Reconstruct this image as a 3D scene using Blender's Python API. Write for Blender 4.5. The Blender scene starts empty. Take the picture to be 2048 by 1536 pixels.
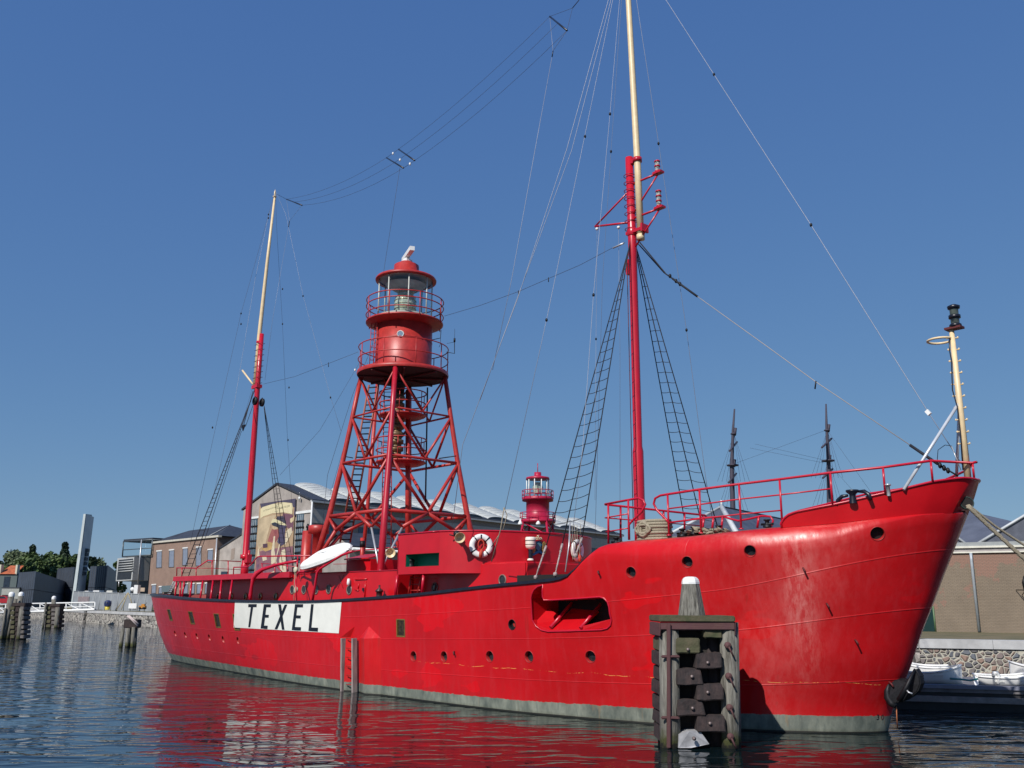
import bpy, bmesh, math, random
from mathutils import Vector, Matrix, noise
from mathutils.bvhtree import BVHTree
S = bpy.context.scene
COL = S.collection
rad = math.radians
random.seed(7)

# ---------------------------------------------------------------- camera
F_PX, CAM_H, Y_HOR, ROLL = 1850.0, 2.8, 1208.0, rad(0.33)
PITCH = math.atan((Y_HOR - 768) / F_PX)
_f = Vector((0, math.cos(PITCH), math.sin(PITCH)))
_r0 = Vector((1, 0, 0)); _u0 = _r0.cross(_f)
_r = math.cos(ROLL) * _r0 + math.sin(ROLL) * _u0
_u = -math.sin(ROLL) * _r0 + math.cos(ROLL) * _u0
CAM = Vector((0, 0, CAM_H))
cd = bpy.data.cameras.new('camera'); cam = bpy.data.objects.new('camera', cd); COL.objects.link(cam)
cd.sensor_width = 36; cd.lens = 36 * F_PX / 2048; cd.clip_start = 0.1; cd.clip_end = 5000
cam.matrix_world = Matrix(((_r.x, _u.x, -_f.x, 0), (_r.y, _u.y, -_f.y, 0), (_r.z, _u.z, -_f.z, CAM_H), (0, 0, 0, 1)))
S.camera = cam

# ---------------------------------------------------------------- light
SUN = Vector((-0.545, -0.838, 0.87)).normalized()
SUN_EL = math.asin(SUN.z)
SUN_ROT = math.atan2(SUN.x, SUN.y)
w = bpy.data.worlds.new('World'); S.world = w; w.use_nodes = True
nt = w.node_tree
sky = nt.nodes.new('ShaderNodeTexSky'); sky.sky_type = 'NISHITA'; sky.sun_disc = False
sky.sun_elevation = SUN_EL; sky.sun_rotation = SUN_ROT
sky.altitude = 0; sky.air_density = 1.0; sky.dust_density = 0.0; sky.ozone_density = 6.0
bg = nt.nodes['Background']; bg.inputs[1].default_value = 0.085
# flatten the sky's gradient: a gentle per-channel curve on the whole sky
_sp = nt.nodes.new('ShaderNodeSeparateColor'); _cb = nt.nodes.new('ShaderNodeCombineColor'); nt.links.new(sky.outputs[0], _sp.inputs[0])
for _i, (_p, _k) in enumerate(((0.64, 0.41), (0.52, 0.488), (0.27, 0.575))):
    _a = nt.nodes.new('ShaderNodeMath'); _a.operation = 'MULTIPLY'; _a.inputs[1].default_value = 0.085; nt.links.new(_sp.outputs[_i], _a.inputs[0])
    _b = nt.nodes.new('ShaderNodeMath'); _b.operation = 'POWER'; _b.inputs[1].default_value = _p; nt.links.new(_a.outputs[0], _b.inputs[0])
    _c = nt.nodes.new('ShaderNodeMath'); _c.operation = 'MULTIPLY'; _c.inputs[1].default_value = _k / 0.085; nt.links.new(_b.outputs[0], _c.inputs[0]); nt.links.new(_c.outputs[0], _cb.inputs[_i])
nt.links.new(_cb.outputs[0], bg.inputs[0])
sd = bpy.data.lights.new('sun', 'SUN'); sd.energy = 4.8; sd.angle = rad(0.53); sd.color = (1.0, 0.955, 0.89)
so = bpy.data.objects.new('sun', sd); COL.objects.link(so); so.rotation_euler = (-SUN).to_track_quat('-Z', 'Y').to_euler()
S.view_settings.view_transform = 'Standard'; S.view_settings.look = 'None'
S.view_settings.exposure = 0.0; S.view_settings.gamma = 1.0
S.cycles.max_bounces = 8; S.cycles.transparent_max_bounces = 16

# ---------------------------------------------------------------- sight lines (metres from photo measurements)
def ray(x, y): return _f * F_PX + _r * (x - 1024) + _u * (768 - y)
def atZ(x, y, z): d = ray(x, y); return CAM + d * ((z - CAM_H) / d.z)
def atY(x, y, Y): d = ray(x, y); return CAM + d * (Y / d.y)
def onplane(x, y, p, n): d = ray(x, y); return CAM + d * ((p - CAM).dot(n) / d.dot(n))

# ---------------------------------------------------------------- materials
MATS = {}
def mat(name, col, rough=0.6, metal=0.0, var=0.12, scale=3.0, bump=0.0, bscale=20.0, col2=None, spec=0.5, coat=0.0, stretch=(1, 1, 1)):
    if name in MATS: return MATS[name]
    m = bpy.data.materials.new(name); m.use_nodes = True; MATS[name] = m
    t = m.node_tree; b = t.nodes['Principled BSDF']
    b.inputs['Roughness'].default_value = rough; b.inputs['Metallic'].default_value = metal
    b.inputs['Specular IOR Level'].default_value = spec; b.inputs['Coat Weight'].default_value = coat
    c = Vector(col)
    c2 = Vector(col2) if col2 else c * (1 - var * 1.6)
    tc = t.nodes.new('ShaderNodeTexCoord'); mp = t.nodes.new('ShaderNodeMapping'); mp.inputs['Scale'].default_value = stretch
    t.links.new(tc.outputs['Object'], mp.inputs[0])
    n = t.nodes.new('ShaderNodeTexNoise'); n.inputs['Scale'].default_value = scale; n.inputs['Detail'].default_value = 6; n.inputs['Roughness'].default_value = 0.62
    t.links.new(mp.outputs[0], n.inputs['Vector'])
    r = t.nodes.new('ShaderNodeValToRGB'); r.color_ramp.elements[0].position = 0.33; r.color_ramp.elements[1].position = 0.66
    r.color_ramp.elements[0].color = (*c2, 1); r.color_ramp.elements[1].color = (*c, 1)
    t.links.new(n.outputs[0], r.inputs[0]); t.links.new(r.outputs[0], b.inputs['Base Color'])
    if bump:
        n2 = t.nodes.new('ShaderNodeTexNoise'); n2.inputs['Scale'].default_value = bscale; n2.inputs['Detail'].default_value = 4
        t.links.new(mp.outputs[0], n2.inputs['Vector'])
        bp = t.nodes.new('ShaderNodeBump'); bp.inputs['Strength'].default_value = 1; bp.inputs['Distance'].default_value = bump
        t.links.new(n2.outputs[0], bp.inputs['Height']); t.links.new(bp.outputs[0], b.inputs['Normal'])
    return m
def nd(t, typ, **kw):
    n = t.nodes.new(typ)
    for k, v in kw.items():
        if k in n.inputs: n.inputs[k].default_value = v
        else: setattr(n, k, v)
    return n
def ramp(t, src, stops, interp='LINEAR'):
    r = t.nodes.new('ShaderNodeValToRGB'); r.color_ramp.interpolation = interp
    e = r.color_ramp.elements
    while len(e) < len(stops): e.new(0.5)
    for i, (p, c) in enumerate(stops):
        e[i].position = p; e[i].color = (c, c, c, 1) if isinstance(c, (int, float)) else (*c, 1)
    t.links.new(src, r.inputs[0]); return r.outputs[0]
def mixc(t, fac, a, b, mode='MIX'):
    m = t.nodes.new('ShaderNodeMix'); m.data_type = 'RGBA'; m.blend_type = mode
    for sock, v in ((m.inputs[0], fac), (m.inputs[6], a), (m.inputs[7], b)):
        if hasattr(v, 'is_linked') or hasattr(v, 'links'): t.links.new(v, sock)
        elif isinstance(v, (int, float)): sock.default_value = v
        else: sock.default_value = (*v, 1)
    return m.outputs[2]
def mth(t, op, a, b=0.0, clamp=False):
    m = t.nodes.new('ShaderNodeMath'); m.operation = op; m.use_clamp = clamp
    for s_, v in ((m.inputs[0], a), (m.inputs[1], b)):
        if isinstance(v, (int, float)): s_.default_value = v
        else: t.links.new(v, s_)
    return m.outputs[0]

RED = mat('red_ship_paint', (0.56, 0.006, 0.012), 0.32, var=0.10, scale=1.3, bump=0.0015, bscale=6)
REDT = mat('red_tower_paint', (0.47, 0.034, 0.028), 0.42, var=0.2, scale=4, bump=0.001, bscale=30)
REDR = mat('red_rail_paint', (0.50, 0.008, 0.030), 0.3, var=0.08, scale=8)
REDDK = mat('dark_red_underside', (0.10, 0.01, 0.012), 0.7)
BLACK = mat('black_paint', (0.012, 0.013, 0.025), 0.35, var=0.3, scale=6)
IRON = mat('dark_iron', (0.011, 0.011, 0.015), 0.55, metal=0.3, var=0.4, scale=20)
ROPEK = mat('tarred_rope', (0.012, 0.014, 0.022), 0.8)
WIRE = mat('grey_wire', (0.30, 0.32, 0.38), 0.5, metal=0.4)
WIRED = mat('dark_wire', (0.05, 0.06, 0.10), 0.6)
CREAM = mat('cream_paint', (0.80, 0.62, 0.37), 0.4, var=0.10, scale=5)
WHITE = mat('white_paint', (0.80, 0.80, 0.78), 0.45, var=0.06, scale=4)
GALV = mat('galvanised_steel', (0.55, 0.56, 0.58), 0.35, metal=0.5, var=0.1)
ROPE = mat('pale_rope', (0.42, 0.36, 0.26), 0.9, var=0.35, scale=60, bump=0.01, bscale=90)
GREEN = mat('green_sidelight_paint', (0.0, 0.16, 0.10), 0.5)
BRASS = mat('brass', (0.55, 0.42, 0.18), 0.35, metal=0.6, var=0.3, scale=20)
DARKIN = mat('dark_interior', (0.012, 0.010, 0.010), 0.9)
PGLASS = mat('porthole_glass', (0.03, 0.035, 0.04), 0.08, var=0.5, scale=9)
GREYP = mat('grey_paint', (0.25, 0.26, 0.27), 0.5)
def glassmat():
    m = bpy.data.materials.new('lantern_glass'); m.use_nodes = True; t = m.node_tree
    b = t.nodes['Principled BSDF']; b.inputs['Roughness'].default_value = 0.02
    b.inputs['Base Color'].default_value = (0.85, 0.93, 0.93, 1)
    g = t.nodes.new('ShaderNodeBsdfTransparent'); g.inputs[0].default_value = (0.86, 0.93, 0.93, 1)
    gl = t.nodes.new('ShaderNodeBsdfGlossy'); gl.inputs['Roughness'].default_value = 0.03
    fr = t.nodes.new('ShaderNodeLayerWeight'); fr.inputs[0].default_value = 0.25
    n = nd(t, 'ShaderNodeTexNoise', Scale=2.0)
    f2 = mth(t, 'ADD', mth(t, 'MULTIPLY', fr.outputs['Fresnel'] if False else mth(t, 'POWER', fr.outputs[1], 3.0), 0.5), mth(t, 'MULTIPLY', n.outputs[0], 0.10), True)
    mx = t.nodes.new('ShaderNodeMixShader'); t.links.new(f2, mx.inputs[0]); t.links.new(g.outputs[0], mx.inputs[1]); t.links.new(gl.outputs[0], mx.inputs[2])
    t.links.new(mx.outputs[0], t.nodes['Material Output'].inputs[0]); return m
GLASS = glassmat()

# ---------------------------------------------------------------- mesh helpers
class MB:
    def __init__(s): s.v = []; s.f = []; s.m = []; s.sm = []
    def add(s, vs, fs, mi=0, smooth=False):
        o = len(s.v); s.v += [Vector(p) for p in vs]
        for f in fs: s.f.append([o + i for i in f]); s.m.append(mi); s.sm.append(smooth)
        return s
    def quad(s, a, b, c, d, mi=0): return s.add([a, b, c, d], [(0, 1, 2, 3)], mi)
    def poly(s, pts, mi=0): return s.add(pts, [tuple(range(len(pts)))], mi)
    def hexa(s, b, t, mi=0):
        return s.add(list(b) + list(t), [(3, 2, 1, 0), (4, 5, 6, 7), (0, 1, 5, 4), (1, 2, 6, 5), (2, 3, 7, 6), (3, 0, 4, 7)], mi)
    def box(s, x0, x1, y0, y1, z0, z1, mi=0):
        return s.hexa([(x0, y0, z0), (x1, y0, z0), (x1, y1, z0), (x0, y1, z0)], [(x0, y0, z1), (x1, y0, z1), (x1, y1, z1), (x0, y1, z1)], mi)
    def obox(s, c, ax, ay, az, mi=0):  # centre, half-axis vectors
        c, ax, ay, az = map(Vector, (c, ax, ay, az))
        return s.hexa([c - ax - ay - az, c + ax - ay - az, c + ax + ay - az, c - ax + ay - az], [c - ax - ay + az, c + ax - ay + az, c + ax + ay + az, c - ax + ay + az], mi)
    def prism(s, pts, ex, mi=0):
        ex = Vector(ex); n = len(pts); p = [Vector(q) for q in pts]
        fs = [tuple(range(n))[::-1], tuple(range(n, 2 * n))] + [(i, (i + 1) % n, n + (i + 1) % n, n + i) for i in range(n)]
        return s.add(p + [q + ex for q in p], fs, mi)
    def tube(s, path, r, n=8, mi=0, r2=None, closed=False, cap=True, smooth=True):
        P = [Vector(p) for p in path]; N = len(P); base = len(s.v)
        rs = r if isinstance(r, (list, tuple)) else [r + ((r2 if r2 is not None else r) - r) * i / max(1, N - 1) for i in range(N)]
        T = []
        for i in range(N):
            if closed: d = P[(i + 1) % N] - P[i - 1]
            else: d = P[min(i + 1, N - 1)] - P[max(i - 1, 0)]
            T.append(d.normalized())
        a = Vector((0, 0, 1)) if abs(T[0].z) < 0.9 else Vector((1, 0, 0))
        u = T[0].cross(a).normalized(); vs = []
        for i in range(N):
            u = (u - T[i] * u.dot(T[i])); u = u.normalized() if u.length > 1e-6 else T[i].orthogonal().normalized()
            w_ = T[i].cross(u)
            for k in range(n):
                an = 2 * math.pi * k / n; vs.append(P[i] + (u * math.cos(an) + w_ * math.sin(an)) * rs[i])
        fs = []
        for i in range(N if closed else N - 1):
            j = (i + 1) % N
            for k in range(n): fs.append((i * n + k, i * n + (k + 1) % n, j * n + (k + 1) % n, j * n + k))
        s.add(vs, fs, mi, smooth)
        if cap and not closed:
            s.f.append([base + k for k in range(n)][::-1]); s.m.append(mi); s.sm.append(False)
            s.f.append([base + (N - 1) * n + k for k in range(n)]); s.m.append(mi); s.sm.append(False)
        return s
    def lathe(s, prof, c, n=24, mi=0, axis='z', smooth=True, a0=0, a1=2 * math.pi, M=None):
        c = Vector(c); vs = []; full = abs(a1 - a0 - 2 * math.pi) < 1e-5; m_ = n if full else n + 1
        for (r, h) in prof:
            for k in range(m_):
                an = a0 + (a1 - a0) * k / n
                p = Vector((r * math.cos(an), r * math.sin(an), h))
                if axis == 'x': p = Vector((h, p.x, p.y))
                elif axis == 'y': p = Vector((p.x, h, p.y))
                if M: p = M @ p
                vs.append(c + p)
        fs = []
        for i in range(len(prof) - 1):
            for k in range(n): k2 = (k + 1) % m_; fs.append((i * m_ + k, i * m_ + k2, (i + 1) * m_ + k2, (i + 1) * m_ + k))
        return s.add(vs, fs, mi, smooth)
    def disc(s, c, r, n=16, M=None, mi=0, z=0):
        c = Vector(c); M = M or Matrix.Identity(3)
        return s.poly([c + M @ Vector((r * math.cos(2 * math.pi * k / n), r * math.sin(2 * math.pi * k / n), z)) for k in range(n)], mi)
    def build(s, name, mats, parent=None, loc=None, weld=False):
        me = bpy.data.meshes.new(name); me.from_pydata([tuple(p) for p in s.v], [], s.f)
        if not isinstance(mats, (list, tuple)): mats = [mats]
        for m in mats: me.materials.append(m)
        me.polygons.foreach_set('material_index', s.m); me.polygons.foreach_set('use_smooth', s.sm)
        me.update()
        o = bpy.data.objects.new(name, me); COL.objects.link(o)
        if parent: o.parent = parent
        if loc: o.location = loc
        return o
def fixn(o):
    bm = bmesh.new(); bm.from_mesh(o.data); bmesh.ops.recalc_face_normals(bm, faces=bm.faces); bm.to_mesh(o.data); bm.free()
def bevel(o, w_=0.02, seg=2):
    bm = bmesh.new(); bm.from_mesh(o.data); bmesh.ops.remove_doubles(bm, verts=bm.verts, dist=1e-4)
    bmesh.ops.bevel(bm, geom=[e for e in bm.edges if e.is_manifold and e.calc_face_angle(0) > 0.5], offset=w_, segments=seg, affect='EDGES', clamp_overlap=True)
    bm.to_mesh(o.data); bm.free(); return o
def tag(o, label=None, cat=None, group=None, kind=None):
    if label: o['label'] = label
    if cat: o['category'] = cat
    if group: o['group'] = group
    if kind: o['kind'] = kind
    return o
def empty(name, loc=(0, 0, 0), rz=0.0):
    o = bpy.data.objects.new(name, None); COL.objects.link(o); o.location = loc; o.rotation_euler = (0, 0, rz); o.empty_display_size = 0.3; return o
def lerp(a, b, t): return a + (b - a) * t
def interp(x, pts):
    if x <= pts[0][0]: return pts[0][1]
    for (a, fa), (b, fb) in zip(pts, pts[1:]):
        if x <= b: return fa + (fb - fa) * (x - a) / (b - a)
    return pts[-1][1]
def smoothi(x, pts):  # monotone-ish cubic (Catmull-Rom on non-uniform)
    n = len(pts)
    if x <= pts[0][0]: return pts[0][1]
    if x >= pts[-1][0]: return pts[-1][1]
    for i in range(n - 1):
        if x <= pts[i + 1][0]: break
    x0, y0 = pts[i]; x1, y1 = pts[i + 1]; h = x1 - x0
    d = (y1 - y0) / h
    dl = (y0 - pts[i - 1][1]) / (x0 - pts[i - 1][0]) if i > 0 else d
    dr = (pts[i + 2][1] - y1) / (pts[i + 2][0] - x1) if i + 2 < n else d
    def lim(a, b): return 0 if a * b <= 0 else 2 * a * b / (a + b)
    m0 = lim(dl, d) if i > 0 else d; m1 = lim(d, dr) if i + 2 < n else d
    t = (x - x0) / h
    return y0 * (2 * t**3 - 3 * t**2 + 1) + h * m0 * (t**3 - 2 * t**2 + t) + y1 * (-2 * t**3 + 3 * t**2) + h * m1 * (t**3 - t**2)
def text_mesh(s, size=1.0, ex=0.0):
    c = bpy.data.curves.new('txt', 'FONT'); c.body = s; c.size = size; c.align_x = 'CENTER'; c.align_y = 'CENTER'; c.extrude = ex
    o = bpy.data.objects.new('txt', c); COL.objects.link(o)
    dg = bpy.context.evaluated_depsgraph_get(); me = bpy.data.meshes.new_from_object(o.evaluated_get(dg))
    vs = [v.co.copy() for v in me.vertices]; fs = [tuple(p.vertices) for p in me.polygons]
    bpy.data.objects.remove(o); bpy.data.curves.remove(c); bpy.data.meshes.remove(me)
    return vs, fs

# ship frame: x forward from the stem at the waterline, y to port, z up
PHI = rad(48); B0 = atZ(1775, 1465, 0)
FW = Vector((math.cos(PHI), -math.sin(PHI), 0)); PT = Vector((math.sin(PHI), math.cos(PHI), 0))
def toL(p): d = Vector(p) - B0; return Vector((d.dot(FW), d.dot(PT), d.z))
def toW(l): return B0 + FW * l[0] + PT * l[1] + Vector((0, 0, l[2]))
CL = toL(CAM)
def lray(x, y): d = ray(x, y); return Vector((d.dot(FW), d.dot(PT), d.z))
def sy(x, y, t): d = lray(x, y); return CL + d * ((t - CL.y) / d.y)
def sx(x, y, t): d = lray(x, y); return CL + d * ((t - CL.x) / d.x)
def sz(x, y, t): d = lray(x, y); return CL + d * ((t - CL.z) / d.z)

# ================================================================ WATER AND GROUND
def water():
    mb = MB(); mb.quad((-1500, -60, 0), (1500, -60, 0), (1500, 3000, 0), (-1500, 3000, 0))
    m = bpy.data.materials.new('harbour_water'); m.use_nodes = True; t = m.node_tree; b = t.nodes['Principled BSDF']
    b.inputs['Base Color'].default_value = (0.004, 0.010, 0.012, 1); b.inputs['Roughness'].default_value = 0.02; b.inputs['IOR'].default_value = 1.33
    b.inputs['Specular IOR Level'].default_value = 0.5
    tc = t.nodes.new('ShaderNodeTexCoord')
    def layer(sc, rot, detail, rough=0.5, dist=0.6):
        mp = t.nodes.new('ShaderNodeMapping'); mp.inputs['Scale'].default_value = sc; mp.inputs['Rotation'].default_value = (0, 0, rot)
        t.links.new(tc.outputs['Object'], mp.inputs[0])
        n = nd(t, 'ShaderNodeTexNoise', Scale=1.0, Detail=detail, Roughness=rough, Distortion=dist); t.links.new(mp.outputs[0], n.inputs['Vector']); return n.outputs[0]
    a = layer((0.72, 1.65, 1), rad(6), 2, .45); c = layer((2.2, 4.6, 1), rad(-8), 2); d = layer((0.22, 0.5, 1), rad(14), 1, 0.4, 0.2)
    patch = layer((0.035, 0.07, 1), 0.4, 2); pr = ramp(t, patch, [(0.40, 0.32), (0.62, 0.50)])
    # sheltered lee beside the hull, livelier ripples out in the open basin to the left and right
    sp = t.nodes.new('ShaderNodeSeparateXYZ'); t.links.new(tc.outputs['Object'], sp.inputs[0])
    uu = mth(t, 'ADD', sp.outputs[0], mth(t, 'MULTIPLY', sp.outputs[1], 0.25)); lee = ramp(t, mth(t, 'MULTIPLY', mth(t, 'ADD', uu, 20.0), 0.025), [(0.30, 1.0), (0.46, 0.40), (0.82, 0.40), (0.90, 0.9)])
    pr = mth(t, 'MULTIPLY', mth(t, 'MULTIPLY', pr, lee), 5.0)
    a = mth(t, 'ADD', mth(t, 'MULTIPLY', a, .55), mth(t, 'MULTIPLY', ramp(t, a, [(.46, 0), (.68, 1)], 'EASE'), .42))
    h = mth(t, 'ADD', mth(t, 'MULTIPLY', a, 0.036), mth(t, 'MULTIPLY', c, 0.0045)); h = mth(t, 'MULTIPLY', h, pr); h = mth(t, 'ADD', h, mth(t, 'MULTIPLY', d, 0.045))
    bp = t.nodes.new('ShaderNodeBump'); bp.inputs['Strength'].default_value = 1.0; bp.inputs['Distance'].default_value = 1.0
    t.links.new(h, bp.inputs['Height']); t.links.new(bp.outputs[0], b.inputs['Normal'])
    return tag(mb.build('water', m), kind='structure')
water()

# ================================================================ LIGHTSHIP HULL
ship = empty('lightship', B0, -PHI)
tag(ship, 'long red lightship with a lattice light tower amidships and TEXEL on its side', 'ship')
STEM = [(-1.2, -0.6), (0, 0.0), (0.55, .17), (1.11, .47), (1.43, .64), (2.26, 1.0), (2.78, 1.26), (3.48, 1.59), (4.04, 1.87), (4.61, 2.14), (5.08, 2.38), (5.6, 2.6)]
STERN = [(-1.2, -37.2), (0, -38.2), (0.5, -38.75), (1.2, -39.3), (2.2, -39.75), (3.4, -40.0)]
BW = [(0, 0.0), (0.12, .28), (0.5, .85), (1.33, 1.60), (2.4, 2.25), (4.4, 2.98), (6.5, 3.5), (8.6, 3.88), (12, 4.02), (16, 4.02)]
BD = [(0, 0.0), (0.08, .32), (0.3, .70), (0.8, 1.28), (1.5, 1.88), (2.5, 2.5), (4, 3.15), (6, 3.72), (8.5, 4.08), (11, 4.2), (16, 4.2)]
AW = [(0, 0.0), (0.15, .5), (0.6, 1.0), (1.6, 1.55), (4, 2.15), (7.4, 2.62), (13.7, 3.35), (18.5, 3.85), (22.4, 4.02)]
AD = [(0, 0.0), (0.12, .6), (0.5, 1.25), (1.3, 1.95), (3, 2.75), (6, 3.45), (10, 3.9), (15, 4.14), (24.3, 4.2)]
ZSH = [(-40.5, 3.22), (-34, 3.12), (-28.3, 2.95), (-23, 2.87), (-19.8, 2.86), (-13.6, 3.03), (-8.9, 3.31), (-7.16, 3.41), (-6.36, 3.48), (-6.15, 3.56), (-5.78, 3.87), (-5.5, 4.1), (-5.3, 4.23), (-5.0, 4.31), (-4.3, 4.36), (-3.2, 4.40), (-2.4, 4.46), (-1.5, 4.53), (0, 4.62), (1.5, 4.76), (2.6, 4.86)]
RSH = [(-6.3, 0.015), (-5.8, .08), (-5, .3), (-4, .45), (-1, .48), (.3, .36), (1.0, .18), (1.7, 0.03), (2.4, 0.015)]
ZLIN = [(-40, 3.2), (-28, 2.95), (-20, 2.87), (-9, 3.3), (-2.5, 3.9), (1.3, 4.9), (3, 5.3)]
def zsh(x): return smoothi(x, ZSH)
def rsh(x): return interp(x, RSH)
def halfb(x, z, zt=None):
    zt = zt or zsh(x); w_ = max(0.0, min(1.0, z / zt)) ** 1.15
    if x > -16:
        d = max(0, smoothi(z, STEM) - x); return lerp(smoothi(d, BW), smoothi(d, BD), w_)
    e = max(0, x - smoothi(z, STERN)); return lerp(smoothi(e, AW), smoothi(e, AD), w_ ** 0.8)
NX = 190
US = []
for i in range(NX + 1):
    t_ = i / NX
    US.append(0.5 - 0.5 * math.cos(math.pi * t_) if False else (t_ * 0.55 + 0.45 * (0.5 - 0.5 * math.cos(math.pi * t_))))
FR = [-0.25, -0.02, 0.0, 0.03, 0.06, 0.09, 0.12, 0.16] + [0.16 + 0.84 * k / 20 for k in range(1, 21)]
def rowpts(fr):
    def top(x): return zsh(x) - rsh(x)
    xs_ = 1.0
    for _ in range(12): xs_ = smoothi(fr * top(xs_), STEM)
    xe_ = -39.0
    for _ in range(12): xe_ = smoothi(fr * top(xe_), STERN)
    out = []
    for i, u in enumerate(US):
        x = lerp(xe_, xs_, u); z = fr * top(x)
        out.append(Vector((x, 0.0 if i in (0, NX) else halfb(x, z), z)))
    return out
rows = [rowpts(f) for f in FR]
topr = rows[-1]
ARC = 7
def clampb(b, ins): return max(b - ins, b * 0.35 if b > 0 else 0)
for k in range(1, ARC + 1):
    a = math.pi / 2 * k / ARC; r_ = []
    for p in topr:
        R = rsh(p.x); r_.append(Vector((p.x, clampb(p.y, R * (1 - math.cos(a))), p.z + R * math.sin(a))))
    rows.append(r_)
last = rows[-1]
def deckz(x): return zsh(x) if x > -5.0 else interp(x, [(-40, 2.15), (-30, 1.95), (-19, 1.9), (-10.2, 2.1), (-9.7, 3.1), (-7, 3.3), (-5.9, 3.7), (-5, 4.2)])
r1 = []; r2 = []; r3 = []
for p in last:
    th = interp(p.x, [(-27, 0.26), (-24, 0.09), (-5.1, 0.09), (-5, 0.02)])
    r1.append(Vector((p.x, clampb(p.y, th), p.z + 0.0)))
    zd = deckz(p.x) + (0.0 if p.x < -5 else 0.02)
    r2.append(Vector((p.x, clampb(p.y, th + 0.02) if p.x > -5 else max(0, min(p.y - th - 0.02, halfb(p.x, zd) - 0.15)), zd))); r3.append(Vector((p.x, 0, zd + 0.03)))
rows += [r1, r2, r3]
r0 = [Vector((p.x, 0, p.z)) for p in rows[0]]
rows = [r0] + rows
hv = []; hf = []; hm = []; huv = []
NR = len(rows); n1 = NX + 1
for side in (-1, 1):
    base = len(hv)
    for j, rw in enumerate(rows):
        for i, p in enumerate(rw): hv.append(Vector((p.x, side * p.y, p.z))); huv.append((p.x, p.z / smoothi(p.x, ZLIN)))
    for j in range(NR - 1):
        for i in range(NX):
            q = [base + j * n1 + i, base + j * n1 + i + 1, base + (j + 1) * n1 + i + 1, base + (j + 1) * n1 + i]
            hf.append(q if side == -1 else q[::-1]); hm.append(1 if j >= NR - 3 else 0)
me = bpy.data.meshes.new('hull'); me.from_pydata([tuple(v) for v in hv], [], hf); me.polygons.foreach_set('material_index', hm)
uvl = me.uv_layers.new(name='uvh')
for lp in me.loops: uvl.data[lp.index].uv = huv[lp.vertex_index]
bm = bmesh.new(); bm.from_mesh(me); bmesh.ops.remove_doubles(bm, verts=bm.verts, dist=0.002)
bmesh.ops.dissolve_degenerate(bm, edges=bm.edges, dist=0.0005); bmesh.ops.recalc_face_normals(bm, faces=bm.faces)
for f in bm.faces: f.smooth = True
bm.to_mesh(me)
BVH = BVHTree.FromBMesh(bm); bm.free()
def hullhit(px_, py_, off=0.0):
    d = lray(px_, py_).normalized(); h, n, i_, dist = BVH.ray_cast(CL, d)
    if h is None: return None, None
    if n.dot(d) > 0: n = -n
    return h + n * off, n

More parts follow.
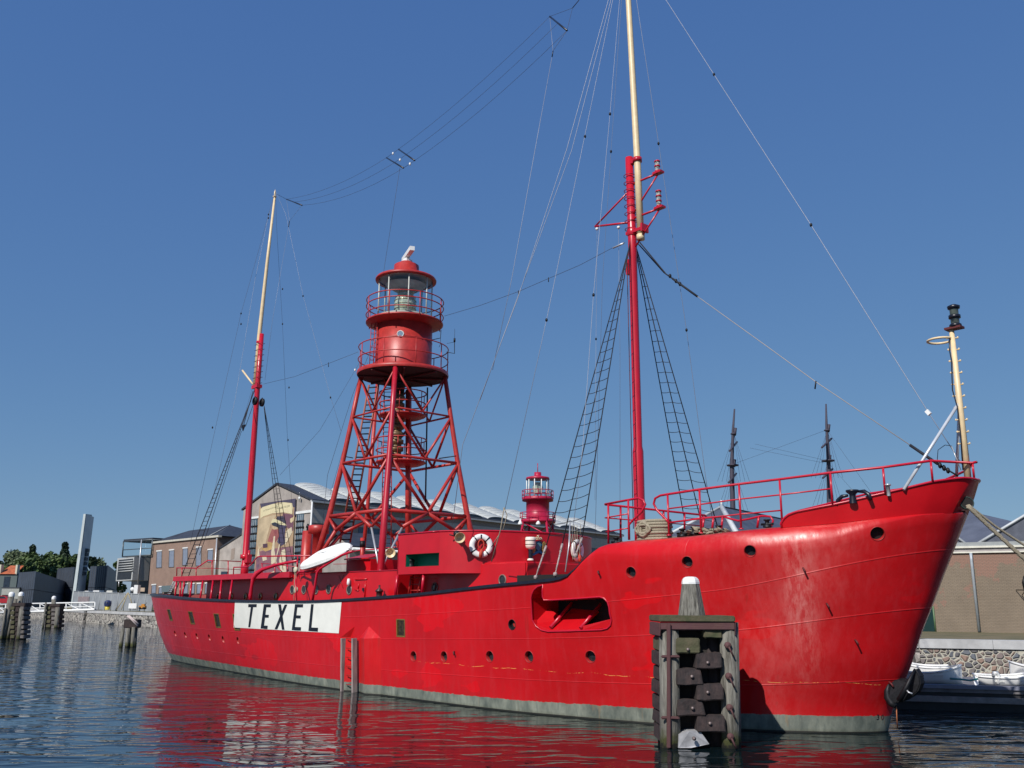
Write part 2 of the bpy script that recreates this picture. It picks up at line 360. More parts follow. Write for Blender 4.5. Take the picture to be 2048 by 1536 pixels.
def hullmat(full=True):
    m = bpy.data.materials.new('hull_paint' if full else 'fender_paint'); m.use_nodes = True; t = m.node_tree; b = t.nodes['Principled BSDF']
    tc = t.nodes.new('ShaderNodeTexCoord'); ob = tc.outputs['Object']; uvn = t.nodes.new('ShaderNodeUVMap'); uvn.uv_map = 'uvh'
    sep = t.nodes.new('ShaderNodeSeparateXYZ'); t.links.new(ob, sep.inputs[0]); su = t.nodes.new('ShaderNodeSeparateXYZ'); t.links.new(uvn.outputs[0], su.inputs[0])
    def noi(sc, s=(1, 1, 1), det=5, rough=0.6, dist=0.0):
        mp = t.nodes.new('ShaderNodeMapping'); mp.inputs['Scale'].default_value = s; t.links.new(ob, mp.inputs[0])
        n = nd(t, 'ShaderNodeTexNoise', Scale=sc, Detail=det, Roughness=rough, Distortion=dist); t.links.new(mp.outputs[0], n.inputs['Vector']); return n.outputs[0]
    red = mixc(t, ramp(t, noi(0.45, (1, 1, 2)), [(0.35, 0), (0.65, 1)]), (0.45, 0.005, 0.007), (0.55, 0.006, 0.009))
    # touched-up fresh patches, streaks, scuffs
    red = mixc(t, ramp(t, noi(0.55, (0.7, 0.7, 1.5), 3, 0.45), [(0.60, 0), (0.61, 1)], 'LINEAR'), red, (0.62, 0.003, 0.006))
    red = mixc(t, mth(t, 'MULTIPLY', ramp(t, noi(2.2, (2.5, 2.5, 0.28)), [(0.5, 0), (0.72, 1)]), 0.22), red, (0.50, 0.05, 0.06))
    scr = ramp(t, noi(7, (1, 1, 5), 6, 0.7), [(0.70, 0), (0.73, 1)])
    red = mixc(t, mth(t, 'MULTIPLY', scr, 0.35), red, (0.65, 0.22, 0.18))
    z = sep.outputs[2]; x = sep.outputs[0]
    # long dashed rub mark where fenders chafe
    wob = mth(t, 'ADD', z, mth(t, 'MULTIPLY', noi(0.8, (1, 1, 0.1), 3), 0.22))
    ln = mth(t, 'LESS_THAN', mth(t, 'ABSOLUTE', mth(t, 'SUBTRACT', wob, 1.22)), 0.0065)
    dash = ramp(t, noi(3.2, (1, 1, 0.1), 6, 0.8), [(0.50, 0), (0.56, 1)]); fwd = ramp(t, x, [(0.0, 0), (1.0, 0)])
    inx = mth(t, 'MULTIPLY', mth(t, 'GREATER_THAN', x, -12.5), mth(t, 'LESS_THAN', x, 0.2))
    red = mixc(t, mth(t, 'MULTIPLY', mth(t, 'MULTIPLY', ln, dash), inx), red, (0.75, 0.30, 0.08))
    # sun glint on the bow shoulder painted in as a pale streak, rust freckles and runs, grime just above the boot-topping
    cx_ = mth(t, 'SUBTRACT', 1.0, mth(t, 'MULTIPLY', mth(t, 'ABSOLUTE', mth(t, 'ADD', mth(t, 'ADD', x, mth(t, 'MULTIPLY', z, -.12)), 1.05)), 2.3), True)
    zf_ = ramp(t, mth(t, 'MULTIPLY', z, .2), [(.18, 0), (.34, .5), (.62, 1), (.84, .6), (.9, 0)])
    glint = mth(t, 'MULTIPLY', mth(t, 'MULTIPLY', cx_, zf_), ramp(t, noi(4.2, (1.6, 1.6, .35), 6, .72), [(.44, 0), (.64, 1)]))
    red = mixc(t, mth(t, 'MULTIPLY', glint, .50), red, (0.78, 0.34, 0.30))
    fr_ = mth(t, 'MULTIPLY', ramp(t, noi(26, (1, 1, 1), 3, .6), [(.70, 0), (.73, 1)]), ramp(t, noi(1.0, (1, 1, 1), 2), [(.5, 0), (.6, 1)]))
    red = mixc(t, mth(t, 'MULTIPLY', fr_, .75), red, (0.16, 0.035, 0.015))
    rn = mth(t, 'MULTIPLY', ramp(t, noi(3.0, (2.2, 2.2, .05), 3, .5), [(.66, 0), (.74, 1)]), ramp(t, noi(.8, (1, 1, .8), 2), [(.48, 0), (.6, 1)]))
    red = mixc(t, mth(t, 'MULTIPLY', rn, .35), red, (0.22, 0.02, 0.012))
    gr = mth(t, 'MULTIPLY', ramp(t, z, [(.36, 1), (.85, 0)]), ramp(t, noi(4, (1, 1, .5), 5, .7), [(.45, 0), (.7, 1)]))
    red = mixc(t, mth(t, 'MULTIPLY', gr, .30), red, (0.30, 0.03, 0.02))
    # plate seams
    v = su.outputs[1]
    seams = None
    for c in (0.255, 0.565, 0.80):
        s_ = mth(t, 'SUBTRACT', 1.0, mth(t, 'MULTIPLY', mth(t, 'ABSOLUTE', mth(t, 'SUBTRACT', v, c)), 230.0), True)
        s_ = mth(t, 'MULTIPLY', s_, 1.0, True); seams = s_ if seams is None else mth(t, 'MAXIMUM', seams, s_)
    fx = mth(t, 'FRACT', mth(t, 'MULTIPLY', x, 0.17)); vs_ = mth(t, 'SUBTRACT', 1.0, mth(t, 'MULTIPLY', mth(t, 'ABSOLUTE', mth(t, 'SUBTRACT', fx, 0.5)), 300.0), True)
    vs_ = mth(t, 'MULTIPLY', vs_, 0.5)
    red = mixc(t, mth(t, 'MULTIPLY', seams, 0.30), red, (0.72, 0.06, 0.06))
    red = mixc(t, mth(t, 'MULTIPLY', vs_, 0.25), red, (0.36, 0.004, 0.008))
    # weathered boot-topping band
    edge = mth(t, 'ADD', z, mth(t, 'MULTIPLY', mth(t, 'SUBTRACT', noi(5, (1, 1, 0.2), 5, 0.7), 0.5), 0.10))
    band = ramp(t, mth(t, 'SUBTRACT', edge, ramp(t, mth(t, 'MULTIPLY', mth(t, 'ADD', x, 40.0), .025), [(0, .05), (.4, .01), (.75, .0), (.92, .08)])), [(0.290, 1), (0.305, 0)])
    g = mixc(t, ramp(t, noi(2.6, (1, 1, 0.5)), [(0.35, 0), (0.65, 1)]), (0.09, 0.105, 0.09), (0.25, 0.265, 0.215))
    g = mixc(t, mth(t, 'MULTIPLY', ramp(t, noi(9, (1, 1, 0.12), 4), [(0.5, 0), (0.62, 1)]), 0.55), g, (0.12, 0.14, 0.12))
    rust = ramp(t, noi(0.9, (1, 1, 0.05), 5, 0.75), [(0.60, 0), (0.70, 1)])
    g = mixc(t, mth(t, 'MULTIPLY', rust, 0.8), g, (0.33, 0.17, 0.05))
    low = ramp(t, mth(t, 'ADD', z, mth(t, 'MULTIPLY', noi(7, (1, 1, 1), 4), .10)), [(0.06, 1), (0.15, 0)]); g = mixc(t, mth(t, 'MULTIPLY', low, 0.6), g, (0.10, 0.10, 0.06))
    lip = mth(t, 'LESS_THAN', z, 0.035); g = mixc(t, lip, g, (0.02, 0.02, 0.016))
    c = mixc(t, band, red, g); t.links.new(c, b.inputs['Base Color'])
    t.links.new(mth(t, 'ADD', ramp(t, band, [(0, 0.30), (1, 0.6)]), mth(t, 'MULTIPLY', ramp(t, noi(3.5, (1.5, 1.5, .6), 5, .7), [(.35, 0), (.65, 1)]), 0.16)), b.inputs['Roughness'])
    if full: b.inputs['Specular IOR Level'].default_value = 0.42; b.inputs['Anisotropic'].default_value = 0.85; b.inputs['Anisotropic Rotation'].default_value = 0.25
    if full: tg = t.nodes.new('ShaderNodeTangent'); tg.direction_type = 'UV_MAP'; tg.uv_map = 'uvh'; t.links.new(tg.outputs[0], b.inputs['Tangent'])
    b.inputs['Specular IOR Level'].default_value = 0.5; b.inputs['Coat Weight'].default_value = 0.0
    hgt = mth(t, 'ADD', mth(t, 'MULTIPLY', noi(0.8, (1, 1, 0.6), 2, 0.4), 0.028), mth(t, 'MULTIPLY', noi(5.5, (1.4, 1.4, 0.7), 3, 0.5), 0.0030))
    hgt = mth(t, 'ADD', hgt, mth(t, 'MULTIPLY', seams, 0.006)); hgt = mth(t, 'ADD', hgt, mth(t, 'MULTIPLY', vs_, -0.004))
    hgt = mth(t, 'ADD', hgt, mth(t, 'MULTIPLY', noi(60, (1, 1, 1), 2), 0.00035))
    bp = t.nodes.new('ShaderNodeBump'); bp.inputs['Distance'].default_value = 1.0; t.links.new(hgt, bp.inputs['Height']); t.links.new(bp.outputs[0], b.inputs['Normal'])
    return m
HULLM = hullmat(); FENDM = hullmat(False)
DECK = mat('deck_paint', (0.30, 0.05, 0.04), 0.8, var=0.3)
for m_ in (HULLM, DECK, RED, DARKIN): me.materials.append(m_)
hull = bpy.data.objects.new('hull', me); COL.objects.link(hull); hull.parent = ship

# openings cut into the plating
cut = MB()
def basis(n):
    n = n.normalized(); up_ = Vector((0, 0, 1)); h = up_.cross(n).normalized(); v = n.cross(h).normalized()
    return Matrix((h, v, n)).transposed()
Z = lambda s, ox, oy: (lambda x, y: (ox + x / s, oy + y / s))
rp = []   # round portholes: px, py, radius (m), deadlight kind
for (x, y) in [(1262, 1144.5), (1374.5, 1124), (1500, 1102)]: rp.append((x, y, 0.135, 'dark'))
rp.append((1755, 1067.5, 0.155, 'hole'))
for (x, y) in [(827, 1312.5), (888, 1313), (979.5, 1313), (1058, 1313.5), (1181, 1313.5)]: rp.append((x, y, 0.15, 'dark'))
rp.append((1024, 1249.5, 0.135, 'green'))
z1 = Z(4.267, 280, 1160)
for (x, y) in [(301, 458), (388, 470), (487, 480), (594, 492), (711, 508), (838, 518)]: rp.append((*z1(x, y), 0.15, 'red'))
sq = [(z1(256, 299), 0.29, 0.28), (z1(440, 323), 0.29, 0.29), (z1(660, 347), 0.29, 0.30), (z1(824, 360), 0.29, 0.33), ((801.5, 1256), 0.23, 0.27)]
holes = []
for (x, y, r, k) in rp:
    h, n = hullhit(x, y); Mx = basis(n); holes.append((h, n, Mx, r, k))
    cut.lathe([(0, -0.14), (r, -0.14), (r, 0.12), (0, 0.12)], h, 20, M=Mx, smooth=False)
sqh = []
for ((x, y), wx, hz) in sq:
    h, n = hullhit(x, y); Mx = basis(n); sqh.append((h, n, Mx, wx, hz))
    cut.obox(h, Mx @ Vector((wx, 0, 0)), Mx @ Vector((0, hz, 0)), Mx @ Vector((0, 0, 0.10 if x < 500 else 0.16)))
zr = Z(6.4, 1000, 1130)
LP = [(400, 420), (412, 370), (440, 315), (490, 275), (552, 256), (546, 330), (547, 400), (565, 452), (700, 446), (1000, 428), (1280, 408), (1335, 425), (1380, 475), (1400, 540), (1408, 620), (1430, 700), (1418, 770), (1375, 812), (1300, 830), (900, 845), (620, 852), (530, 832), (465, 785), (412, 700)]
lp3 = [hullhit(*zr(x, y))[0] for x, y in LP]
cut.prism([p + Vector((0, -0.4, 0)) for p in lp3], (0, 2.0, 0))
BVH0 = BVHTree.FromPolygons([v.co[:] for v in me.vertices], [tuple(p.vertices) for p in me.polygons])
cuto = cut.build('cutter', [RED]); cuto.parent = ship
bm = bmesh.new(); bm.from_mesh(cuto.data); bmesh.ops.remove_doubles(bm, verts=bm.verts, dist=1e-4)
bmesh.ops.dissolve_degenerate(bm, edges=bm.edges, dist=1e-4); bmesh.ops.triangulate(bm, faces=bm.faces); bmesh.ops.recalc_face_normals(bm, faces=bm.faces)
bm.to_mesh(cuto.data); print('cutter nonmanifold', sum(1 for e in bm.edges if not e.is_manifold), bm.calc_volume(signed=True)); bm.free()
md = hull.modifiers.new('b', 'BOOLEAN'); md.object = cuto; md.operation = 'DIFFERENCE'; md.solver = 'EXACT'; md.use_self = True; md.material_mode = 'TRANSFER'
dg = bpy.context.evaluated_depsgraph_get(); nme = bpy.data.meshes.new_from_object(hull.evaluated_get(dg))
hull.modifiers.clear(); hull.data = nme; nme.name = 'hull'; bpy.data.objects.remove(cuto)
# keep the plating's own smooth normals where the openings were cut
vn = [v.normal.copy() for v in me.vertices]; nml = [None] * len(nme.loops); cache = {}
for p in nme.polygons:
    for li in p.loop_indices:
        vi = nme.loops[li].vertex_index
        if p.material_index >= 2: nml[li] = p.normal[:]; continue
        if vi not in cache:
            co = nme.vertices[vi].co; h_, n_, fi, d_ = BVH0.find_nearest(co); ws = [(1 / ((me.vertices[q].co - co).length + 1e-4) ** 2, vn[q]) for q in me.polygons[fi].vertices]
            a_ = Vector((0, 0, 0))
            for w_, q in ws: a_ += q * w_
            cache[vi] = (a_.normalized(), d_)
        a_ = cache[vi][0]; nml[li] = (a_ if a_.dot(p.normal) > .6 else p.normal)[:]
nme.normals_split_custom_set(nml)

# porthole rims, glass and deadlights
for (h, n, Mx, r, k) in holes:
    po = MB().lathe([(r - 0.006, -0.13), (r - 0.006, 0.002), (r, 0.006), (r + 0.008, 0.004), (r + 0.012, -0.01)], h, 22, M=Mx).build('porthole', mat('rim_red', (0.36, 0.015, 0.015), 0.5) if k != 'green' else IRON, hull)
    g = MB()
    if k == 'red': g.disc(h, r - 0.015, 20, Mx, 0, -0.05); g.disc(h, r * 0.55, 16, Mx, 0, -0.04); g.build('glass', mat('deadlight_cover', (0.42, 0.03, 0.025), 0.45), po)
    elif k == 'green': g.disc(h, r - 0.015, 20, Mx, 0, -0.10); g.build('glass', PGLASS, po); MB().disc(h + Mx @ Vector((0.02, 0.0, 0)), r * 0.5, 14, Mx, 0, -0.09).build('inner_cover', REDT, po)
    else: g.disc(h, r - 0.005, 20, Mx, 0, -0.11); g.build('glass', DARKIN if k == 'hole' else PGLASS, po)
for (h, n, Mx, wx, hz) in sqh:
    po = MB()
    for (cx, cz, ax, az) in ((0, hz - .02, wx, .02), (0, -hz + .02, wx, .02), (-wx + .02, 0, .02, hz - .04), (wx - .02, 0, .02, hz - .04)):
        po.obox(h + Mx @ Vector((cx, cz, -0.045)), Mx @ Vector((ax, 0, 0)), Mx @ Vector((0, az, 0)), Mx @ Vector((0, 0, 0.05)))
    po = po.build('window', mat('window_olive', (0.20, 0.15, 0.03), 0.5, col2=(0.10, 0.05, 0.02), scale=5), hull)
    g = MB(); g.obox(h + Mx @ Vector((0, 0, -0.03)), Mx @ Vector((wx - .04, 0, 0)), Mx @ Vector((0, hz - .04, 0)), Mx @ Vector((0, 0, 0.005))); g.build('pane', mat('brown_pane', (0.07, 0.045, 0.02), 0.15, var=0.5, scale=8), po)
# mooring recess lip, sill plates and bars
lipm = MB().tube([p + Vector((0, -0.01, 0)) for p in lp3], 0.022, 6, closed=True).build('recess_rim', REDR, hull)
def hp(x, y, off=0): return hullhit(*zr(x, y), off)[0]
rb = MB()
a_, b_ = hullhit(*zr(620, 853))[0], hullhit(*zr(1020, 838))[0]
rb.hexa([a_ + Vector((0, .02, 0)), b_ + Vector((0, .02, 0)), b_ + Vector((0, .9, .55)), a_ + Vector((0, .9, .55))], [a_ + Vector((0, .02, .04)), b_ + Vector((0, .02, .04)), b_ + Vector((0, .9, .6)), a_ + Vector((0, .9, .6))])
c_ = hullhit(*zr(1408, 690))[0]; d_ = hullhit(*zr(1415, 800))[0]
rb.hexa([b_ + Vector((0, .05, 0)), d_ + Vector((0, .05, 0)), d_ + Vector((0, .12, 0)), b_ + Vector((0, .12, 0))], [b_ + Vector((0, .05, .10)), c_ + Vector((0, .05, .0)), c_ + Vector((0, .12, 0)), b_ + Vector((0, .12, .10))])
e_ = hullhit(*zr(415, 700))[0]
rb.hexa([e_ + Vector((0, .05, -.3)), a_ + Vector((0, .05, -.05)), a_ + Vector((0, .6, .2)), e_ + Vector((0, .6, -.1))], [e_ + Vector((0, .05, -.1)), a_ + Vector((0, .05, .04)), a_ + Vector((0, .6, .3)), e_ + Vector((0, .6, .3))])
rb = rb.build('sill_plate', RED, hull); fixn(rb)
for (p0, p1) in (((640, 800), (720, 590)), ((1022, 810), (1100, 575))):
    q0 = hp(*p0) + Vector((0, .02, 0)); q1 = q0 + Vector((0.05, 0.75, 0.62))
    MB().tube([q0, q1], 0.045, 10).build('roller_bar', REDR, hull)
q = a_ + Vector((1.35, 1.1, .75)); MB().obox(q, (.18, 0, 0), (0, .12, 0), (0, 0, .08)).build('cabin_detail', WHITE, hull)

# black bulwark rail
rp_ = []
for i in range(NX + 1):
    p = last[i]
    if p.x <= -5.45: rp_.append(p)
def railpath(side): return [Vector((p.x, side * (p.y + 0.015), p.z + 0.0)) for p in rp_]
rl = MB()
path = railpath(-1)[::-1] + railpath(1)
outv = []
for i in range(len(path)):
    a = path[max(i - 1, 0)]; b = path[min(i + 1, len(path) - 1)]; d = (b - a).normalized(); nrm = Vector((d.y, -d.x, 0)).normalized()
    if nrm.dot(path[i] - Vector((-20, 0, 0))) < 0 : nrm = -nrm
    t_ = min(1, max(0.25, (-5.45 - path[i].x) / 1.2)); c_ = path[i] + Vector((0, 0, 0.02))
    outv.append([c_ + nrm * 0.045, c_ + nrm * 0.045 + Vector((0, 0, -0.078 * t_)), c_ - nrm * 0.13 + Vector((0, 0, -0.078 * t_)), c_ - nrm * 0.13])
vs = [q for r_ in outv for q in r_]; fs = []
for i in range(len(outv) - 1):
    for k in range(4): fs.append((i * 4 + k, i * 4 + (k + 1) % 4, (i + 1) * 4 + (k + 1) % 4, (i + 1) * 4 + k))
rl.add(vs, fs, 0, False); rlo = rl.build('bulwark_rail', BLACK, ship); fixn(rlo)

# bow bulwark above the forecastle edge
def bbase(x): return clampb(halfb(x, zsh(x) - rsh(x)), rsh(x) * 1.0) if x < 2.15 else 0
def solve(px_, py_, yf, z=False):
    p = sy(px_, py_, -3.0)
    for _ in range(25): p = sy(px_, py_, -yf(p.x))
    return p
BT_PX = [(1562, 1046), (1567, 1037), (1577, 1029), (1592, 1023.5), (1620, 1018), (1665.6, 1009), (1720, 996.5), (1769.5, 985), (1807.8, 976), (1864.7, 963), (1900, 958), (1925, 955.5)]
bt = [(-1.9, 4.7), (2.6, 5.54)]; XB0 = -1.9
def zbw(x): return interp(x, bt)
def inset(x): return interp(x, [(-3, .48), (-1, .46), (.3, .34), (1.0, .17), (1.7, .03), (2.2, 0)])
def bw_top(x):  # flared half breadth at the top
    zt = zbw(x); d = max(0, smoothi(zt, STEM) - x); fl = 0.04 * (zt - zsh(x))
    return max(0, smoothi(d, BD) - inset(x))
for _ in range(4):
    nb = []
    for (x, y) in BT_PX: p = solve(x, y, bw_top); nb.append((p.x, p.z))
    bt = sorted(nb) + [(2.6, 5.55)]
XB0 = bt[0][0]
xs_b = [XB0 + (2.13 - XB0) * (1 - (1 - i / 60) ** 1.6) for i in range(61)]
bw = MB(); NB = 61
grid = []
for i, x in enumerate(xs_b):
    u = i / 60; col = []
    for k in range(9):
        f = k / 8
        xb_, xt_ = x, lerp(XB0 if i == 0 else x, 0, 0)
        # top row stretched forward to the raked stem head
        xt = XB0 + (x - XB0) * ((2.555 - XB0) / (2.13 - XB0)); xx = lerp(x, xt, f)
        zb = zsh(x) - 0.02; zt = zbw(xt)
        z_ = lerp(zb, zt, f)
        yb = bbase(x); yt = bw_top(xt) if i < 60 else 0
        yh = smoothi(max(0, smoothi(z_, STEM) - xx), BD) - inset(x)
        col.append(Vector((xx, max(0, yh) if i < 60 else 0, z_)))
    grid.append(col)
def bwside(s, off):
    vs = []
    for c in grid:
        for p in c: vs.append(Vector((p.x - (off * 0.8 if off else 0) * (1 if p.x > 1.8 else 0), s * max(0, p.y - off), p.z)))
    fs = [(i * 9 + k, (i + 1) * 9 + k, (i + 1) * 9 + k + 1, i * 9 + k + 1) for i in range(60) for k in range(8)]
    return vs, fs
for s_ in (-1, 1):
    for off in (0, 0.03): v_, f_q = bwside(s_, off); bw.add(v_, f_q, 0, True)
bwo = bw.build('bow_bulwark', RED, ship)
tp = [Vector((c[-1].x, -c[-1].y, c[-1].z)) for c in grid]; tpp = [Vector((p.x, -p.y, p.z)) for p in tp]
e0 = [Vector((c.x, -c.y, c.z)) for c in grid[0]]
MB().tube([e0[0]] + tp[:-1] + [Vector((2.57, 0, 5.535))] + tpp[:-1][::-1] + [Vector((e0[0].x, -e0[0].y, e0[0].z))], 0.028, 8).build('bulwark_capping', REDR, bwo)
MB().quad((-9.2, -3.05, 1.5), (-4.6, -3.05, 1.5), (-4.6, -3.05, 3.6), (-9.2, -3.05, 3.6)).build('recess_shade_panel', DARKIN, hull)  # near-black panel colours in the deep shade inside the mooring recess
def bulw(px_, py_):
    return solve(px_, py_, lambda x: bw_top(x))

# white name board with black letters, painted proud of the plating
zb_ = Z(4.267, 280, 1160)
def onhull(quad, nu, nv, off, name, m, par):
    mb = MB(); vs = []
    (ax, ay), (bx, by), (cx, cy), (dx, dy) = quad
    for j in range(nv + 1):
        for i in range(nu + 1):
            u = i / nu; v = j / nv
            x = lerp(lerp(ax, bx, u), lerp(dx, cx, u), v); y = lerp(lerp(ay, by, u), lerp(dy, cy, u), v)
            h, n = hullhit(*zb_(x, y), off); vs.append(h)
    fs = [(j * (nu + 1) + i, (j + 1) * (nu + 1) + i, (j + 1) * (nu + 1) + i + 1, j * (nu + 1) + i + 1) for j in range(nv) for i in range(nu)]
    return mb.add(vs, fs, 0, True).build(name, m, par)
WB = mat('name_board_white', (0.82, 0.82, 0.76), 0.4, var=0.05, scale=2.5, bump=0.001, bscale=5)
board = onhull([(812, 186), (1722, 187), (1698, 455), (800, 405)], 46, 12, 0.009, 'name_board', WB, hull)
LB = mat('letter_black', (0.012, 0.012, 0.02), 0.4, var=0.3)
def letter(nm, quads):
    vs = []; fs = []
    mb = MB()
    for q in quads:
        (ax, ay), (bx, by), (cx, cy), (dx, dy) = q; nu = 3 if abs(bx - ax) < 40 else 6; nv = 8; b0 = []
        for j in range(nv + 1):
            for i in range(nu + 1):
                u = i / nu; v = j / nv
                b0.append(hullhit(*zb_(lerp(lerp(ax, bx, u), lerp(dx, cx, u), v), lerp(lerp(ay, by, u), lerp(dy, cy, u), v)), 0.016 + 0.002 * quads.index(q))[0])
        mb.add(b0, [(j * (nu + 1) + i, (j + 1) * (nu + 1) + i, (j + 1) * (nu + 1) + i + 1, j * (nu + 1) + i + 1) for j in range(nv) for i in range(nu)], 0, True)
    mb.build('letter', LB, board)['label'] = 'black letter ' + nm
letter('T', [[(928, 205), (999, 205), (997, 231), (926, 231)], [(949, 231), (968, 231), (943, 402), (927, 402)]])
letter('E', [[(1060, 206), (1085, 206), (1058, 414), (1032, 413)], [(1085, 206), (1121, 206), (1118, 232), (1082, 232)], [(1074, 296), (1103, 296), (1100, 320), (1071, 320)], [(1062, 388), (1093, 389), (1090, 416), (1058, 414)]])
letter('X', [[(1182, 207), (1206, 207), (1236, 424), (1214, 423)], [(1238, 209), (1260, 209), (1175, 420), (1152, 419)]])
letter('E', [[(1326, 206), (1349, 206), (1322, 428), (1298, 426)], [(1349, 206), (1396, 206), (1393, 233), (1345, 233)], [(1339, 301), (1376, 302), (1373, 327), (1336, 326)], [(1326, 400), (1378, 402), (1375, 430), (1322, 428)]])
letter('L', [[(1463, 206), (1485, 206), (1463, 436), (1440, 434)], [(1467, 405), (1523, 407), (1520, 440), (1463, 436)]])
# draught marks by the stem
for s_, x, y, col in (('3', 1755.5, 1434.5, LB), ('0', 1764.5, 1434.5, REDDK)):
    vs, fs = text_mesh(s_, 0.17); h, n = hullhit(x, y, 0.008); Mx = basis(n)
    if n.dot(Vector((0, -1, 0))) < 0: pass
    MB().add([h + Mx @ Vector((v.x, v.y, 0)) for v in vs], fs).build('draught_mark', col, hull)

# ================================================================ SUPERSTRUCTURE (ship frame)
def bvh(mb): return BVHTree.FromPolygons([tuple(v) for v in mb.v], [tuple(f) for f in mb.f])
def hit(tree, x, y, off=0.0):
    d = lray(x, y).normalized(); h, n, i_, di = tree.ray_cast(CL, d)
    if h is None: h, n = sy(x, y, -2.5), Vector((0, -1, 0)); print('miss', x, y)
    if n.dot(d) > 0: n = -n
    return h + n * off, n
zs2 = Z(5.12, 280, 950); zs3 = Z(5.12, 600, 950); zs4 = Z(4.518, 640, 680); zs6 = Z(5.12, 900, 920); zsf = Z(4.6545, 1180, 880); zsb = Z(4.571, 1600, 880)
zsn = Z(9.752, 590, 1080); zsr = Z(10.24, 780, 1080)

# aft house in the shade of the boat deck, midship house, boat deck
ah = MB(); ah.box(-31.5, -22.1, -2.3, 2.3, 1.9, 3.74); ah.build('aft_deckhouse', RED, ship)
ahp = ship.children[-1]
for k in range(6):
    x = -30.2 + k * 1.35
    MB().lathe([(0.10, 0), (0.15, 0), (0.15, .03), (0.10, .03)], (x, -2.3, 3.05), 16, M=Matrix(((1, 0, 0), (0, 0, -1), (0, 1, 0)))).build('porthole', BRASS, ahp)
    MB().disc((x, -2.31, 3.05), 0.11, 14, Matrix(((1, 0, 0), (0, 0, -1), (0, 1, 0)))).build('glass', PGLASS, ahp)
mh = MB(); mh.box(-22.0, -15.0, -3.1, 3.1, 1.9, 3.86)
mh.prism([(-22.0, -3.1, 3.72), (-22.0, -3.1, 2.0), (-23.9, -3.1, 2.0), (-23.6, -3.1, 2.5), (-22.15, -3.1, 3.72)], (0, 0.05, 0))
mh.prism([(-22.0, 3.1, 3.72), (-22.0, 3.1, 2.0), (-23.9, 3.1, 2.0), (-23.6, 3.1, 2.5), (-22.15, 3.1, 3.72)], (0, -0.05, 0))
mhb = bvh(mh); mho = mh.build('midship_deckhouse', RED, ship); fixn(mho)
sl = MB(); sl.box(-33.1, -22.0, -3.28, 3.28, 3.74, 3.97); sl.box(-22.0, -15.0, -3.13, 3.13, 3.863, 3.90)
slo = sl.build('boat_deck', mat('deck_edge_red', (0.48, 0.012, 0.03), 0.4), ship); bevel(slo, 0.015)
for (x, y) in [(584.7, 1179.5), (608, 1179.5), (632.5, 1179.5), (657.5, 1178.5), (698.5, 1180)]:
    h, n = hit(mhb, x, y); Mx = basis(n)
    po = MB().lathe([(0.13, 0), (0.13, 0.02), (0.175, 0.02), (0.175, 0)], h, 18, M=Mx).build('porthole', mat('rim_grey', (0.20, 0.14, 0.12), 0.4), mho)
    MB().disc(h, 0.135, 16, Mx, 0, 0.006).build('glass', PGLASS, po)
# weather door with its coaming
dr = MB()
for a_, b_ in (((1180, 775), (1415, 760)), ((1385, 800), (1365, 1135)), ((1250, 850), (1240, 950)), ((1180, 970), (1250, 985))):
    p0, n = hit(mhb, *zsn(*a_), 0.02); p1, _n = hit(mhb, *zsn(*b_), 0.02); dr.tube([p0, p1], 0.022, 6)
dr.build('door', RED, mho)
p0, n = hit(mhb, *zsn(1350, 965), 0.03); MB().obox(p0, (.05, 0, 0), (0, .03, 0), (0, 0, .05)).build('door_handle', BLACK, mho)
p0, n = hit(mhb, *zsn(1092, 825), 0.10); MB().lathe([(0, .13), (.05, .12), (.06, 0), (.06, -.08), (.03, -.1)], p0, 12).build('bulkhead_lamp', WHITE, mho)
p0, n = hit(mhb, *zsn(1765, 1010), 0.25); MB().lathe([(0, .22), (.035, .22), (.035, .12), (.13, .05), (.14, 0), (.10, -.02), (.10, -.22), (.15, -.25), (.15, -.3), (0, -.3)], p0, 16).build('deck_bell', mat('dark_bell', (0.05, 0.02, 0.02), 0.4), mho)
for a_ in ((870, 700), (820, 850)):
    pass
xb = MB()
for a_, b_ in (((860, 690), (945, 950)), ((955, 690), (835, 950))):
    p0, n = hit(mhb, *zsn(*a_), 0.012); p1, _n = hit(mhb, *zsn(*b_), 0.012); xb.tube([p0, p1], 0.006, 5)
xb.build('lashing', BLACK, mho)
# stanchions between the bulwark rail and the boat deck
ys = -3.22
for (xt, yt, xb_, yb_) in [(375, 1090, 360, 1245), (415, 1090, 410, 1250) , (455, 1095, 430, 1255), (530, 1095, 510, 1262), (645, 1095, 615, 1268), (748, 1100, 722, 1275), (835, 1100, 815, 1277), (945, 1100, 915, 1280), (1145, 1100, 1130, 1285)]:
    a = sy(*zs2(xt, yt), ys); b = sy(*zs2(xb_, yb_), -interp(a.x, [(-37, 2.6), (-33, 3.3), (-24, 3.75)])); a.z = 3.76
    MB().tube([a, b], 0.045, 8).build('stanchion', REDR, ship)
    MB().tube([Vector((a.x, -a.y, a.z)), Vector((b.x, -b.y, b.z))], 0.045, 8).build('stanchion', REDR, ship)
# yellow gear seen through the stern opening
g = MB(); g.box(-34.4, -31.9, 1.2, 1.9, 2.2, 3.05); g.build('stern_locker', mat('yellow_locker', (0.60, 0.45, 0.10), 0.5), ship); bevel(ship.children[-1], .04)
la = MB()
p0 = sy(*zs2(345, 1090), -2.9); p1 = sy(*zs2(280, 1225), -2.9)
for o_ in (0, .35):
    la.tube([p0 + Vector((o_, 0, 0)), p1 + Vector((o_, 0, 0))], .025, 6)
for k in range(7): q = p0.lerp(p1, (k + .5) / 7); la.tube([q, q + Vector((.35, 0, 0))], .018, 5)
la.build('stern_ladder', GALV, ship)

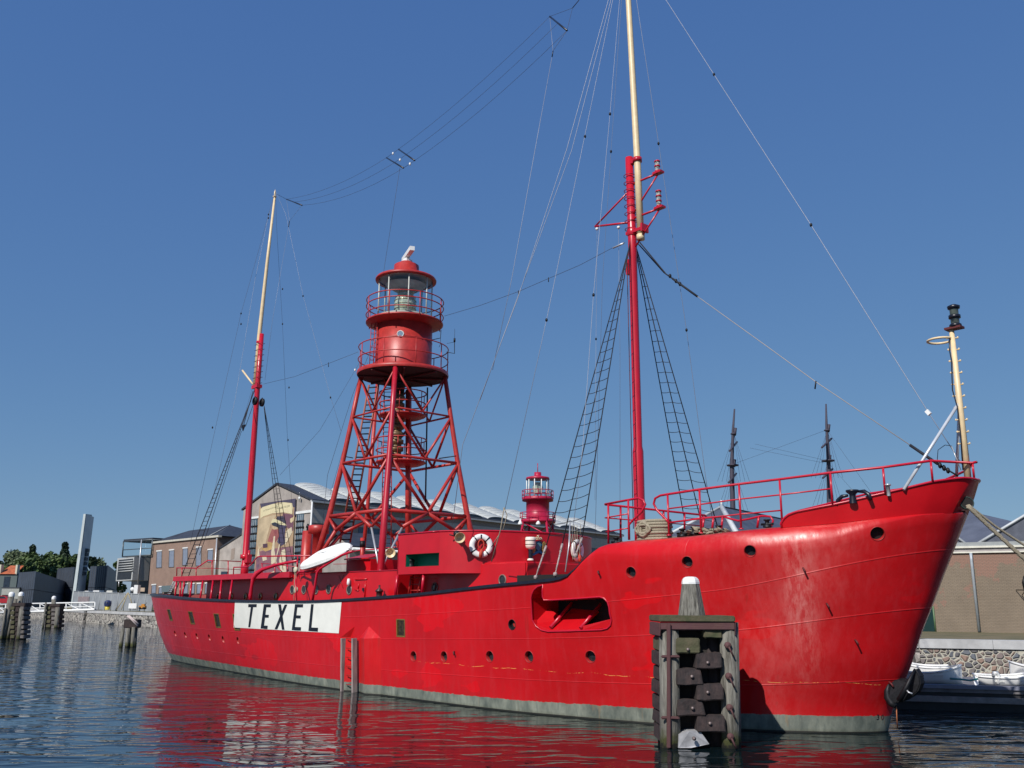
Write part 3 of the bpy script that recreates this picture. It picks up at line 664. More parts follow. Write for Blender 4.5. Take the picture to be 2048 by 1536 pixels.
# boat-deck rails
def pxpath(zf, pts): return [sy(*(zf(*p[:2]) if zf else p[:2]), p[2]) for p in pts]
Y3 = -3.18
r = MB()
r.tube(pxpath(zs2, [(375, 1035, Y3), (378, 950, Y3), (575, 955, Y3), (695, 874, Y3), (900, 880, -2.4), (1030, 886, -0.6)]), 0.026, 8)
r.tube(pxpath(zs2, [(430, 1035, Y3), (430, 952, Y3)]), 0.026, 8)
for (x, y0, y1, yy) in ((575, 955, 1035, Y3), (738, 876, 1035, Y3), (903, 880, 1032, -2.4)): r.tube(pxpath(zs2, [(x, y0, yy), (x, y1, yy)]), 0.024, 8)
r.tube(pxpath(zs2, [(430, 955, Y3), (740, 955, Y3), (1030, 970, -.6)]), 0.014, 6)
r.build('railing', REDR, ship)
r = MB()
r.tube(pxpath(zs2, [(955, 1030, Y3), (960, 945, Y3), (1090, 942, Y3), (1130, 925, Y3), (1200, 840, Y3), (1230, 833, Y3), (1750, 826, Y3)]), 0.026, 8)
for (x, y0) in ((1250, 905), (1380, 905), (1510, 905), (1615, 830)): r.tube(pxpath(zs2, [(x, y0, Y3), (x + 2, 1040, Y3)]), 0.022, 8)
r.tube(pxpath(zs2, [(1240, 905, Y3), (1380, 915, Y3), (1600, 940, Y3)]), 0.016, 6); r.tube(pxpath(zs2, [(1370, 905, Y3), (1470, 1010, Y3), (1560, 1040, Y3)]), 0.02, 6)
r.build('railing', REDR, ship)
r = MB()
r.tube(pxpath(zsn, [(0, 300, 2.2), (260, 300, 2.2)]), .02, 6)
r.tube(pxpath(zsn, [(1040, 240, 2.6), (1290, 195, 2.6), (1560, 180, 2.6), (2000, 135, 2.6)]), .028, 8); r.tube(pxpath(zsn, [(750, 470, 2.6), (1560, 460, 2.6)]), .016, 6)
for x in (1015, 1290, 1850): r.tube(pxpath(zsn, [(x, 220, 2.6), (x, 640, 2.6)]), .028, 8)
r.build('railing', REDR, ship)
# davits, falls and blocks
dv = MB(); dv.tube(pxpath(zs2, [(1128, 1285, -3.9), (1130, 1230, -3.9), (1145, 1130, -3.9), (1158, 1060, -3.88), (1190, 1010, -3.8), (1260, 965, -3.6), (1400, 920, -3.5), (1610, 878, -3.5)]), [.06, .075, .06, .085, .10, .075, .06, .05], 10)
p_ = pxpath(zs2, [(1610, 878, -3.5), (1612, 940, -3.5)]); dv.tube(p_, .035, 8); dv.build('boat_davit', REDR, ship)
dv = MB(); dv.tube(pxpath(zs3, [(128, 1290, -3.9), (150, 1150, -3.9), (175, 1000, -3.9), (205, 960, -3.85), (330, 880, -3.7), (430, 820, -3.6), (540, 780, -3.6)]), .045, 10)
dv.tube(pxpath(zsn, [(40, 700, -3.3), (50, 650, -3.3), (90, 620, -3.3), (430, 600, -3.8)]), .035, 8); dv.tube(pxpath(zsn, [(30, 1190, -3.9), (15, 850, -3.9), (40, 680, -3.6)]), .025, 8)
dv.build('boat_davit', REDR, ship)
for (x, y) in ((1595, 970), (1597, 1178)):
    p = sy(*zs2(x, y), -3.7); MB().lathe([(0, -.05), (.09, -.05), (.115, -.02), (.115, .02), (.09, .05), (0, .05)], p, 16, axis='y').build('pulley_block', mat('old_ivory', (0.62, 0.58, 0.42), 0.6), ship)
fl = MB(); fl.tube(pxpath(zs2, [(1595, 985, -3.7), (1600, 1165, -3.7), (1595, 1290, -3.9)]), .012, 5); fl.tube(pxpath(zs2, [(1575, 1290, -3.9), (1585, 985, -3.7)]), .012, 5); fl.build('boat_fall', ROPE, ship)

# ventilators, locker
v = MB(); p = sy(*zs2(1805, 1030), -1.6); b = Vector((p.x, p.y, 3.9)); top = sy(*zs2(1810, 520), -1.6).z
v.lathe([(.23, 0), (.23, top - 3.9 - .35), (.42, top - 3.9 - .33), (.42, top - 3.9 - .02), (.38, top - 3.9), (0, top - 3.9 + .02)], b, 24); v.build('mushroom_ventilator', REDT, ship)
v = MB(); p = sy(*zs2(1690, 1030), -1.6); b = Vector((p.x, p.y, 3.9)); top = sy(*zs2(1700, 575), -1.6).z
v.lathe([(.24, 0), (.20, top - 3.9), (0, top - 3.88)], b, 20); v.lathe([(.05, top - 3.88), (.05, top - 3.78), (.09, top - 3.75), (.03, top - 3.6), (0, top - 3.6)], b, 10, 1); v.build('exhaust_pipe', [REDT, IRON], ship)
lk = MB(); a = sy(*zsn(1085, 640), -2.2); b = sy(*zsn(1560, 630), -2.2); lk.box(a.x, b.x, -2.4, -1.0, 3.9, 4.36); lk.prism([(a.x - .02, -2.5, 4.36), (b.x, -2.5, 4.36), (b.x, -1.6, 4.56), (a.x - .02, -1.6, 4.56)], (0, 0, .04)); lk.build('deck_locker', RED, ship)
pp = MB(); a = sy(*zsn(1310, 640), 0.6); t = sy(*zsn(1315, -40), 0.6); pp.tube([Vector((a.x, a.y, 3.9)), t], .09, 12); pp.build('standpipe', REDT, ship)
pp = MB(); a = sy(*zsn(1315, 140), 0.6); pp.tube([a, sy(*zsn(1315, 20), .6)], .115, 12); pp.build('pipe_collar', IRON, ship)

# forward house under the bridge
fh = MB(); fh.box(-15.0, -9.4, -2.5, 2.5, 2.0, 4.04)
fhb = bvh(fh); fho = fh.build('forward_deckhouse', RED, ship); bevel(fho, 0.05, 3)
for tr, x, y, r_ in ((fhb, 802, 1171, .14), (fhb, 870, 1175, .17), (fhb, *zs6(540, 1230), .17)):
    h, n = hit(tr, x, y); Mx = basis(n)
    po = MB().lathe([(r_ * .8, 0), (r_ * .8, 0.03), (r_, 0.03), (r_, 0)], h, 18, M=Mx).build('porthole', mat('rim_grey', (0.2,) * 3), fho); MB().disc(h, r_ * .82, 16, Mx, 0, .008).build('glass', PGLASS, po)
# ladder up to the bridge
ld = MB()
for (a_, b_) in (((435, 740), (375, 1140)), ((650, 720), (560, 1120))): ld.tube([sy(*zsr(*a_), -2.85), sy(*zsr(*b_), -2.85)], .035, 8)
for y in (780, 910, 1035): ld.tube([sy(*zsr(430, y), -2.85), sy(*zsr(625, y - 5), -2.85)], .022, 6)
ld.build('bridge_ladder', REDT, ship)
for (a_, b_) in (((150, 735), (110, 1175)), ((690, 700), (655, 1110))):
    a = sy(*zsr(*a_), -3.22); b = sy(*zsr(*b_), -3.22); MB().tube([a, b], .05, 10).build('stanchion', REDR, ship)

# bridge screen: straight wings, curved front, green sidelight recess
plan = [(-14.8, -3.3), (-13.07, -3.3), (-12.55, -3.24), (-12.1, -3.05), (-11.6, -2.65), (-11.2, -2.1), (-10.9, -1.4), (-10.72, -.7), (-10.66, 0)]
planm = plan + [(x, -y) for x, y in plan[:-1][::-1]]
ZB, ZT = 3.72, 5.02
xn0 = sy(811, 1130, -3.3).x; zn0 = sy(811, 1134, -3.3).z; zn1 = sy(812, 1109, -3.3).z
k_end = (-12.62, -3.25)
def densify(pl, n=5):
    out = []
    for i in range(len(pl) - 1):
        p0, p1, p2, p3 = pl[max(i - 1, 0)], pl[i], pl[i + 1], pl[min(i + 2, len(pl) - 1)]
        for k in range(n):
            t_ = k / n; out.append(tuple(0.5 * ((2 * b) + (c - a) * t_ + (2 * a - 5 * b + 4 * c - d) * t_**2 + (3 * b - a - 3 * c + d) * t_**3) for a, b, c, d in zip(p0, p1, p2, p3)))
    return out + [pl[-1]]
br = MB()
def strip(pts, z0, z1, mb, th=.07):
    for (ax, ay), (bx, by) in zip(pts, pts[1:]):
        d = Vector((bx - ax, by - ay, 0)).normalized(); nn = Vector((d.y, -d.x, 0)) * -th if False else Vector((-d.y, d.x, 0)) * th
        if nn.dot(Vector((-13, 0, 0)) - Vector((ax, ay, 0))) < 0: nn = -nn
        mb.hexa([(ax, ay, z0), (bx, by, z0), (bx + nn.x, by + nn.y, z0), (ax + nn.x, ay + nn.y, z0)], [(ax, ay, z1), (bx, by, z1), (bx + nn.x, by + nn.y, z1), (ax + nn.x, ay + nn.y, z1)])
pl2 = [plan[0], plan[1]] + densify([k_end] + plan[2:] + [(x, -y) for x, y in plan[2:-1][::-1]]) + [(-12.62, 3.25), (-13.07, 3.3), (-14.8, 3.3)]
strip(pl2, ZB, zn0, br); strip(pl2, zn1, ZT, br)
strip([plan[0], (xn0, -3.3)], zn0, zn1, br); strip(pl2[2:], zn0, zn1, br)
br.box(-14.8, -14.74, -3.3, 3.3, ZB, ZT - .2)
br.box(-14.7, -12.8, -3.22, 3.22, ZB + .01, ZB + .08); br.prism([(x * 1.0 + (-.05), y * .97, ZB + .01) for x, y in pl2[1:-1]], (0, 0, .07))
brb = bvh(br); bro = br.build('bridge_screen', mat('bridge_red', (0.50, 0.008, 0.018), 0.38, var=.08, scale=2), ship); fixn(bro)
MB().tube([(x, y, ZT + .005) for x, y in pl2], .028, 6).build('coaming_rail', REDR, bro)
ni = MB()
ni.quad((xn0, -2.85, zn0), (-12.6, -2.85, zn0), (-12.6, -2.85, zn1), (xn0, -2.85, zn1)); ni.quad((xn0, -3.29, zn0 + .002), (-12.6, -3.24, zn0 + .002), (-12.6, -2.85, zn0 + .002), (xn0, -2.85, zn0 + .002))
ni.quad((xn0, -3.29, zn1 - .002), (-12.6, -3.24, zn1 - .002), (-12.6, -2.85, zn1 - .002), (xn0, -2.85, zn1 - .002)); ni.quad((xn0 + .002, -3.29, zn0), (xn0 + .002, -2.85, zn0), (xn0 + .002, -2.85, zn1), (xn0 + .002, -3.29, zn1)); ni.quad((-12.604, -3.24, zn0), (-12.604, -2.85, zn0), (-12.604, -2.85, zn1), (-12.604, -3.24, zn1))
ni.build('sidelight_recess', GREEN, bro)
p = sy(822, 1131, -3.05)
MB().lathe([(0, .34), (.04, .33), (.04, .28), (.10, .24), (.12, .2), (.10, .18), (.10, .04), (.13, .02), (.13, 0), (0, 0)], (p.x, p.y, zn0 + .005), 14).build('sidelight', IRON, bro)
# conning house behind the screen (hidden top just below the screen edge)
MB().box(-14.3, -12.2, -1.6, 1.6, 3.8, 4.9).build('wheelhouse', RED, ship)

# horns
def horn(px_, py_, yy, d, L_, r_, name='horn'):
    c = sy(px_, py_, yy); q = Vector(d).normalized().to_track_quat('Z', 'Y').to_matrix()
    o = MB().lathe([(.035, -L_ * .5), (.05, -L_ * .3), (.07, 0), (.10, L_ * .25), (.16, L_ * .42), (r_, L_ * .5), (r_ * .93, L_ * .49), (.07, L_ * .1), (0, L_ * .1)], c, 20, M=q).build(name, CREAM, ship)
    MB().lathe([(0, -.1), (.09, -.1), (.11, 0), (.09, .1), (0, .1)], c - q @ Vector((0, 0, L_ * .5 + .03)), 12, M=q).build('driver', IRON, o); return o
h, n = hit(brb, 918, 1075); horn(917, 1072, h.y - .28, (.75, -.35, -.28), .42, .17)
horn(781, 1105, -2.9, (.75, -.5, -.1), .38, .17)
MB().tube([h, Vector((h.x - .1, h.y - .3, h.z + .08))], .02, 6).build('horn_bracket', IRON, ship)

# crest: crown over a blue shield with two gilt lions and a ribbon
def crest():
    h, n = hit(brb, 1076, 1096); Mx = basis(n); sc_ = 0.0158  # metres per photo pixel at this distance
    zc = Z(14.63, 1035, 1055)
    def P(x, y, o=0.03): a, b = zc(x, y); hh, nn = hit(brb, a, b); return hh + nn * o
    root = MB().poly([P(x, y, .02) for x, y in [(480, 480), (540, 400), (620, 385), (700, 430), (740, 500), (700, 560), (690, 640), (750, 720), (780, 800), (680, 800), (600, 760), (520, 790), (440, 830), (380, 800), (440, 720), (520, 640)]]).build('coat_of_arms', mat('crest_blue', (0.02, 0.16, 0.30), 0.5, col2=(0.03, 0.05, 0.10), scale=14), bro)
    gold = mat('gilt', (0.50, 0.33, 0.10), 0.35, metal=.4, col2=(0.10, 0.05, 0.02), scale=22)
    sh = MB(); sh.poly([P(x, y, .045) for x, y in [(520, 470), (600, 440), (660, 470), (660, 620), (600, 700), (520, 620)]]); sh.build('shield', mat('shield_blue', (0.03, 0.22, 0.36), 0.4, col2=(0.10, 0.16, 0.14), scale=30), root)
    for pts in ([(395, 380), (450, 350), (490, 420), (500, 500), (470, 560), (485, 660), (450, 740), (400, 760), (370, 700), (400, 600), (380, 480)], [(700, 470), (740, 410), (790, 480), (770, 560), (790, 660), (770, 760), (720, 780), (690, 700), (700, 580)]):
        l = MB(); l.prism([P(x, y, .05) for x, y in pts], Mx @ Vector((0, 0, .05))); l.build('lion_supporter', gold, root)
    c = MB()
    for a_, b_ in (((480, 350), (520, 290)), ((520, 290), (575, 340)), ((575, 340), (575, 230)), ((575, 340), (640, 300)), ((640, 300), (690, 350)), ((480, 350), (690, 350)), ((540, 250), (600, 240))): c.tube([P(*a_, .07), P(*b_, .07)], .022, 6)
    c.build('crown', mat('pale_gilt', (0.60, 0.52, 0.34), 0.35), root)
    w_ = MB(); w_.prism([P(x, y, .05) for x, y in [(400, 780), (520, 700), (600, 680), (680, 720), (720, 790), (600, 730), (430, 830)]], Mx @ Vector((0, 0, .03))); w_.build('ribbon', mat('ribbon_blue', (0.01, 0.22, 0.42), 0.5), root)
crest()
h, n = hit(brb, 1056, 1098, .16); q = MB(); q.lathe([(.10, -.36), (.10, -.32), (.065, -.30), (.065, -.02), (.08, 0), (.14, .02), (.16, .10), (.16, .14), (.16, .24), (.17, .30), (.15, .36), (0, .37)], h, 18); q.build('searchlight', mat('lamp_white_black', (0.78, 0.76, 0.66), 0.4), bro)
q = MB(); q.lathe([(.068, -.30), (.068, -.02)], h, 18); q.lathe([(.165, .12), (.165, .14)], h, 18); q.lathe([(.165, .24), (.165, .26)], h, 18); q.build('lamp_band', BLACK, bro)

# ================================================================ LIGHT TOWER
TX = -19.55
def cc(z): return interp(z, [(3.0, 2.53), (4.87, 2.17), (6.15, 1.95), (8.27, 1.65), (10.17, 1.42), (11.8, 1.23)])
tower = MB(); CN = {'as': (-1, -1), 'fs': (1, -1), 'fp': (1, 1), 'ap': (-1, 1)}
def cor(k, z): s_ = CN[k]; return Vector((TX + s_[0] * cc(z), s_[1] * cc(z), z))
tr_ = MB().lathe([(1.86, 11.84), (1.88, 11.9), (1.86, 12.0), (0, 12.0)], (TX, 0, 0), 48); MB().lathe([(1.80, 11.835), (0, 11.835)], (TX, 0, 0), 48)
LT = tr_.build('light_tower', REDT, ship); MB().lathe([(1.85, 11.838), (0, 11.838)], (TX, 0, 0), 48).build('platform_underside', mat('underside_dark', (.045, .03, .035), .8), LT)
for k, rr in (('as', .10), ('fs', .11), ('fp', .10), ('ap', .10)):
    zb_l = 3.9 if k != 'fs' else 2.2
    MB().tube([cor(k, zb_l), cor(k, 6.15), cor(k, 8.27), cor(k, 10.17), cor(k, 11.84)], [rr * 1.2, rr * 1.15, rr, rr * .95, rr * .9], 14).build('leg', REDT if k != 'fs' else mat('leg_crimson', (0.46, 0.012, 0.03), .35), LT)
ring = ['as', 'fs', 'fp', 'ap']; lv = [6.15, 8.27, 10.17, 11.84]
for li, z in enumerate(lv[:3]):
    rr = (.07, .055, .04)[li]
    for i in range(4):
        a, b = cor(ring[i], z), cor(ring[(i + 1) % 4], z); MB().tube([a, b], rr, 8).build('ring_strut', REDT, LT)
        mid = (a + b) / 2; zu = lv[li + 1]
        for c_ in (ring[i], ring[(i + 1) % 4]): MB().tube([cor(c_, zu - .05), mid], rr * .95, 8).build('diagonal_brace', REDT, LT)
        if li == 0:  # splayed feet below the lowest ring
            for c_, oth in ((ring[i], ring[(i + 1) % 4]), (ring[(i + 1) % 4], ring[i])):
                zn = 5.55; base = cor(c_, zn); nod = base.lerp(cor(oth, zn), .2)
                MB().tube([mid, nod], .075, 8).build('diagonal_brace', REDT, LT)
                MB().tube([cor(c_, 6.1), nod], .055, 8).build('diagonal_brace', REDT, LT)
                ft = cor(c_, 4.3 if c_ != 'fs' else 3.9)
                MB().tube([nod, ft], .04 if c_ == 'fs' else .075, 8).build('foot_strut', GALV if c_ == 'fs' else REDT, LT)
# horizontal spokes under the gallery
for k in range(8):
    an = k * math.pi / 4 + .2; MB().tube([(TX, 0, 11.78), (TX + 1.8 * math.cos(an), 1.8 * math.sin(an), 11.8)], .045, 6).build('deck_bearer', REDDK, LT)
# second inner pole, cable pipe and cable
MB().tube([sy(755, 768, 1.0), sy(735, 1018, 1.0), sy(724, 1130, 1.0)], .085, 10).build('service_pipe', REDT, LT)
MB().tube([sy(816, 780, .35), sy(815, 1150, .35)], .10, 10).build('service_pipe', REDT, LT)
MB().tube([sy(855, 775, 1.5), sy(851, 1005, 1.5)], .035, 6).build('service_pipe', IRON, LT)
# inclined stair ladder
def ladder(par, a0, a1, b0, b1, n, r_=.03, rr=.016, m1=REDT, m2=IRON, name='ladder'):
    l = MB(); l.tube([a0, a1], r_, 6); l.tube([b0, b1], r_, 6)
    for k in range(n): t_ = (k + .5) / n; l.tube([a0.lerp(a1, t_), b0.lerp(b1, t_)], rr, 5, 1)
    return l.build(name, [m1, m2], par)
ladder(LT, sy(738, 770, -.2), sy(680, 1085, -.4), sy(757, 768, .1), sy(700, 1085, .2), 27, .045, .03, mat('ladder_brown', (0.32, 0.09, 0.06), .6), IRON)
ladder(LT, sy(769, 745, -.6), sy(762, 1130, -.6), sy(784, 745, -.45), sy(782, 1130, -.45), 42, .022, .014, REDT)
# two inner landings with lamps
for (zc_, zr_) in ((sy(804, 833, 0).z, .95), (sy(804, 926, 0).z, 1.0)):
    l = MB(); c = (TX + .05, 0, zc_); l.lathe([(0, -.10), (zr_ * .8, -.08), (zr_, 0), (zr_, .05), (0, .05)], c, 28)
    lo = l.build('landing', REDT, LT); rl_ = MB()
    for hz in (.5, .95): rl_.lathe([(zr_ - .02, hz - .018), (zr_ + .02, hz - .018), (zr_ + .02, hz + .018), (zr_ - .02, hz + .018), (zr_ - .02, hz - .018)], c, 28)
    for k in range(6): an = k * math.pi / 3 + .3; rl_.tube([Vector(c) + Vector((zr_ * math.cos(an), zr_ * math.sin(an), 0)), Vector(c) + Vector((zr_ * math.cos(an), zr_ * math.sin(an), .95))], .018, 6)
    rl_.build('railing', REDT, lo)
fg = mat('fog_signal_brown', (0.28, 0.17, 0.06), .5, col2=(.04, .03, .03), scale=9, metal=.3)
z0 = sy(800, 918, 0).z; z1_ = sy(800, 788, 0).z
prof = [(0, 0)]; hh = z1_ - z0
for k in range(9):
    a = k / 9 * hh; prof += [(.30, a + .02), (.30, a + hh / 9 * .55), (.22, a + hh / 9 * .6), (.22, a + hh / 9 * .95)]
prof.append((0, hh)); MB().lathe(prof, (TX - .1, -.15, z0), 18).build('fog_signal', fg, LT)
MB().lathe([(0, 0), (.26, 0), (.28, .25), (.34, .3), (.34, .45), (.2, .5), (0, .5)], (TX - .1, -.15, z1_), 18).build('fog_signal_cap', IRON, LT)
# drum
DZ0, DZ1 = 12.0, 14.23
drm = MB().lathe([(1.16, DZ0), (1.16, DZ1 - .02), (0, DZ1)], (TX, 0, 0), 48)
DR = drm.build('drum', REDT, LT); MB().lathe([(1.17, 13.25), (1.175, 13.26), (1.175, 13.28), (1.17, 13.29)], (TX, 0, 0), 48).build('drum_seam', REDT, LT)
MB().lathe([(1.2, DZ0), (1.2, DZ0 + .1), (1.16, DZ0 + .12)], (TX, 0, 0), 48).build('drum_foot', REDT, LT)
ga = MB().lathe([(1.16, 13.94), (1.55, 14.05), (1.6, 14.07), (1.6, 14.13), (1.16, 14.13)], (TX, 0, 0), 48); ga.build('upper_gallery', REDT, LT)
p = sy(798, 661, -1.1); dv_ = (Vector((p.x - TX, p.y, 0))).normalized(); Mx = basis(dv_)
po = MB().lathe([(.115, 0), (.115, .02), (.15, .02), (.15, 0)], Vector((TX, 0, p.z)) + dv_ * 1.16, 8, M=Mx).build('porthole', mat('pale_rim', (.62, .62, .6), .5), LT); MB().disc(Vector((TX, 0, p.z)) + dv_ * 1.172, .12, 8, Mx).build('porthole_glass', mat('sky_pane', (.20, .30, .40), .15), LT)
def ringrail(par, R, z0, hs, n, r_=.02, c=(TX, 0), m=REDT, name='gallery_railing', ph=.1):
    g = MB()
    for h_ in hs: g.tube([(c[0] + R * math.cos(k * math.pi / 24), c[1] + R * math.sin(k * math.pi / 24), z0 + h_) for k in range(48)], r_, 6, closed=True)
    for k in range(n):
        an = ph + 2 * math.pi * k / n; g.tube([(c[0] + R * math.cos(an), c[1] + R * math.sin(an), z0 - .1), (c[0] + R * math.cos(an), c[1] + R * math.sin(an), z0 + hs[-1])], r_, 6)
    return g.build(name, m, par)
ringrail(LT, 1.6, 14.11, (.3, .68, .95), 8, .023, ph=.55); ringrail(LT, 1.84, 12.0, (.5, 1.02), 9, .022, ph=.35)
# drum ladder with safety hoops
a = math.atan2(-.9, -.45)
def onR(R, an, z): return Vector((TX + R * math.cos(an), R * math.sin(an), z))
p = sy(766, 660, -.9); an0 = math.atan2(p.y, p.x - TX); an1 = an0 + .22
ladder(LT, onR(1.24, an0 - .12, 12.0), onR(1.24, an0 - .12, 14.05), onR(1.24, an0 + .12, 12.0), onR(1.24, an0 + .12, 14.05), 10, .022, .016, REDT, REDT)
l = MB()
for z in [12.5 + .28 * k for k in range(6)]: l.tube([onR(1.22, an0 - .2, z), onR(1.36, an0 - .24, z), onR(1.38, an0 - .36, z), onR(1.2, an0 - .4, z)], .012, 5)
for off in (-.24, -.36): l.tube([onR(1.37, an0 + off, 12.0), onR(1.37, an0 + off, 14.05)], .014, 5)
l.build('ladder_guard', REDT, LT)
# lantern: panes, astragals, lens, roof, ventilator, radar
MB().lathe([(1.16, 14.230), (1.18, 14.230), (1.18, 14.330), (1.1, 14.330), (0, 14.330)], (TX, 0, 0), 48).build('lantern_sill', mat('pale_sill', (.35, .36, .33), .5), LT)
MB().lathe([(1.10, 14.330), (1.10, 16.030)], (TX, 0, 0), 48).build('lantern_glazing', GLASS, LT)
for k in range(8): an = k * math.pi / 4 + .28; MB().tube([onR(1.11, an, 14.310), onR(1.11, an, 16.030)], .03, 6).build('glazing_bar', mat('bar_grey', (.55, .56, .52), .4), LT)
MB().lathe([(0, -.62), (.25, -.62), (.30, -.5), (.42, -.3), (.47, 0), (.42, .3), (.30, .5), (.25, .62), (0, .62)], (TX, 0, 14.910), 24).build('lens', mat('lens_glass', (.74, .74, .58), .08, var=.4, scale=12, metal=.15), LT)
lr_ = MB()
for k in range(7): z = -.55 + k * .18; R = .47 - .5 * z * z; lr_.lathe([(R - .02, z - .02), (R + .02, z), (R - .02, z + .02)], (TX, 0, 14.910), 24)
lr_.build('lens_rings', BRASS, LT)
MB().lathe([(0, 14.330), (.3, 14.330), (.3, 14.410)], (TX, 0, 0), 16).build('lens_pedestal', GREYP, LT)
MB().lathe([(.85, 15.790), (.55, 15.590), (0, 15.570)], (TX, 0, 0), 36).build('reflector_hood', mat('hood_grey', (.46, .48, .50), .5), LT)
MB().lathe([(1.12, 16.010), (1.1, 15.990), (0, 15.970)], (TX, 0, 0), 40).build('lantern_ceiling', mat('hood_grey', (.3,) * 3), LT)
MB().lathe([(1.12, 15.950), (1.27, 15.950), (1.28, 16.010), (1.24, 16.070), (.9, 16.170), (.54, 16.230), (.52, 16.660), (.45, 16.710), (.30, 16.730), (.28, 16.810), (0, 16.830)], (TX, 0, 0), 48).build('lantern_roof', REDT, LT)
rx = MB(); rx.box(-.2, .2, -.14, .14, 16.810, 16.910); rx.box(-.12, .12, -.1, .1, 16.910, 16.990)
rxo = rx.build('radar_pedestal', WHITE, LT); rxo.location = (TX, 0, 0)
a0 = sy(806, 521, -.35) ; a1 = sy(829, 494, .35)
rd = MB(); c = Vector((TX + .15, -.05, 17.130)); dw = Vector((1.28, -.52, 0)).normalized()
nrm = Vector((dw.y, -dw.x, 0)); rd.obox(c, dw * .75, nrm * .10, Vector((0, 0, .09))); rd.build('radar_scanner', WHITE, LT)
if nrm.dot(Vector((.669, .743, 0))) < 0: nrm = -nrm
MB().obox(c + nrm * .102, dw * .68, nrm * .005, Vector((0, 0, .07))).build('scanner_face', mat('scanner_brown', (.20, .12, .10), .6), LT)
# small antenna bracket on the lower gallery
br_ = MB(); p0 = sy(893, 704, .6); p1 = sy(909, 707, .9); p2 = sy(909, 684, .9); br_.tube([p0, p1, p2], .016, 6); br_.tube([p2, p2 + Vector((0, 0, .15))], .04, 8); br_.tube([p2, p2 + Vector((0, 0, .55))], .007, 5); br_.tube([p0 + Vector((0, 0, .35)), p2], .007, 5); br_.build('antenna', IRON, LT)
br_ = MB(); p0 = sy(863, 680, .6); p1 = sy(881, 676, .8); p2 = sy(882, 660, .8); br_.tube([p0, p1, p2], .016, 6); br_.tube([p1, sy(881, 688, .8), sy(878, 694, .8)], .01, 5); br_.build('cable_bracket', IRON, LT)

# ================================================================ MASTS AND RIGGING
FX, AX = -7.15, -32.45
RT = mat('mast_red', (0.50, 0.010, 0.028), 0.3, var=.08, scale=3)
fm = MB(); fm.tube([(FX, 0, 4.3), (FX, 0, 5.0), (FX, 0, 7.3), (FX, 0, 7.45), (FX, 0, 13.5), (FX, 0, 13.6), (FX - .05, 0, 17.0)], [.165, .165, .165, .135, .128, .14, .125], 20)
FM = fm.build('foremast', RT, ship)
tm = MB(); tm.tube([(FX + .34, 0, 14.15), (FX + .30, 0, 16.5), (FX + .1, 0, 22.8), (FX, 0, 26.5), (FX - .02, 0, 29.5)], [.115, .11, .095, .075, .05], 16); tm.build('topmast', CREAM, FM)
tm = MB(); tm.lathe([(.0, 14.02), (.13, 14.02), (.13, 14.2), (0, 14.2)], (FX + .34, 0, 0), 8); tm.build('heel', CREAM, FM)
c = MB(); c.box(FX - .17, FX + .52, -.13, .13, 14.30, 14.40); c.box(FX + .47, FX + .54, -.16, .16, 14.24, 14.50); c.lathe([(.15, 14.25), (.17, 14.28), (.17, 14.48), (.15, 14.5)], (FX, 0, 0), 16); c.build('mast_cap', RT, FM)
c = MB(); c.lathe([(.12, 16.72), (.15, 16.72), (.15, 16.86), (.12, 16.86)], (FX + .29, 0, 0), 16); c.box(FX + .02, FX + .2, -.08, .08, 16.72, 16.86); c.build('mast_clamp', RT, FM)
for k in range(8): z = 16.35 - .265 * k; MB().tube([(FX - .05 + .19 * math.cos(q * math.pi / 6), .19 * math.sin(q * math.pi / 6), z) for q in range(12)], .013, 5, closed=True).build('climbing_hoop', mat('hoop_red', (.25, .01, .03), .4), FM)
l = MB()
for o_ in (-.16,): l.tube([(FX - .17, -.10, 5.0), (FX - .16, -.10, 13.4)], .012, 5); l.tube([(FX - .24, -.02, 5.0), (FX - .23, -.02, 13.4)], .012, 5)
for k in range(34): z = 5.1 + k * .25; l.tube([(FX - .17, -.10, z), (FX - .24, -.02, z)], .009, 5)
l.build('mast_ladder', REDDK, FM)
# lamp brackets forward, yard arm aft
def navlamp(px_, py_, n, armpy, par):
    p = sy(px_, py_, 0); m_ = MB(); z = p.z
    m_.box(p.x - .13, p.x + .19, -.10, .10, z - .02, z + .05); m_.tube([(FX + .1, 0, z + .0), (p.x - .1, 0, z)], .035, 8); m_.tube([(FX + .1, 0, z - 1.0), (p.x, 0, z - .05)], .028, 8)
    lo = m_.build('lamp_bracket', RT, par)
    lm = MB(); lm.lathe([(0, z + .05), (.08, z + .05), (.09, z + .08), (.075, z + .10)], (p.x, 0, 0), 16)
    for k in range(n):
        b = z + .10 + k * .165; lm.lathe([(.075, b + .12), (.095, b + .125), (.095, b + .16), (.075, b + .165)], (p.x, 0, 0), 16)
    lm.lathe([(.085, z + .10 + n * .165), (.06, z + .12 + n * .165), (0, z + .125 + n * .165)], (p.x, 0, 0), 16); lm.build('lantern_body', RT, lo)
    gg = MB()
    for k in range(n): b = z + .10 + k * .165; gg.lathe([(.07, b), (.078, b + .03), (.068, b + .06), (.078, b + .09), (.07, b + .12)], (p.x, 0, 0), 16)
    gg.build('lamp_lens', mat('clear_lens', (.55, .58, .55), .1, var=.7, scale=18), lo)
navlamp(1315, 347, 2, 0, FM); navlamp(1318, 417, 3, 0, FM)
a = sy(1190, 453, 0); m_ = MB(); m_.tube([(FX, 0, sy(1252, 449, 0).z), a], .035, 8); m_.tube([(FX, 0, sy(1250, 383, 0).z), a], .028, 8); m_.build('yardarm', RT, FM)
m_ = MB()
for (x, y) in ((1194, 458), (1237, 455)): m_.lathe([(0, -.05), (.05, -.03), (.05, .03), (0, .06)], sy(x, y, 0), 10)
m_.build('insulator', WHITE, FM)
c = MB(); c.box(FX - .25, FX - .14, -.06, .06, 13.0, 13.5); c.build('cable_box', RT, FM)

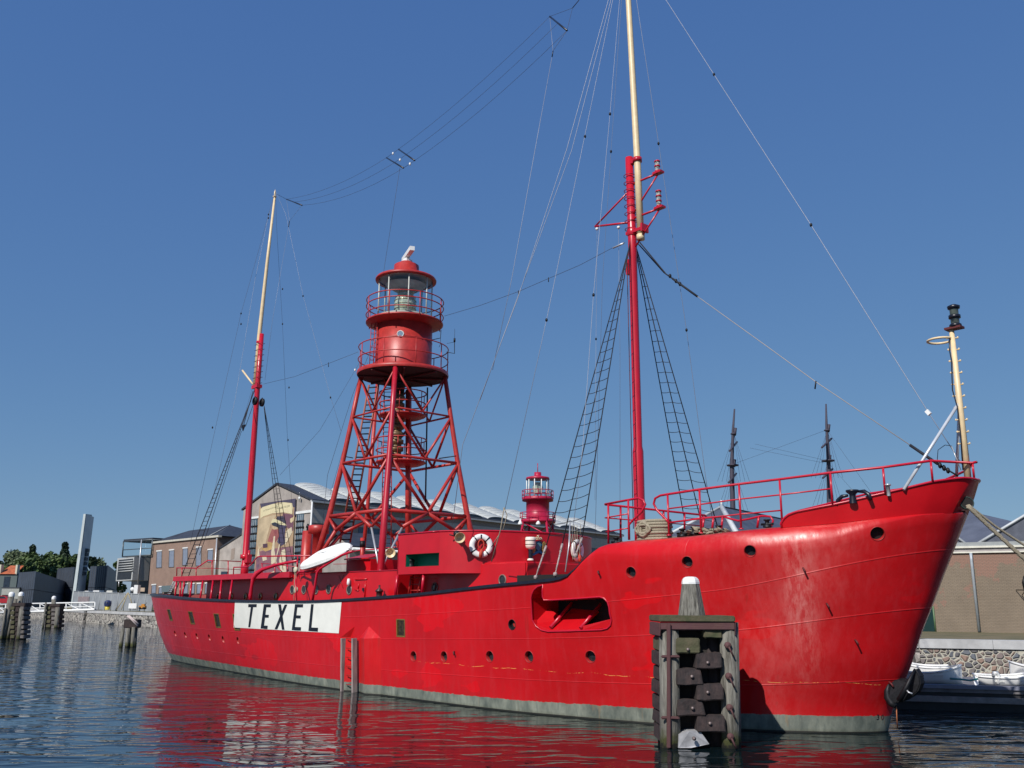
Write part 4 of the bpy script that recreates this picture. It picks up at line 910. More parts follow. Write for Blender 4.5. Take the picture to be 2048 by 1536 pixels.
am = MB(); am.tube([(AX, 0, 3.9), (AX, 0, 4.6), (AX, 0, 4.65), (AX, 0, 9.2), (AX, 0, 14), (AX + .05, 0, 16.45)], [.19, .19, .16, .155, .13, .11], 18); AM = am.build('mizzen_mast', RT, ship)
MB().tube([(AX - .28, 0, 13.6), (AX - .22, 0, 16.4), (AX + .1, 0, 20.5), (AX + .42, 0, 24.0)], [.12, .11, .085, .055], 14).build('topmast', CREAM, AM)
MB().lathe([(0, 0), (.06, 0), (.10, .05), (.10, .08), (.04, .1), (.05, .3), (.02, .42), (0, .5)], (AX + .42, 0, 24.0), 10).build('truck', CREAM, AM)
c = MB(); c.box(AX - .4, AX + .2, -.15, .15, 13.55, 13.72); c.lathe([(.14, 16.0), (.14, 16.1)], (AX - .2, 0, 0), 12); c.build('mast_cap', RT, AM)
for k in range(8): z = 15.9 - k * .3; MB().tube([(AX - .4, -.12, z), (AX - .1, -.13, z), (AX + .26, -.1, z), (AX + .26, .1, z), (AX + .02, .1, z)], .011, 5).build('climbing_hoop', REDDK, AM)
MB().tube([sy(507, 770, 0), sy(485, 741, 0)], .05, 10).build('gaff_stub', CREAM, AM)
c = MB(); c.tube([(AX, 0, 4.9), (AX, 0, 5.1)], .26, 14); c.box(AX + .1, AX + .42, -.12, .12, 4.7, 5.1); c.tube([(AX + .35, 0, 4.6), (AX + .35, 0, 5.3)], .06, 8); c.build('winch_band', RT, AM)
for (x, y) in ((524, 805), (510, 802)):
    p = sy(x, y, 0 if x > 515 else -.3); b = MB(); b.lathe([(.15, -.06), (.21, -.05), (.21, .05), (.15, .06), (.15, -.06)], p, 18, axis='y'); b.tube([p + Vector((-.18, 0, 0)), p + Vector((.18, 0, 0))], .03, 5); b.tube([p + Vector((0, 0, -.18)), p + Vector((0, 0, .25))], .03, 5); b.build('pulley', IRON, AM)

def wire(pts, r=.007, m=WIRE, name='stay', par=None, sag=0.0, n=6):
    P = [sy(*q) if len(q) == 3 and q[1] > -900 else Vector(q[1:]) if False else sy(*q) for q in pts]
    if sag:
        out = []
        for a, b in zip(P, P[1:]):
            for k in range(n): t_ = k / n; q = a.lerp(b, t_); q.z -= sag * 4 * t_ * (1 - t_); out.append(q)
        P = out + [P[-1]]
    return MB().tube(P, r, 5).build(name, m, par or ship)
def balls(pts, r=.055, m=None, par=None, name='insulator'):
    for q in pts: MB().lathe([(0, -r * 1.5), (r * .7, -r), (r, 0), (r * .7, r), (0, r * 1.5)], sy(*q), 8).build(name, m or IRON, par or ship)

# shrouds with ratlines
def shroud(top, feet, nr, name, r=.016, t0=.06, t1=.97, sag=.05, close=None):
    g = MB()
    for f in feet: g.tube([top + Vector((0, 0, .05 * feet.index(f))), f], r, 6)
    for k in range(nr):
        t_ = lerp(t0, t1, (k / (nr - 1)) ** .93)
        prev = None
        for f in feet:
            q = top.lerp(f, t_)
            if prev is not None:
                mid = (prev + q) / 2; mid.z -= sag * (q - prev).length
                g.tube([prev, prev.lerp(mid, .5) + Vector((0, 0, -sag * .25 * (q - prev).length)), mid, q.lerp(mid, .5) + Vector((0, 0, -sag * .25 * (q - prev).length)), q], r * .62, 5, smooth=True)
            prev = q
    return g.build(name, ROPEK, ship)
YS = -3.95
topF = Vector((FX, -.1, 14.0))
ft = [sy(*zs6(985, 880), -3.55), sy(*zs6(1150, 860), -3.55), sy(*zs6(1352, 800), -3.5)]
shroud(topF, ft, 27, 'shroud')
for (a_, b_, yy) in ((ft[0], (1071.5, 1154), -4.0), (ft[1], (1110.5, 1148), -4.02), (ft[2], (1151, 1111), -3.95)):
    b = sy(*b_, yy); g = MB(); d = (b - a_)
    g.tube([a_, a_ + d * .22], .035, 6); g.tube([a_ + d * .28, a_ + d * .85], .024, 6); g.tube([a_ + d * .85, b], .014, 6); g.lathe([(0, -.04), (.045, 0), (0, .04)], a_ + d * .25, 8); g.lathe([(.02, 0), (.06, .0), (.05, .08), (.02, .1)], b - Vector((0, 0, .05)), 8)
    g.build('rigging_screw', mat('rusty_galvanised', (.50, .40, .38), .6, var=.4, scale=18), ship)
wire([(1140, 1045, -3.6), (1138, 1090, -3.8), (1130.5, 1144, -4.0)], .018, GALV, 'backstay_screw')
topP = Vector((FX, .1, 14.0))
fp_ = [sy(1371, 1050, 3.6), sy(1404, 1052, 3.6), sy(1437, 1060, 3.6)]
shroud(topP, fp_, 26, 'shroud')
topA = Vector((AX - .05, -.1, 13.5))
fa = [sy(366, 1136, -3.2), sy(385, 1136, -3.2), sy(375, 1150, -3.4)]
shroud(topA, [sy(353, 1178, -3.3), sy(368, 1178, -3.3)], 40, 'shroud', .021, sag=.0)
fa2 = [sy(566, 1040, 3.3), sy(588, 1040, 3.3), sy(577, 1040, 3.3)]
shroud(sy(528, 815, .4), [sy(566, 1140, 3.4), sy(577, 1142, 3.4), sy(588, 1140, 3.4)], 30, 'shroud', .016, sag=.0)
p = sy(486, 855, -1.0); MB().prism([p + Vector((-.18, 0, .13)), p + Vector((.2, 0, .13)), p + Vector((-.02, 0, -.18))], (0, .04, 0)).build('rigging_plate', IRON, ship)
wire([(506, 782, -.1), (486, 855, -1.0)], .018, ROPEK); wire([(508, 805, -.3), (491, 853, -1.0)], .014, ROPEK); wire([(483, 862, -1.0), (399, 1110, -3.3)], .012, ROPEK)

# stays and aerials (each its own wire)
TOPF = (FX - .01, 0, 28.2)
def wl(P, r=.007, m=WIRE, name='stay'): return MB().tube([Vector(q) for q in P], r, 5).build(name, m, ship)
def P_(x, y, yy): return sy(x, y, yy)
wl([TOPF, P_(1216.8, 0, -.6), P_(1133, 300, -1.6), P_(1035, 598, -2.7), P_(925, 890, -3.7), P_(905, 1050, -3.6)], .010)
wl([TOPF, P_(1222, 0, -.4), P_(1143.5, 300, -1.2), P_(1000, 690, -2.6), P_(960, 800, -3)], .009)
wl([TOPF, P_(1225.6, 0, -.4), P_(1170, 270, -1.2), P_(1093, 640, -2.6), P_(1010, 1018, -3.8)], .008)
wl([TOPF, P_(1239, 0, -.2), P_(1220, 228, -.8), P_(1187, 590, -2), P_(1165, 900, -3.2), P_(1142, 1090, -3.9)], .007)
wl([TOPF, P_(1243, 0, .3), P_(1222, 303, 1), P_(1205, 560, 1.6), P_(1190, 1080, 3.6)], .006)
wl([TOPF, P_(1273, 0, .2), P_(1317, 285, 1), P_(1373, 660, 2.2), P_(1412, 960, 3.2), P_(1428, 1060, 3.6)], .008)
wl([TOPF, P_(1332, 0, 0), P_(1428, 149, 0), P_(1622, 450, 0), P_(1857, 825, 0), P_(1925, 930, 0)], .009, WIRE, 'forestay')
balls([(1170, 273, -1.2), (1093, 640, -2.6), (1220, 228, -.8), (1222, 303, 1), (1187, 590, -2), (1317, 287, 1), (1373, 660, 2.2)], .042)
balls([(1428, 149, 0), (1622, 450, 0)], .04)
p = P_(1856.5, 825, 0); MB().obox(p, (.035, 0, -.05), (0, .035, 0), (.035, 0, .025)).build('insulator', WHITE, ship)
wl([P_(1194, 458, 0), P_(1192, 680, -1.5), P_(1190, 1000, -3.0)], .005); wl([P_(1237, 457, 0), P_(1240, 700, .5), P_(1240, 1000, 1.5)], .005); balls([(1192, 678, -1.5)], .03)
# lower forestay with its chafed chain ends
wl([P_(1280, 485, 0), P_(1332, 548, 0), P_(1345, 557, 0)], .022, ROPEK, 'lower_forestay'); wl([P_(1276, 487, .15), P_(1328, 545, .1), P_(1345, 557, 0)], .02, ROPEK, 'lower_forestay'); wl([P_(1345, 557, 0), P_(1395, 593, 0)], .034, ROPEK, 'lower_forestay')
wl([P_(1395, 593, 0), P_(1530, 690, 0), P_(1632, 764, 0), P_(1820, 890, 0)], .010, mat('tan_wire', (.38, .33, .28), .6), 'lower_forestay'); wl([P_(1820, 890, 0), P_(1876, 928, 0)], .036, ROPEK, 'lower_forestay'); wl([P_(1876, 928, 0), P_(1916, 952, 0)], .02, IRON, 'lower_forestay')
balls([(1340, 552, 0), (1352, 562, 0), (1360, 568, 0), (1880, 931, 0), (1888, 936, 0), (1896, 941, 0)], .05)
wl([P_(1632, 762, 0), P_(1630, 778, 0)], .02, IRON, 'lower_forestay')
# span wire foremast - tower - mizzen
wl([P_(1250, 485, 0), P_(1232, 492, 0), P_(1160, 530, 0), P_(1097, 557, 0), P_(1037, 583, 0), P_(960, 611, 0), P_(889, 632, 0)], .008, WIRED, 'span_wire')
wl([P_(1248, 486, 0), P_(1226, 496, 0)], .03, GALV, 'span_wire')
wl([P_(716, 704, 0), P_(657, 727, 0), P_(590, 753, 0), P_(527, 768, 0)], .008, WIRED, 'span_wire')
for (x, y) in ((1097, 557), (1037, 583), (657, 727)): wl([P_(x, y - 2, 0), P_(x, y + 7, 0)], .016, IRON, 'span_wire')
# wire aerials and their spreaders
sp = [((1099.5, 33), (1134, 61)), ((797, 298.5), (829.5, 321)), ((773, 315.5), (807, 336)), ((573, 398.5), (604, 410.5))]
SP = []
for (a_, b_) in sp:
    a = P_(*a_, 0.85); b = P_(*b_, -0.85); SP.append((a, b)); MB().tube([a, b], .033, 6).build('aerial_spreader', BLACK, ship)
def sagl(a, b, s_, n=8): return [a.lerp(b, k / n) - Vector((0, 0, s_ * 4 * (k / n) * (1 - k / n))) for k in range(n + 1)]
for t_ in (0, .5, 1):
    wl(sagl(SP[0][0].lerp(SP[0][1], t_), SP[1][0].lerp(SP[1][1], t_), .25), .0065, WIRED, 'aerial_wire'); wl(sagl(SP[2][0].lerp(SP[2][1], t_), SP[3][0].lerp(SP[3][1], t_), .35), .0065, WIRED, 'aerial_wire')
    wl([SP[1][0].lerp(SP[1][1], t_), SP[2][0].lerp(SP[2][1], t_)], .008, WIRED, 'aerial_wire')
balls([(786, 307, .85), (800, 320, 0), (820, 328, -.85)], .05, WHITE)
j = P_(1145, 16, 0)
wl([SP[0][0], j], .007, WIRED, 'aerial_wire'); wl([SP[0][1], j], .007, WIRED, 'aerial_wire'); wl([j, P_(1158, 0, 0), TOPF], .016, WIRED, 'aerial_halyard')
j = P_(1106, 102, 0); wl([SP[0][0], j], .008, WIRE, 'aerial_wire'); wl([SP[0][1], j], .008, WIRE, 'aerial_wire'); wl([j, P_(1104, 114, 0)], .02, BLACK, 'aerial_wire')
wl([P_(1104, 114, 0), P_(1070, 300, -.5), P_(1023, 560, -1), P_(985, 740, -1.5)], .009, WIRE, 'aerial_lead')
t = P_(553, 388, 0); wl([t, SP[3][0]], .01, WIRED, 'aerial_wire'); j = P_(579, 442, 0); wl([SP[3][0], j], .006, WIRE, 'aerial_wire'); wl([SP[3][1], j], .006, WIRE, 'aerial_wire'); wl([j, P_(577, 454, 0)], .02, IRON, 'aerial_wire'); wl([P_(577, 454, 0), P_(545, 640, -1), P_(530, 760, -.5)], .006, WIRE, 'aerial_lead')
wl([P_(800, 335, 0), P_(785, 430, 0), P_(767, 545, 0), P_(745, 690, -1), P_(705, 790, -1.5), P_(655, 950, -2), P_(640, 1100, -2)], .008, WIRED, 'aerial_lead')
balls([(710, 740, -1.5)], .04, WHITE)
# mizzen stays
tA = P_(551, 382, 0)
for pts, mm in (([(537, 430, -.6), (482, 627, -1.6), (430, 860, -2.8), (380, 1090, -3.8)], WIRED), ([(553, 450, .4), (565, 650, 1.2), (575, 880, 2.4), (590, 1100, 3.5)], WIRED), ([(572, 430, .2), (606, 590, .8), (660, 790, 1.6), (682, 862, 2)], WIRE), ([(535, 440, -.5), (510, 560, -1), (470, 800, -2), (425, 1000, -3)], WIRE)):
    wl([tA] + [P_(*q) for q in pts], .0065, mm)
balls([(537, 429, -.6), (537, 436, -.6), (565, 578, 1), (565, 648, 1.2), (482, 627, -1.6), (482, 648, -1.7), (606, 592, .8), (425, 855, -2.8), (578, 775, 1.8), (576, 880, 2.4), (661, 795, 1.6)], .04)
wl([P_(725, 715, -1), P_(640, 860, -1), P_(560, 950, -1)], .006, WIRED); wl([P_(735, 725, -1), P_(700, 850, -1.3), P_(660, 990, -2)], .006, WIRED)
wl([P_(1008, 1015, -3.8), P_(1001, 1060, -3.8), P_(983, 1123, -3.8)], .016, ROPE, 'backstay_tackle'); wl([P_(1008, 1015, -3.7), P_(1014, 1030, -3.7), P_(1006, 1060, -3.8)], .014, ROPE, 'backstay_tackle'); wl([P_(998, 1070, -3.8), P_(983, 1094, -3.4)], .014, ROPE, 'backstay_tackle')
for dx in (0, 5, 10, 15, 22): wl([P_(1139 + dx, 1050, -2.5), P_(1146 + dx * .6, 1121 - dx * .4, -3.0)], .009, ROPE, 'running_line')
# chains on tower rings
for a_, b_ in (((690, 913), (706, 916)), ((878, 917), (912, 912)), ((900, 931), (908, 928))): wl([P_(*a_, .3), P_(*b_, .5)], .022, IRON, 'chain')
# flagline
wl([P_(505, 775, 0), P_(460, 930, -1.5), P_(402, 1100, -3.2)], .006, WIRED)

# ================================================================ FORECASTLE
def deckY(x): return bbase(x) - .12
def spx(zf, x, y, d=0.0):
    X, Y = zf(x, y) if zf else (x, y); return solve(X, Y, lambda q: max(0.0, deckY(q) - d))
# post positions: px of the foot fixes x; the top is straight above
def post(xp, yp, ytop, mb, r=.026, zf=None):
    X, Y = zf(xp, yp) if zf else (xp, yp)
    p = solve(X, Y, lambda q: deckY(q)); return p
r = MB()
posts = [(zsf(735, 890), 505), (zsf(1035, 870), 460), (zsf(1408, 830), 410), (zsf(1790, 785), 365)]
feet = []; tops = []
def onvert(foot, X, Y):   # point above the foot with image height of (X,Y)
    d = lray(X, Y); den = math.hypot(d.x, d.y); hor = math.hypot(foot.x - CL.x, foot.y - CL.y); return Vector((foot.x, foot.y, CL.z + d.z / den * hor))
for (x0_, x1_, yt, yb, md_) in [(720, 735, 505, 890, (640, 770)), (1020, 1035, 460, 870, (600, 733)), (1400, 1408, 410, 830, (550, 690)), (1768, 1790, 365, 790, (510, 655))]:
    X, Y = zsf(x1_, yb); f = solve(X, Y, deckY); t = onvert(f, *zsf(x0_, yt)); feet.append(f); tops.append(t)
    r.tube([f, t], .026, 8); r.lathe([(.06, 0), (.06, .02), (.03, .03)], f, 8)
MID = []
for f, q in zip(feet, [(722, 640, 770), (1022, 600, 733), (1402, 550, 690), (1775, 510, 655)]): MID.append((onvert(f, *zsf(q[0], q[1])), onvert(f, *zsf(q[0], q[2]))))
# posts standing on the bow bulwark
bf = []; 
for (xt, yt, xb_, yb_, ym) in [(270, 300, 298, 590, 445), (758, 250, 778, 475, None), (1197, 190, 1213, 378, None), (1575, 210, 1592, 348, None)]:
    X, Y = zsb(xb_, yb_); f = solve(X, Y, bw_top); t = onvert(f, *zsb(xt, yt)); bf.append((f, t)); r.tube([f, t], .026, 8)
    if ym: mb_ = onvert(f, *zsb(284, ym))
stem_t = Vector((2.5, 0, bf[-1][1].z))
def mir(p): return Vector((p.x, -p.y, p.z))
f0 = feet[0]
loop = [spx(zsf, 735, 770), spx(zsf, 700, 735), spx(zsf, 600, 650), spx(zsf, 562, 590), spx(zsf, 580, 540), spx(zsf, 640, 515)]
for q in loop: q.y = f0.y
top_path = loop + tops + [b[1] for b in bf]
ns = bf[-1][1]
arc = [Vector((lerp(ns.x, 2.62, math.sin(a_)), ns.y * math.cos(a_), ns.z + .01)) for a_ in (.5, 1.0)] + [Vector((2.62, 0, ns.z + .01))]
full = top_path + arc + [mir(q) for q in arc[:-1][::-1]] + [mir(q) for q in [b[1] for b in bf][::-1]] + [mir(q) for q in tops[::-1]]
r.tube(full, .03, 8)
r.tube([MID[0][0], MID[1][0], MID[2][0], MID[3][0], mb_], .019, 6); r.tube([MID[k][1] for k in range(4)], .019, 6)
for f, t in bf: r.tube([mir(f), mir(t)], .024, 8)
for f, t in zip(feet[1:], tops[1:]): r.tube([mir(f), mir(t)], .024, 8)
r.build('forecastle_railing', REDR, ship)
# aft forecastle rail around the ladder opening
r = MB()
g0 = feet[0].y
A = [sy(*zsf(365, 930), g0), sy(*zsf(362, 790), g0), sy(*zsf(400, 745), g0), sy(*zsf(480, 670), g0), sy(*zsf(515, 600), g0), sy(*zsf(497, 560), g0), sy(*zsf(450, 540), g0), sy(*zsf(140, 598), g0 + .1)]
r.tube(A, .03, 8); r.tube([sy(*zsf(172, 965), g0 + .05), sy(*zsf(170, 600), g0 + .05)], .028, 8); r.tube([sy(*zsf(362, 930), g0), sy(*zsf(356, 560), g0)], .026, 8)
r.tube([sy(*zsf(140, 725), g0 + .1), sy(*zsf(350, 688), g0)], .018, 6); r.tube([sy(*zsf(150, 855), g0 + .1), sy(*zsf(350, 822), g0)], .018, 6)
k0 = sy(*zsf(140, 600), g0 + .1); xx = k0.x
r.tube([k0, sx(*zsf(1070, 700), xx), sx(*zsf(1085, 720), xx)], .03, 8); r.tube([sy(*zsf(150, 725), g0 + .1), sx(*zsf(1050, 800), xx)], .018, 6)
for (x, yt, yb) in ((285, 620, 910), (685, 650, 800), (880, 680, 840), (1050, 705, 840)): r.tube([sx(*zsf(x, yt), xx), sx(*zsf(x, yb), xx)], .03, 8)
r.build('ladder_railing', REDR, ship)
r = MB()
yy = -1.2
r.tube([sy(*zsf(x, y), yy) for x, y in [(745, 768), (900, 748), (1030, 728), (1240, 712), (1310, 735), (1380, 752), (1480, 735), (1600, 707), (1680, 712), (1705, 750), (1690, 800), (1640, 815)]], .026, 8)
for (x, y0, y1) in ((1150, 720, 850), (1235, 715, 850), (1572, 712, 820), (1060, 725, 860)): r.tube([sy(*zsf(x, y0), yy), sy(*zsf(x - 15, y1), yy)], .03, 6)
r.build('hatch_railing', REDR, ship)
# small fittings on the deck edge
for (x, y) in ((245, 960), (515, 925), (970, 860), (860, 880), (1200, 850), (1650, 795)):
    p = spx(zsf, x, y, .2); b = MB(); b.lathe([(.10, -.05), (.10, .0), (.05, .02), (.05, .10), (.085, .12), (.085, .14), (0, .15)], p, 10); b.tube([p + Vector((-.16, 0, .03)), p + Vector((.16, 0, .03))], .03, 6); b.build('cleat', IRON, ship)
for (x, y, k) in ((395, 555, 0), (483, 530, 1), (583, 510, 2)):
    X, Y = zsb(x, y); p = solve(X, Y + 2, bw_top); b = MB()
    if k == 1: b.lathe([(.09, -.1), (.07, .05), (.07, .10), (.14, .16), (.14, .2), (0, .21)], p, 14)
    else:
        s_ = 1 if k == 2 else -1
        b.tube([p + Vector((s_ * .16, 0, -.08)), p + Vector((s_ * .12, 0, .04)), p + Vector((s_ * 0.02, 0, .12)), p + Vector((-s_ * .12, 0, .13))], [.045, .05, .045, .03], 8)
    b.build('fairlead_horn', BLACK, ship)
p = solve(*zsb(808, 470), bw_top); MB().lathe([(.04, -.1), (.04, .12), (.07, .13), (.07, .16), (0, .17)], p, 10).build('vent_stub', GALV, ship)
# hawse hole at the stem head
h, n = hullhit(1934, 1006) 
if h is None: h = sy(1934, 1006, -.15); n = Vector((.5, -.8, 0)).normalized()
Mx = basis(n); MB().lathe([(.12, -.02), (.12, .02), (.14, .02), (.15, -.02)], h, 18, M=Mx).build('hawse_rim', mat('hawse_green', (.02, .04, .035), .5), hull); MB().disc(h, .13, 16, Mx, 0, .012).build('hawse_hole', DARKIN, hull)
# jackstaff with its two struts, riding light and hoop
b0 = sy(1935, 948, 0); t0 = sy(1903, 660, 0)
JS = MB().tube([b0 - Vector((0, 0, .3)), b0.lerp(t0, .45), t0], [.075, .07, .055], 12).build('jackstaff', CREAM, ship)
st = MB()
for k in range(10): q = b0.lerp(t0, .20 + k * .082); st.tube([q + Vector((-.10, -.05, .02)), q + Vector((.10, .05, .0))], .016, 5)
for s_ in (-1, 1):
    for k in range(10): q = b0.lerp(t0, .20 + k * .082) + Vector((s_ * .10, s_ * .05, .02)); st.lathe([(0, -.03), (.03, 0), (0, .03)], q, 6)
st.build('climbing_steps', CREAM, JS)
jc = b0.lerp(t0, .49)
MB().tube([solve(1807, 975, bw_top) - Vector((0, 0, .05)), jc], .037, 8).build('strut', mat('silver_paint', (.62, .64, .68), .35, metal=.2), JS)
MB().tube([solve(1807, 975, bw_top).to_tuple() and Vector((solve(1807, 975, bw_top).x + .15, .9, 5.2)), jc], .035, 8).build('strut', mat('silver_paint', (.62, .64, .68), .35), JS)
hp_ = sy(1880, 681, 0); MB().tube([hp_ + Vector((.27 * math.cos(a_ * math.pi / 10), .27 * math.sin(a_ * math.pi / 10), 0)) for a_ in range(20)], .028, 8, closed=True).build('hoop', CREAM, JS)
lm = MB(); q = t0; lm.box(q.x - .12, q.x + .25, -.12, .12, q.z, q.z + .05); LQ = lm.build('lamp_plate', REDDK, JS)
lm = MB(); c = (q.x + .1, 0, q.z + .05)
lm.lathe([(0, 0), (.14, 0), (.13, .06), (.10, .08)], c, 14); lm.lathe([(.10, .20), (.13, .21), (.13, .28), (.10, .29)], c, 14); lm.lathe([(.10, .43), (.13, .44), (.14, .50), (.06, .54), (0, .55)], c, 14)
lm.build('riding_light', BLACK, JS); gg = MB(); gg.lathe([(.095, .08), (.095, .20)], c, 14); gg.lathe([(.095, .29), (.095, .43)], c, 14); gg.build('lamp_lens', mat('smoked_lens', (.10, .12, .10), .1, var=.6), JS)
cb = MB(); cb.tube([sy(1899, 675, -.1), sy(1899, 700, -.1), sy(1903, 720, -.12), sy(1905, 780, -.12), sy(1915, 815, -.1), sy(1921, 870, -.12), sy(1926, 940, -.1)], .014, 6); cb.build('lamp_cable', BLACK, JS)
wl([P_(1874, 926, -.3), P_(1876, 900, -.3), P_(1890, 890, -.2), P_(1903, 892, 0)], .008, IRON, 'loose_wire'); wl([P_(1903, 892, 0), P_(1912, 915, 0), P_(1922, 940, 0)], .01, GALV, 'loose_wire')

# ================================================================ LOOSE THINGS ON THE SHIP (each a thing of its own)
def thing(mb, name, m, label, cat, group=None, smooth=None):
    o = mb.build(name, m); o.matrix_world = ship_mw; return tag(o, label, cat, group)
ship_mw = Matrix.Translation(B0) @ Matrix.Rotation(-PHI, 4, 'Z')
def root(name, loc, label, cat, group=None):
    o = empty(name, toW(loc), -PHI); return tag(o, label, cat, group)
def lifering(px_, py_, R, label, nrm=None, off=.09):
    h, n = hit(brb, px_, py_, off); n = nrm or n; Mx = basis(n); r_ = R * .24
    t = root('life_ring', h, label, 'life ring', 'life rings hung on the bridge screen')
    b = MB(); prof = [(R - r_ + r_ * math.cos(a_ * math.pi / 8), .75 * r_ * math.sin(a_ * math.pi / 8)) for a_ in range(17)]
    b.lathe(prof, (0, 0, 0), 40, M=Mx); b.build('ring', WHITE, t)
    for an in (.78, 2.25, 3.75, 5.45): 
        s_ = MB(); prof2 = [(R - r_ + (r_ + .008) * math.cos(a_ * math.pi / 8), .75 * (r_ + .008) * math.sin(a_ * math.pi / 8)) for a_ in range(17)]
        s_.lathe(prof2, (0, 0, 0), 3, M=Mx, a0=an - .07, a1=an + .07); s_.build('strap', BLACK, t)
    s_ = MB(); s_.obox(Mx @ Vector((0.0, (1 if (Mx @ Vector((0, 1, 0))).z > 0 else -1) * (R - r_), r_ * .75)), Mx @ Vector((.02, 0, 0)), Mx @ Vector((0, .06, 0)), Mx @ Vector((0, 0, .01))); s_.build('hook', BLACK, t)
    up = 1 if (Mx @ Vector((0, 1, 0))).z > 0 else -1; rt_ = 1
    OR = mat('orange_line', (.62, .06, .03), .7, var=.3, scale=40)
    l = MB(); l.tube([Mx @ Vector((.09 * math.sin(a_), up * (.03 + .15 * math.cos(a_)), .05)) for a_ in [k * math.pi / 8 for k in range(-7, 8)]] , .022, 6)
    l.tube([Mx @ Vector((.03, up * -.10, .05)), Mx @ Vector((.0, up * -.2, .09)), Mx @ Vector((-.02, up * -.36, .10))], [.03, .06, .05], 8); l.build('grab_line', OR, t)
    vs, fs = text_mesh('TEXEL', .07)
    return t
lifering(962, 1092, .37, 'white life ring with orange line on the starboard side of the red bridge screen')
lifering(1150, 1101, .36, 'white life ring hung behind ropes on the front of the red bridge screen')
# white covered dinghy slung above the rail
def dinghy():
    a = sy(607, 1129, -3.5); b = sy(699, 1098, -3.3); L_ = (b - a).length; ax = (b - a).normalized(); side = Vector((0, -1, 0)); side = (side - ax * side.dot(ax)).normalized(); upv = ax.cross(side); 
    if upv.z < 0: upv = -upv
    upv = (upv * .94 + side * .62).normalized(); side = upv.cross(ax).normalized()
    if side.y > 0: side = -side
    c = (a + b) / 2; t = root('dinghy', c, 'white covered dinghy slung in davits above the deckhouse', 'dinghy'); N = 28; K = 16
    def sec(u, v):  # u -1..1 along, v angle
        w_ = (1 - abs(u) ** 2.6) ** .6 if abs(u) < 1 else 0; w_ = max(w_, 0)
        return w_
    top = MB(); vs = []; 
    for i in range(N + 1):
        u = -1 + 2 * i / N; w_ = sec(u, 0)
        for k in range(K + 1):
            an = math.pi * k / K; yy = math.cos(an) * .62 * w_; hh = .25 * w_ * math.sin(an) ** .6 * (1 - .28 * math.exp(-(math.cos(an) / .25) ** 2) * math.exp(-(u / .6) ** 2))
            vs.append(ax * (u * L_ / 2) + side * yy + upv * (hh + .012 * noise.noise(Vector((u * 5, yy * 4, 2)))))
    top.add(vs, [(i * (K + 1) + k, (i + 1) * (K + 1) + k, (i + 1) * (K + 1) + k + 1, i * (K + 1) + k + 1) for i in range(N) for k in range(K)], 0, True)
    top.build('canvas_cover', mat('white_canvas', (.85, .85, .82), .7, var=.03, scale=5, bump=.01, bscale=9), t)
    bot = MB(); vs = []
    for i in range(N + 1):
        u = -1 + 2 * i / N; w_ = sec(u, 0)
        for k in range(K + 1):
            an = math.pi * k / K; vs.append(ax * (u * L_ / 2) + side * (math.cos(an) * .60 * w_) - upv * (.16 * w_ * math.sin(an) ** .5 + .0))
    bot.add(vs, [(i * (K + 1) + k, (i + 1) * (K + 1) + k, (i + 1) * (K + 1) + k + 1, i * (K + 1) + k + 1) for i in range(N) for k in range(K)], 0, True)
    bot.build('hull', mat('dinghy_hull', (.55, .45, .50), .6), t)
    q_ = MB()
    q_.tube([ax * (u * L_ / 2) + side * (.05 * math.sin(u * 6)) + upv * (.255 * (1 - abs(u) ** 2.6) ** .6 * .74 + .012) for u in [-.45 + .09 * k for k in range(9)]], .014, 5)
    q_.build('cover_seam', mat('seam_grey', (.42, .42, .40), .8), t)
    for s2 in (-1, 1): MB().tube([ax * (u * L_ / 2) + side * (s2 * .63 * max(0, 1 - abs(u) ** 2.6) ** .6) - upv * .01 for u in [-.97 + .097 * k for k in range(21)]], .022, 6).build('gunwale', mat('dinghy_gunwale', (.62, .60, .60), .6), t)
    for s_ in (-1, 1): MB().tube([ax * (s_ * L_ / 2 + .05 * math.cos(q * math.pi / 5)) + upv * (.05 * math.sin(q * math.pi / 5)) for q in range(10)], .018, 6, closed=True).build('lifting_eye', WHITE, t)
dinghy()
# coils of mooring rope on the forecastle
def coil(pts_c, label):
    c0, c1, w_, h_, n = pts_c
    m_ = MB(); d = (c1 - c0); d.z = 0; L_ = d.length; ax = d.normalized(); sd_ = Vector((-ax.y, ax.x, 0)); 
    for k in range(n):
        z = .05 + h_ * k / n; e = random.uniform(-.03, .03)
        path = [c0 + ax * (L_ / 2 + (L_ / 2 + e) * math.cos(a_ * math.pi / 12)) + sd_ * ((w_ + e) * math.sin(a_ * math.pi / 12)) + Vector((0, 0, z)) for a_ in range(24)]
        m_.tube(path, .042, 7, closed=True)
    return m_
c0 = sy(1279, 1076, -2.9); c1 = sy(1340, 1072, -2.9); zd = zsh(-4.5); c0.z = c1.z = zd
m_ = coil((c0, c1, .3, .52, 7), '')
mid = c0.lerp(c1, .42); 
for k in range(4): m_.tube([mid + Vector((0, -.32, .12 + .0)) + Vector(((.10 + .045 * k) * math.cos(a_ * math.pi / 7), -.03 * (k % 2), .17 + (.2 - .03 * k) * math.sin(a_ * math.pi / 7))) for a_ in range(14)], .036, 7, closed=True)
thing(m_, 'mooring_rope', ROPE, 'thick pale mooring rope coiled high beside the foremast foot', 'rope')
m_ = MB(); P0 = sy(1358, 1066, -2.6); P1 = sy(1440, 1060, -2.6); pts = []
for k in range(40):
    t_ = k / 39; q = P0.lerp(P1, t_); q.z = zsh(q.x) + .10 + .05 * math.sin(k * 1.7) + .10 * math.exp(-((t_ - .45) / .2) ** 2); q.y += .16 * math.sin(k * 2.3) + .1 * math.sin(k * .9); q.x += .08 * math.sin(k * 2.9); pts.append(q)
